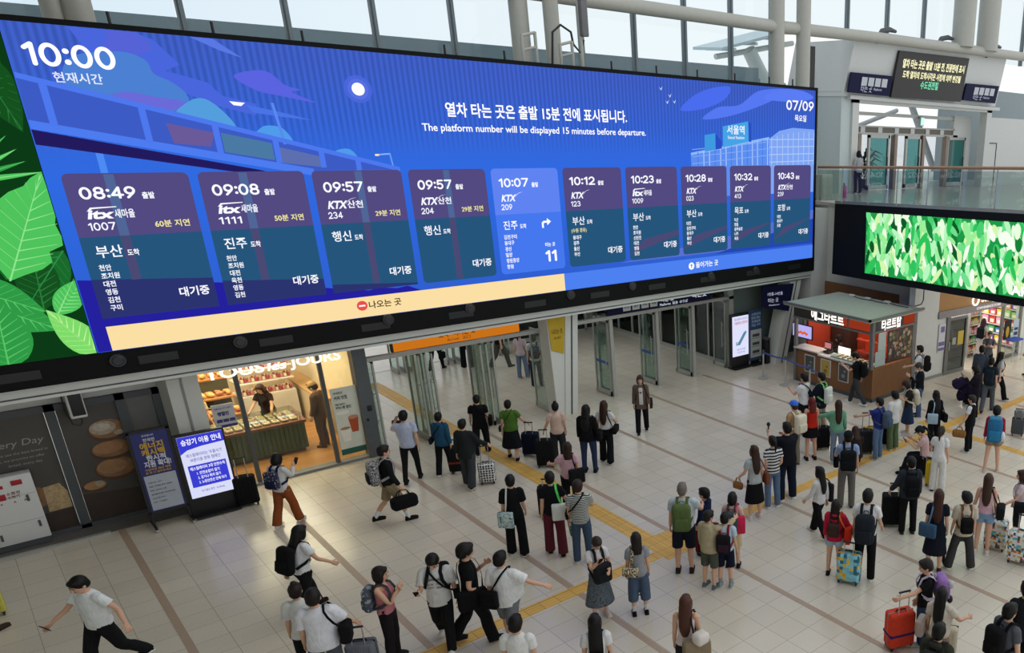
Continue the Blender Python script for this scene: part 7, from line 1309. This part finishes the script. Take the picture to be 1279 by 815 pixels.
g_ = p.root.location; suitcase('black case under the sitting black capped woman', None, '1a1b1e', 30, .42, .44, .28, 0, xy=(g_[0]+.0, g_[1]-.05))
p = person('woman all in white with ponytail seen from behind', (1170, 612), (1167, 533), None, 12, 'f', ('tee', 'dededc'), ('wide', 'd6d6d2'), ('ponytail', '2c201c'), ('2a2422', '3a3432'), dict(al=(15, 4, 10, 40)))
suitcase('slim yellow case in front of the woman all in white', (1160, 606), 'd0b02c', 10, .2, .6, .2, .1)
p = person('man in dark grey jacket with black backpack standing by a black suitcase', (1132, 664), (1137, 571), None, -14, 'm', ('hoodie', '2e333c'), ('regular', '17171a'), ('short', HB), ('38302c', '38302c'), dict(al=(10, 6, 0, 20))); backpack(p, '131417', 'black backpack on the dark grey jacket man', .32, .46, .2, 1.18)
suitcase('large black suitcase left of the dark grey jacket man', (1114, 655), '15171a', -8, .48, .68, .3, .3)
p = person('woman with long black hair and white blouse walking left with black bag', (1022, 668), (1029, 582), None, -52, 'f', ('long', 'd2d2d2'), ('wide', '121316'), ('long_hair', '0d0c0d'), ('cfcfcf', 'e8e8e8'), walk(20)); sidebag(p, 1, '1c1b1e', 'dark jacket and bag over the shoulder of the white blouse walker', .3, .44, .12, 1.05)
p = person('woman in crimson jacket and pale blue shorts with brown mini backpack', (1041, 716), (1047, 630), None, 8, 'f', ('hoodie', 'b8213e'), ('minishorts', '9ab4c8'), ('mid_hair', '1a1210'), ('1c1c1e', '2a2a2c'), dict(ar=(15, 10, 0, 30))); backpack(p, '3e2c26', 'small brown backpack on the crimson jacket woman', .24, .3, .12, 1.15)
sidebag(p, 1, 'c8341e', 'red and orange shopping bag in front of the crimson jacket woman', .3, .36, .14, 1.0, strap='d8702c')
suitcase('light blue and yellow toy patterned suitcase behind the crimson jacket woman', (1060, 726), pattern('blocks', '7cc4d8', '8fd0e0', 'd8a828', '5aaec8', 'e0c050', '94d4e4', '2e6a80', sc=15), 14, .44, .58, .27, .25, trim='17181a')
p = person('man in white tee with charcoal backpack beside the crimson jacket woman', (1079, 722), (1079, 607), None, 6, 'm', ('tee', 'dad9d8'), ('regular', '111215'), ('short', '120f0e'), ('c4d4ce', 'e8e8e8'), dict(ar=(12, -4, 10, 30))); backpack(p, '20262e', 'charcoal backpack on the white tee man right of crimson jacket', .34, .54, .22, 1.12)
p = person('woman in navy dress with long brown hair and blue shoulder bag', (1165, 712), (1169, 612), None, 0, 'f', ('dress_42_6', '151a26'), None, ('long_hair', '3a2018'), ('3a3230', '4a423e'), {}); sidebag(p, -1, '38536e', 'blue leather bag on the navy dress woman', .34, .28, .1, .98, strap='5a7ea0', rot=70)
q = gnd(1178, 706); o_ = empty('umbrella', q, 0, 'folded black umbrella standing right of the navy dress woman', 'umbrella'); MB().tube([(q[0], q[1], .02), (q[0]-.01, q[1], .1), (q[0]-.03, q[1], .62)], [.008, .032, .036], 10).build('canopy', BLACK, o_); MB().tube([(q[0]-.03, q[1], .62), (q[0]-.03, q[1], .76), (q[0]+.01, q[1], .8)], .014, 8).build('handle', DGREY, o_)
p = person('person in cream shirt and black beret with small black backpack', (1197, 708), (1212, 613), None, -14, 'm', ('big_tee', 'c0b6a2'), ('wide', '3a3a3c'), ('fluffy', '121214'), ('cfcfcf', 'e8e8e8'), dict(lr=(4, 8, 0), ll=(4, 10, 0), hy=30, lean=0)); backpack(p, '121214', 'small black backpack with tan straps on the cream shirt person', .26, .34, .16, 1.12, strap='6e4a32')
p = person('woman in pink tank top and denim shorts with long brown hair', (1225, 690), (1238, 592), None, 2, 'f', ('tank', 'cfa6b2'), ('minishorts', '7f9cbc'), ('long_hair', '3e2a20'), ('cfcac4', 'e8e4de'), dict(al=(10, -4, 0, 20))); sidebag(p, 1, '18181a', 'black bag at the hip of the pink tank top woman', .34, .26, .16, 1.0)
PT = pattern('blocks', 'd8d8d2', 'c8d4d4', '5aa8b8', 'd8d4cc', 'c05a3a', 'dcdcd6', '3a4a5a', 'd0a850', sc=21)
suitcase('white suitcase with colourful print right of the pink tank woman', (1242, 684), PT, 10, .46, .6, .28, .15, trim='17181a'); suitcase('white suitcase with colourful print at the right edge', (1273, 702), PT, 10, .5, .64, .3, .4, trim='b8bcbc')
p = person('brown haired woman in white and pink top at the right edge', None, (1277, 588), 1.62, -95, 'f', ('tee', 'c8b4b8'), ('regular', '17181c'), ('long_hair', HBR), pose=dict(al=(20, -4, 0, 40))); sidebag(p, -1, '15161a', 'black bag of the brown haired woman at the right edge', .3, .24, .12, .98)
p = person('hiker in red top and tan shorts with tall blue backpack', (1237, 588), (1241, 507), None, 0, 'm', ('long', '9a2034'), ('minishorts', '8c7a64'), ('fluffy', '0f0e0e'), ('b8aca4', 'd8d0c8'), dict(lr=(6, 4, 4), ll=(-4, 4, 0))); backpack(p, '2a6a94', 'tall blue hiking backpack with white pouch', .36, .6, .24, 1.2, strap='20384c', pocket='2e789f', extra=lambda o, M, yc, d: (XB().ell((.2, yc-.02, 1.08), (.06, .07, .12), 12, 8).xf(M).build('white_pouch', cm('d4d8da'), o), XB().rbox((0, yc, 1.5), (.3, .2, .09), .04).xf(M).build('top_lid', cm('2e7aa4'), o)))
p = person('person in black vest over white tee carrying a brown duffel', (1207, 563), (1212, 494), None, -72, 'm', [('tee', 'd4d6d6'), ('vest', '15171a')], ('regular', '15161a'), ('short', '2a2422'), ('c4c4be', 'dcdcd6'), dict(al=(12, -4, 0, 15))); handbag(p, -1, '8e6438', 'tan leather duffel carried by the black vest person', .36, .2, .18, .1, 10, name='duffel_bag')
p = person('man in slate hoodie facing the store entrance', None, (1227, 432), 1.72, 5, 'm', ('hoodie', '48525e'), ('regular', '2e3238'), ('short', HB))
p = person('man in dark teal tee and grey trousers walking to the store', None, (1239, 447), 1.74, 8, 'm', ('tee', '1f2e38'), ('regular', '55595e'), ('short', HB), ('26282c', '3a3c40'), walk(18)); backpack(p, '1c262e', 'dark backpack on the dark teal tee man near the store', .3, .44, .16)
p = person('woman in white tee with black backpack walking right near the store', None, (1251, 440), 1.62, 60, 'f', ('tee', 'c4c6c8'), ('wide', '141518'), ('mid_hair', HB), pose=walk(20)); backpack(p, '101113', 'black backpack on the white tee woman near the store', .32, .46, .2, 1.18)
p = person('person in grey top coming out of the store doorway', None, (1237, 414), 1.66, 175, 'f', ('tee', '5c6068'), ('regular', '202226'), ('short', '5a5654'), pose=dict(ar=(30, -4, 40, 80), al=(30, -4, 40, 80)))
p = person('person in black with phone left of the slate hoodie man', None, (1217, 457), 1.66, -70, 'f', ('jacket', '1c1822'), ('regular', '131416'), ('bob', HD), pose=dict(PHL, hp=30)); phone(p, -1, 'pale phone of the person in black near the store', 'b8bcc4')
p = person('woman in long white dress with black backpack inside the store doorway', None, (1229, 398), 1.64, 20, 'f', ('dress_20_8', 'c8beba'), None, ('mid_hair', '3a1e1a'), pose=walk(10)); backpack(p, '18191c', 'black backpack on the white dress woman in the store', .3, .44, .16)
p = person('person in black tee with purple backpack holding an orange suitcase handle', (1148, 812), (1160, 700), 1.7, -105, 'f', ('tee', '121214'), ('regular', '2e4258'), ('short', '241c1a'), ('b8b8b8', 'd8d8d8'), dict(al=(62, 4, 0, 20), hp=10)); backpack(p, '9470ae', 'purple backpack with plush charms at the lower right', .34, .44, .2, 1.22, strap='c8bccc', extra=lambda o, M, yc, d: (XB().ell((-.1, yc-.13, 1.32), (.06, .06, .07), 12, 8).xf(M).build('grey_plush_charm', cm('b8b4b8'), o), XB().ell((-.06, yc-.15, 1.02), (.05, .05, .07), 12, 8).xf(M).build('black_plush_charm', cm('1c1c1e'), o)))
suitcase('glossy orange suitcase with purple strap at the lower right', (1122, 806), 'd8452e', -30, .46, .62, .28, .42, trim='8a8c8e', band='3a2a68', rod='c4c4c4')
p = person('woman in cream blouse with long black hair at the lower right', None, (1177, 735), 1.62, 12, 'f', ('tee', 'cfc6b6'), ('skirt_50_8', '8a7466'), ('long_hair', '0e0d0d'), pose=dict(ar=(25, 16, 0, 45))); sidebag(p, -1, 'a89890', 'taupe bag at the side of the cream blouse woman', .3, .3, .14, .98)
suitcase('cream suitcase with steel handle beside the cream blouse woman', None, 'c9bfa8', 0, .44, .6, .28, .36, xy=tuple(Vector(p.root.location[:2])+Vector((.5, .2))))
p = person('man in dark olive top cut by the bottom edge at the lower right', None, (1174, 780), 1.72, 20, 'm', ('hoodie', '34352e'), ('regular', BK), ('short', HB)); backpack(p, '2a2b28', 'dark backpack on the olive topped man at the bottom edge', .3, .44, .16)
p = person('man in grey tee with black backpack at the bottom right corner', None, (1263, 755), 1.76, 40, 'm', ('tee', '54575e'), ('regular', BK), ('short', HB)); backpack(p, '121215', 'black backpack on the grey tee man at the bottom right corner', .32, .48, .18)
p = person('person in dark clothes at the right edge behind the corner man', None, (1283, 728), 1.7, -20, 'm', ('jacket', '1a1c20'), ('regular', BK), ('short', HB))
# hall beyond the doors, shops, gallery
p = person('person in pink top and maroon cap beyond the left doors', (655, 472), (650, 425), 1.6, 20, 'f', ('tee', 'c4b4bc'), ('regular', '6a7e96'), ('ponytail', '1a1416'), ('c8a8a0', 'd8c8c4'), dict(lr=(5, 2, 0)), cap='6a3040')
p = person('small child in dark overalls beside the maroon capped person', (664, 470), (664, 438), 1.15, 10, 'm', ('tee', '4a5058'), ('regular', '3a2e30'), ('short', HB))
p = person('man in black tee and grey cargo trousers beyond the right door bundle', None, (620, 398), 1.76, 60, 'm', ('tee', '15181e'), ('regular', '4c5048'), ('short', HB), pose=walk(20))
p = person('person in black trousers standing between the two door bundles', (585, 459), (575, 396), 1.72, 10, 'm', ('tee', '1c2226'), ('wide', '121417'), ('short', HB))
p = person('person in black coat with bag beyond the left door bundle', (547, 462), (540, 405), 1.7, 30, 'f', ('jacket', '16181b'), ('slim', '16181b'), ('bob', HB), pose=walk(15)); handbag(p, 1, '131417', 'black handbag of the person beyond the left door bundle', .3, .24, .12, .1)
p = person('person in white tee with backpack behind the glass door by the column', (672, 482), (668, 420), 1.7, 0, 'm', ('tee', 'c4ccd4'), ('regular', '2a3440'), ('short', HB)); backpack(p, '2c3e5c', 'navy backpack behind the glass door by the column', .28, .42, .14)
p = person('bakery clerk in black with long brown hair leaning over the island', xy=(4.85, 23.3), h=1.62, face=-150, sex='f', top=('tee', '2a1e1c'), bottom=('regular', '3a4a3a'), hair=('long_hair', '3a201a'), pose=dict(bend=20, ar=(45, 0, 10, 20), al=(45, 0, 10, 20)))
p = person('man in brown jacket and tan cap waiting inside the bakery', (405, 557), (395, 477), 1.72, -60, 'm', ('jacket', '5c4634'), ('regular', '54402e'), ('short', HBR), ('5a4a3a', '6a5a4a'), dict(hp=20, lr=(6, 1, 4)), cap='a88a5c')
p = person('baker in cream apron at the left of the bakery', xy=(3.45, 23.28), h=1.64, face=150, sex='f', top=('tee', 'cfb48c'), bottom=('regular', '5a4636'), hair=('short', HBR), cap='d8ccb4')
p = person('kiosk clerk in dark apron and cap behind the tart counter', None, (1046, 419), 1.62, -95, 'f', ('long', '3a2024'), ('regular', '1c1a1c'), ('bob', HB), pose=dict(ar=(35, 0, 30, 60), al=(35, 0, 30, 60), hp=20), cap='241a1c')
p = person('person in pale top and black trousers by the left frame of the gallery doors', xy=(26.3, 21.9), h=1.66, face=-30, sex='f', top=('long', 'a8aaac'), bottom=('regular', '1a1c1e'), hair=('bob', '17171a'), z0=5.6)
p = person('yellow suitcase owner in shorts cut by the left edge', None, (-52, 672), 1.66, 60, 'm', ('tee', '8a4a3a'), ('shorts', '2a2a2c'), ('short', HB), ('3a2e28', '2a2220'), {})
suitcase('pale yellow suitcase cut by the left edge', (-12, 770), 'c8c25a', 0, .42, .56, .26, .3)
p = person('dark trousered person stepping in from the right edge near the store', None, (1296, 415), 1.75, -60, 'm', ('tee', '2a2c30'), ('slim', '121316'), ('short', HB), pose=walk(26))
for k, (px, py, c, h_, lb) in enumerate([(312, 630, '141518', .62, 'black suitcase standing right of the blue standing screen'), (304, 628, '1c1e22', .5, 'second dark suitcase tucked behind the blue standing screen')]): suitcase(lb, (px, py), c, 0, .4, h_, .26, .45 if k == 0 else .1)
suitcase('grey suitcase with small bag on top at the right edge', (1270, 543), '4c4e50', 0, .36, .46, .26, .3, extra=lambda o, M, w, d, h, z: XB().rbox((0, 0, z+h/2+.12), (.28, .2, .22), .06).xf(M).build('top_bag', cm('66686a'), o))
pl = empty('potted_plant', onY(1085, 243, 22.9), label='dark leafy pot plant behind the teal gallery door', cat='plant'); q = onY(1091, 243, 23.4); MB().cyl((q[0], 24.0, 5.6), (q[0], 24.0, 6.0), .25, .32, 16).build('pot', DGREY, pl); mb = MB()
for i in range(22):
    a = i*2.4; e_ = .3+.25*(i % 4)/3; b0 = Vector((q[0], 24.0, 6.0+.04*i)); b1 = b0+Vector((math.cos(a)*e_, math.sin(a)*e_, .5)); b2_ = b0+Vector((math.cos(a)*e_*1.8, math.sin(a)*e_*1.8, .35)); mb.tube([b0, b1, b2_], [.02, .05, .008], 5)
mb.build('foliage', cm('1c3a36'), pl)
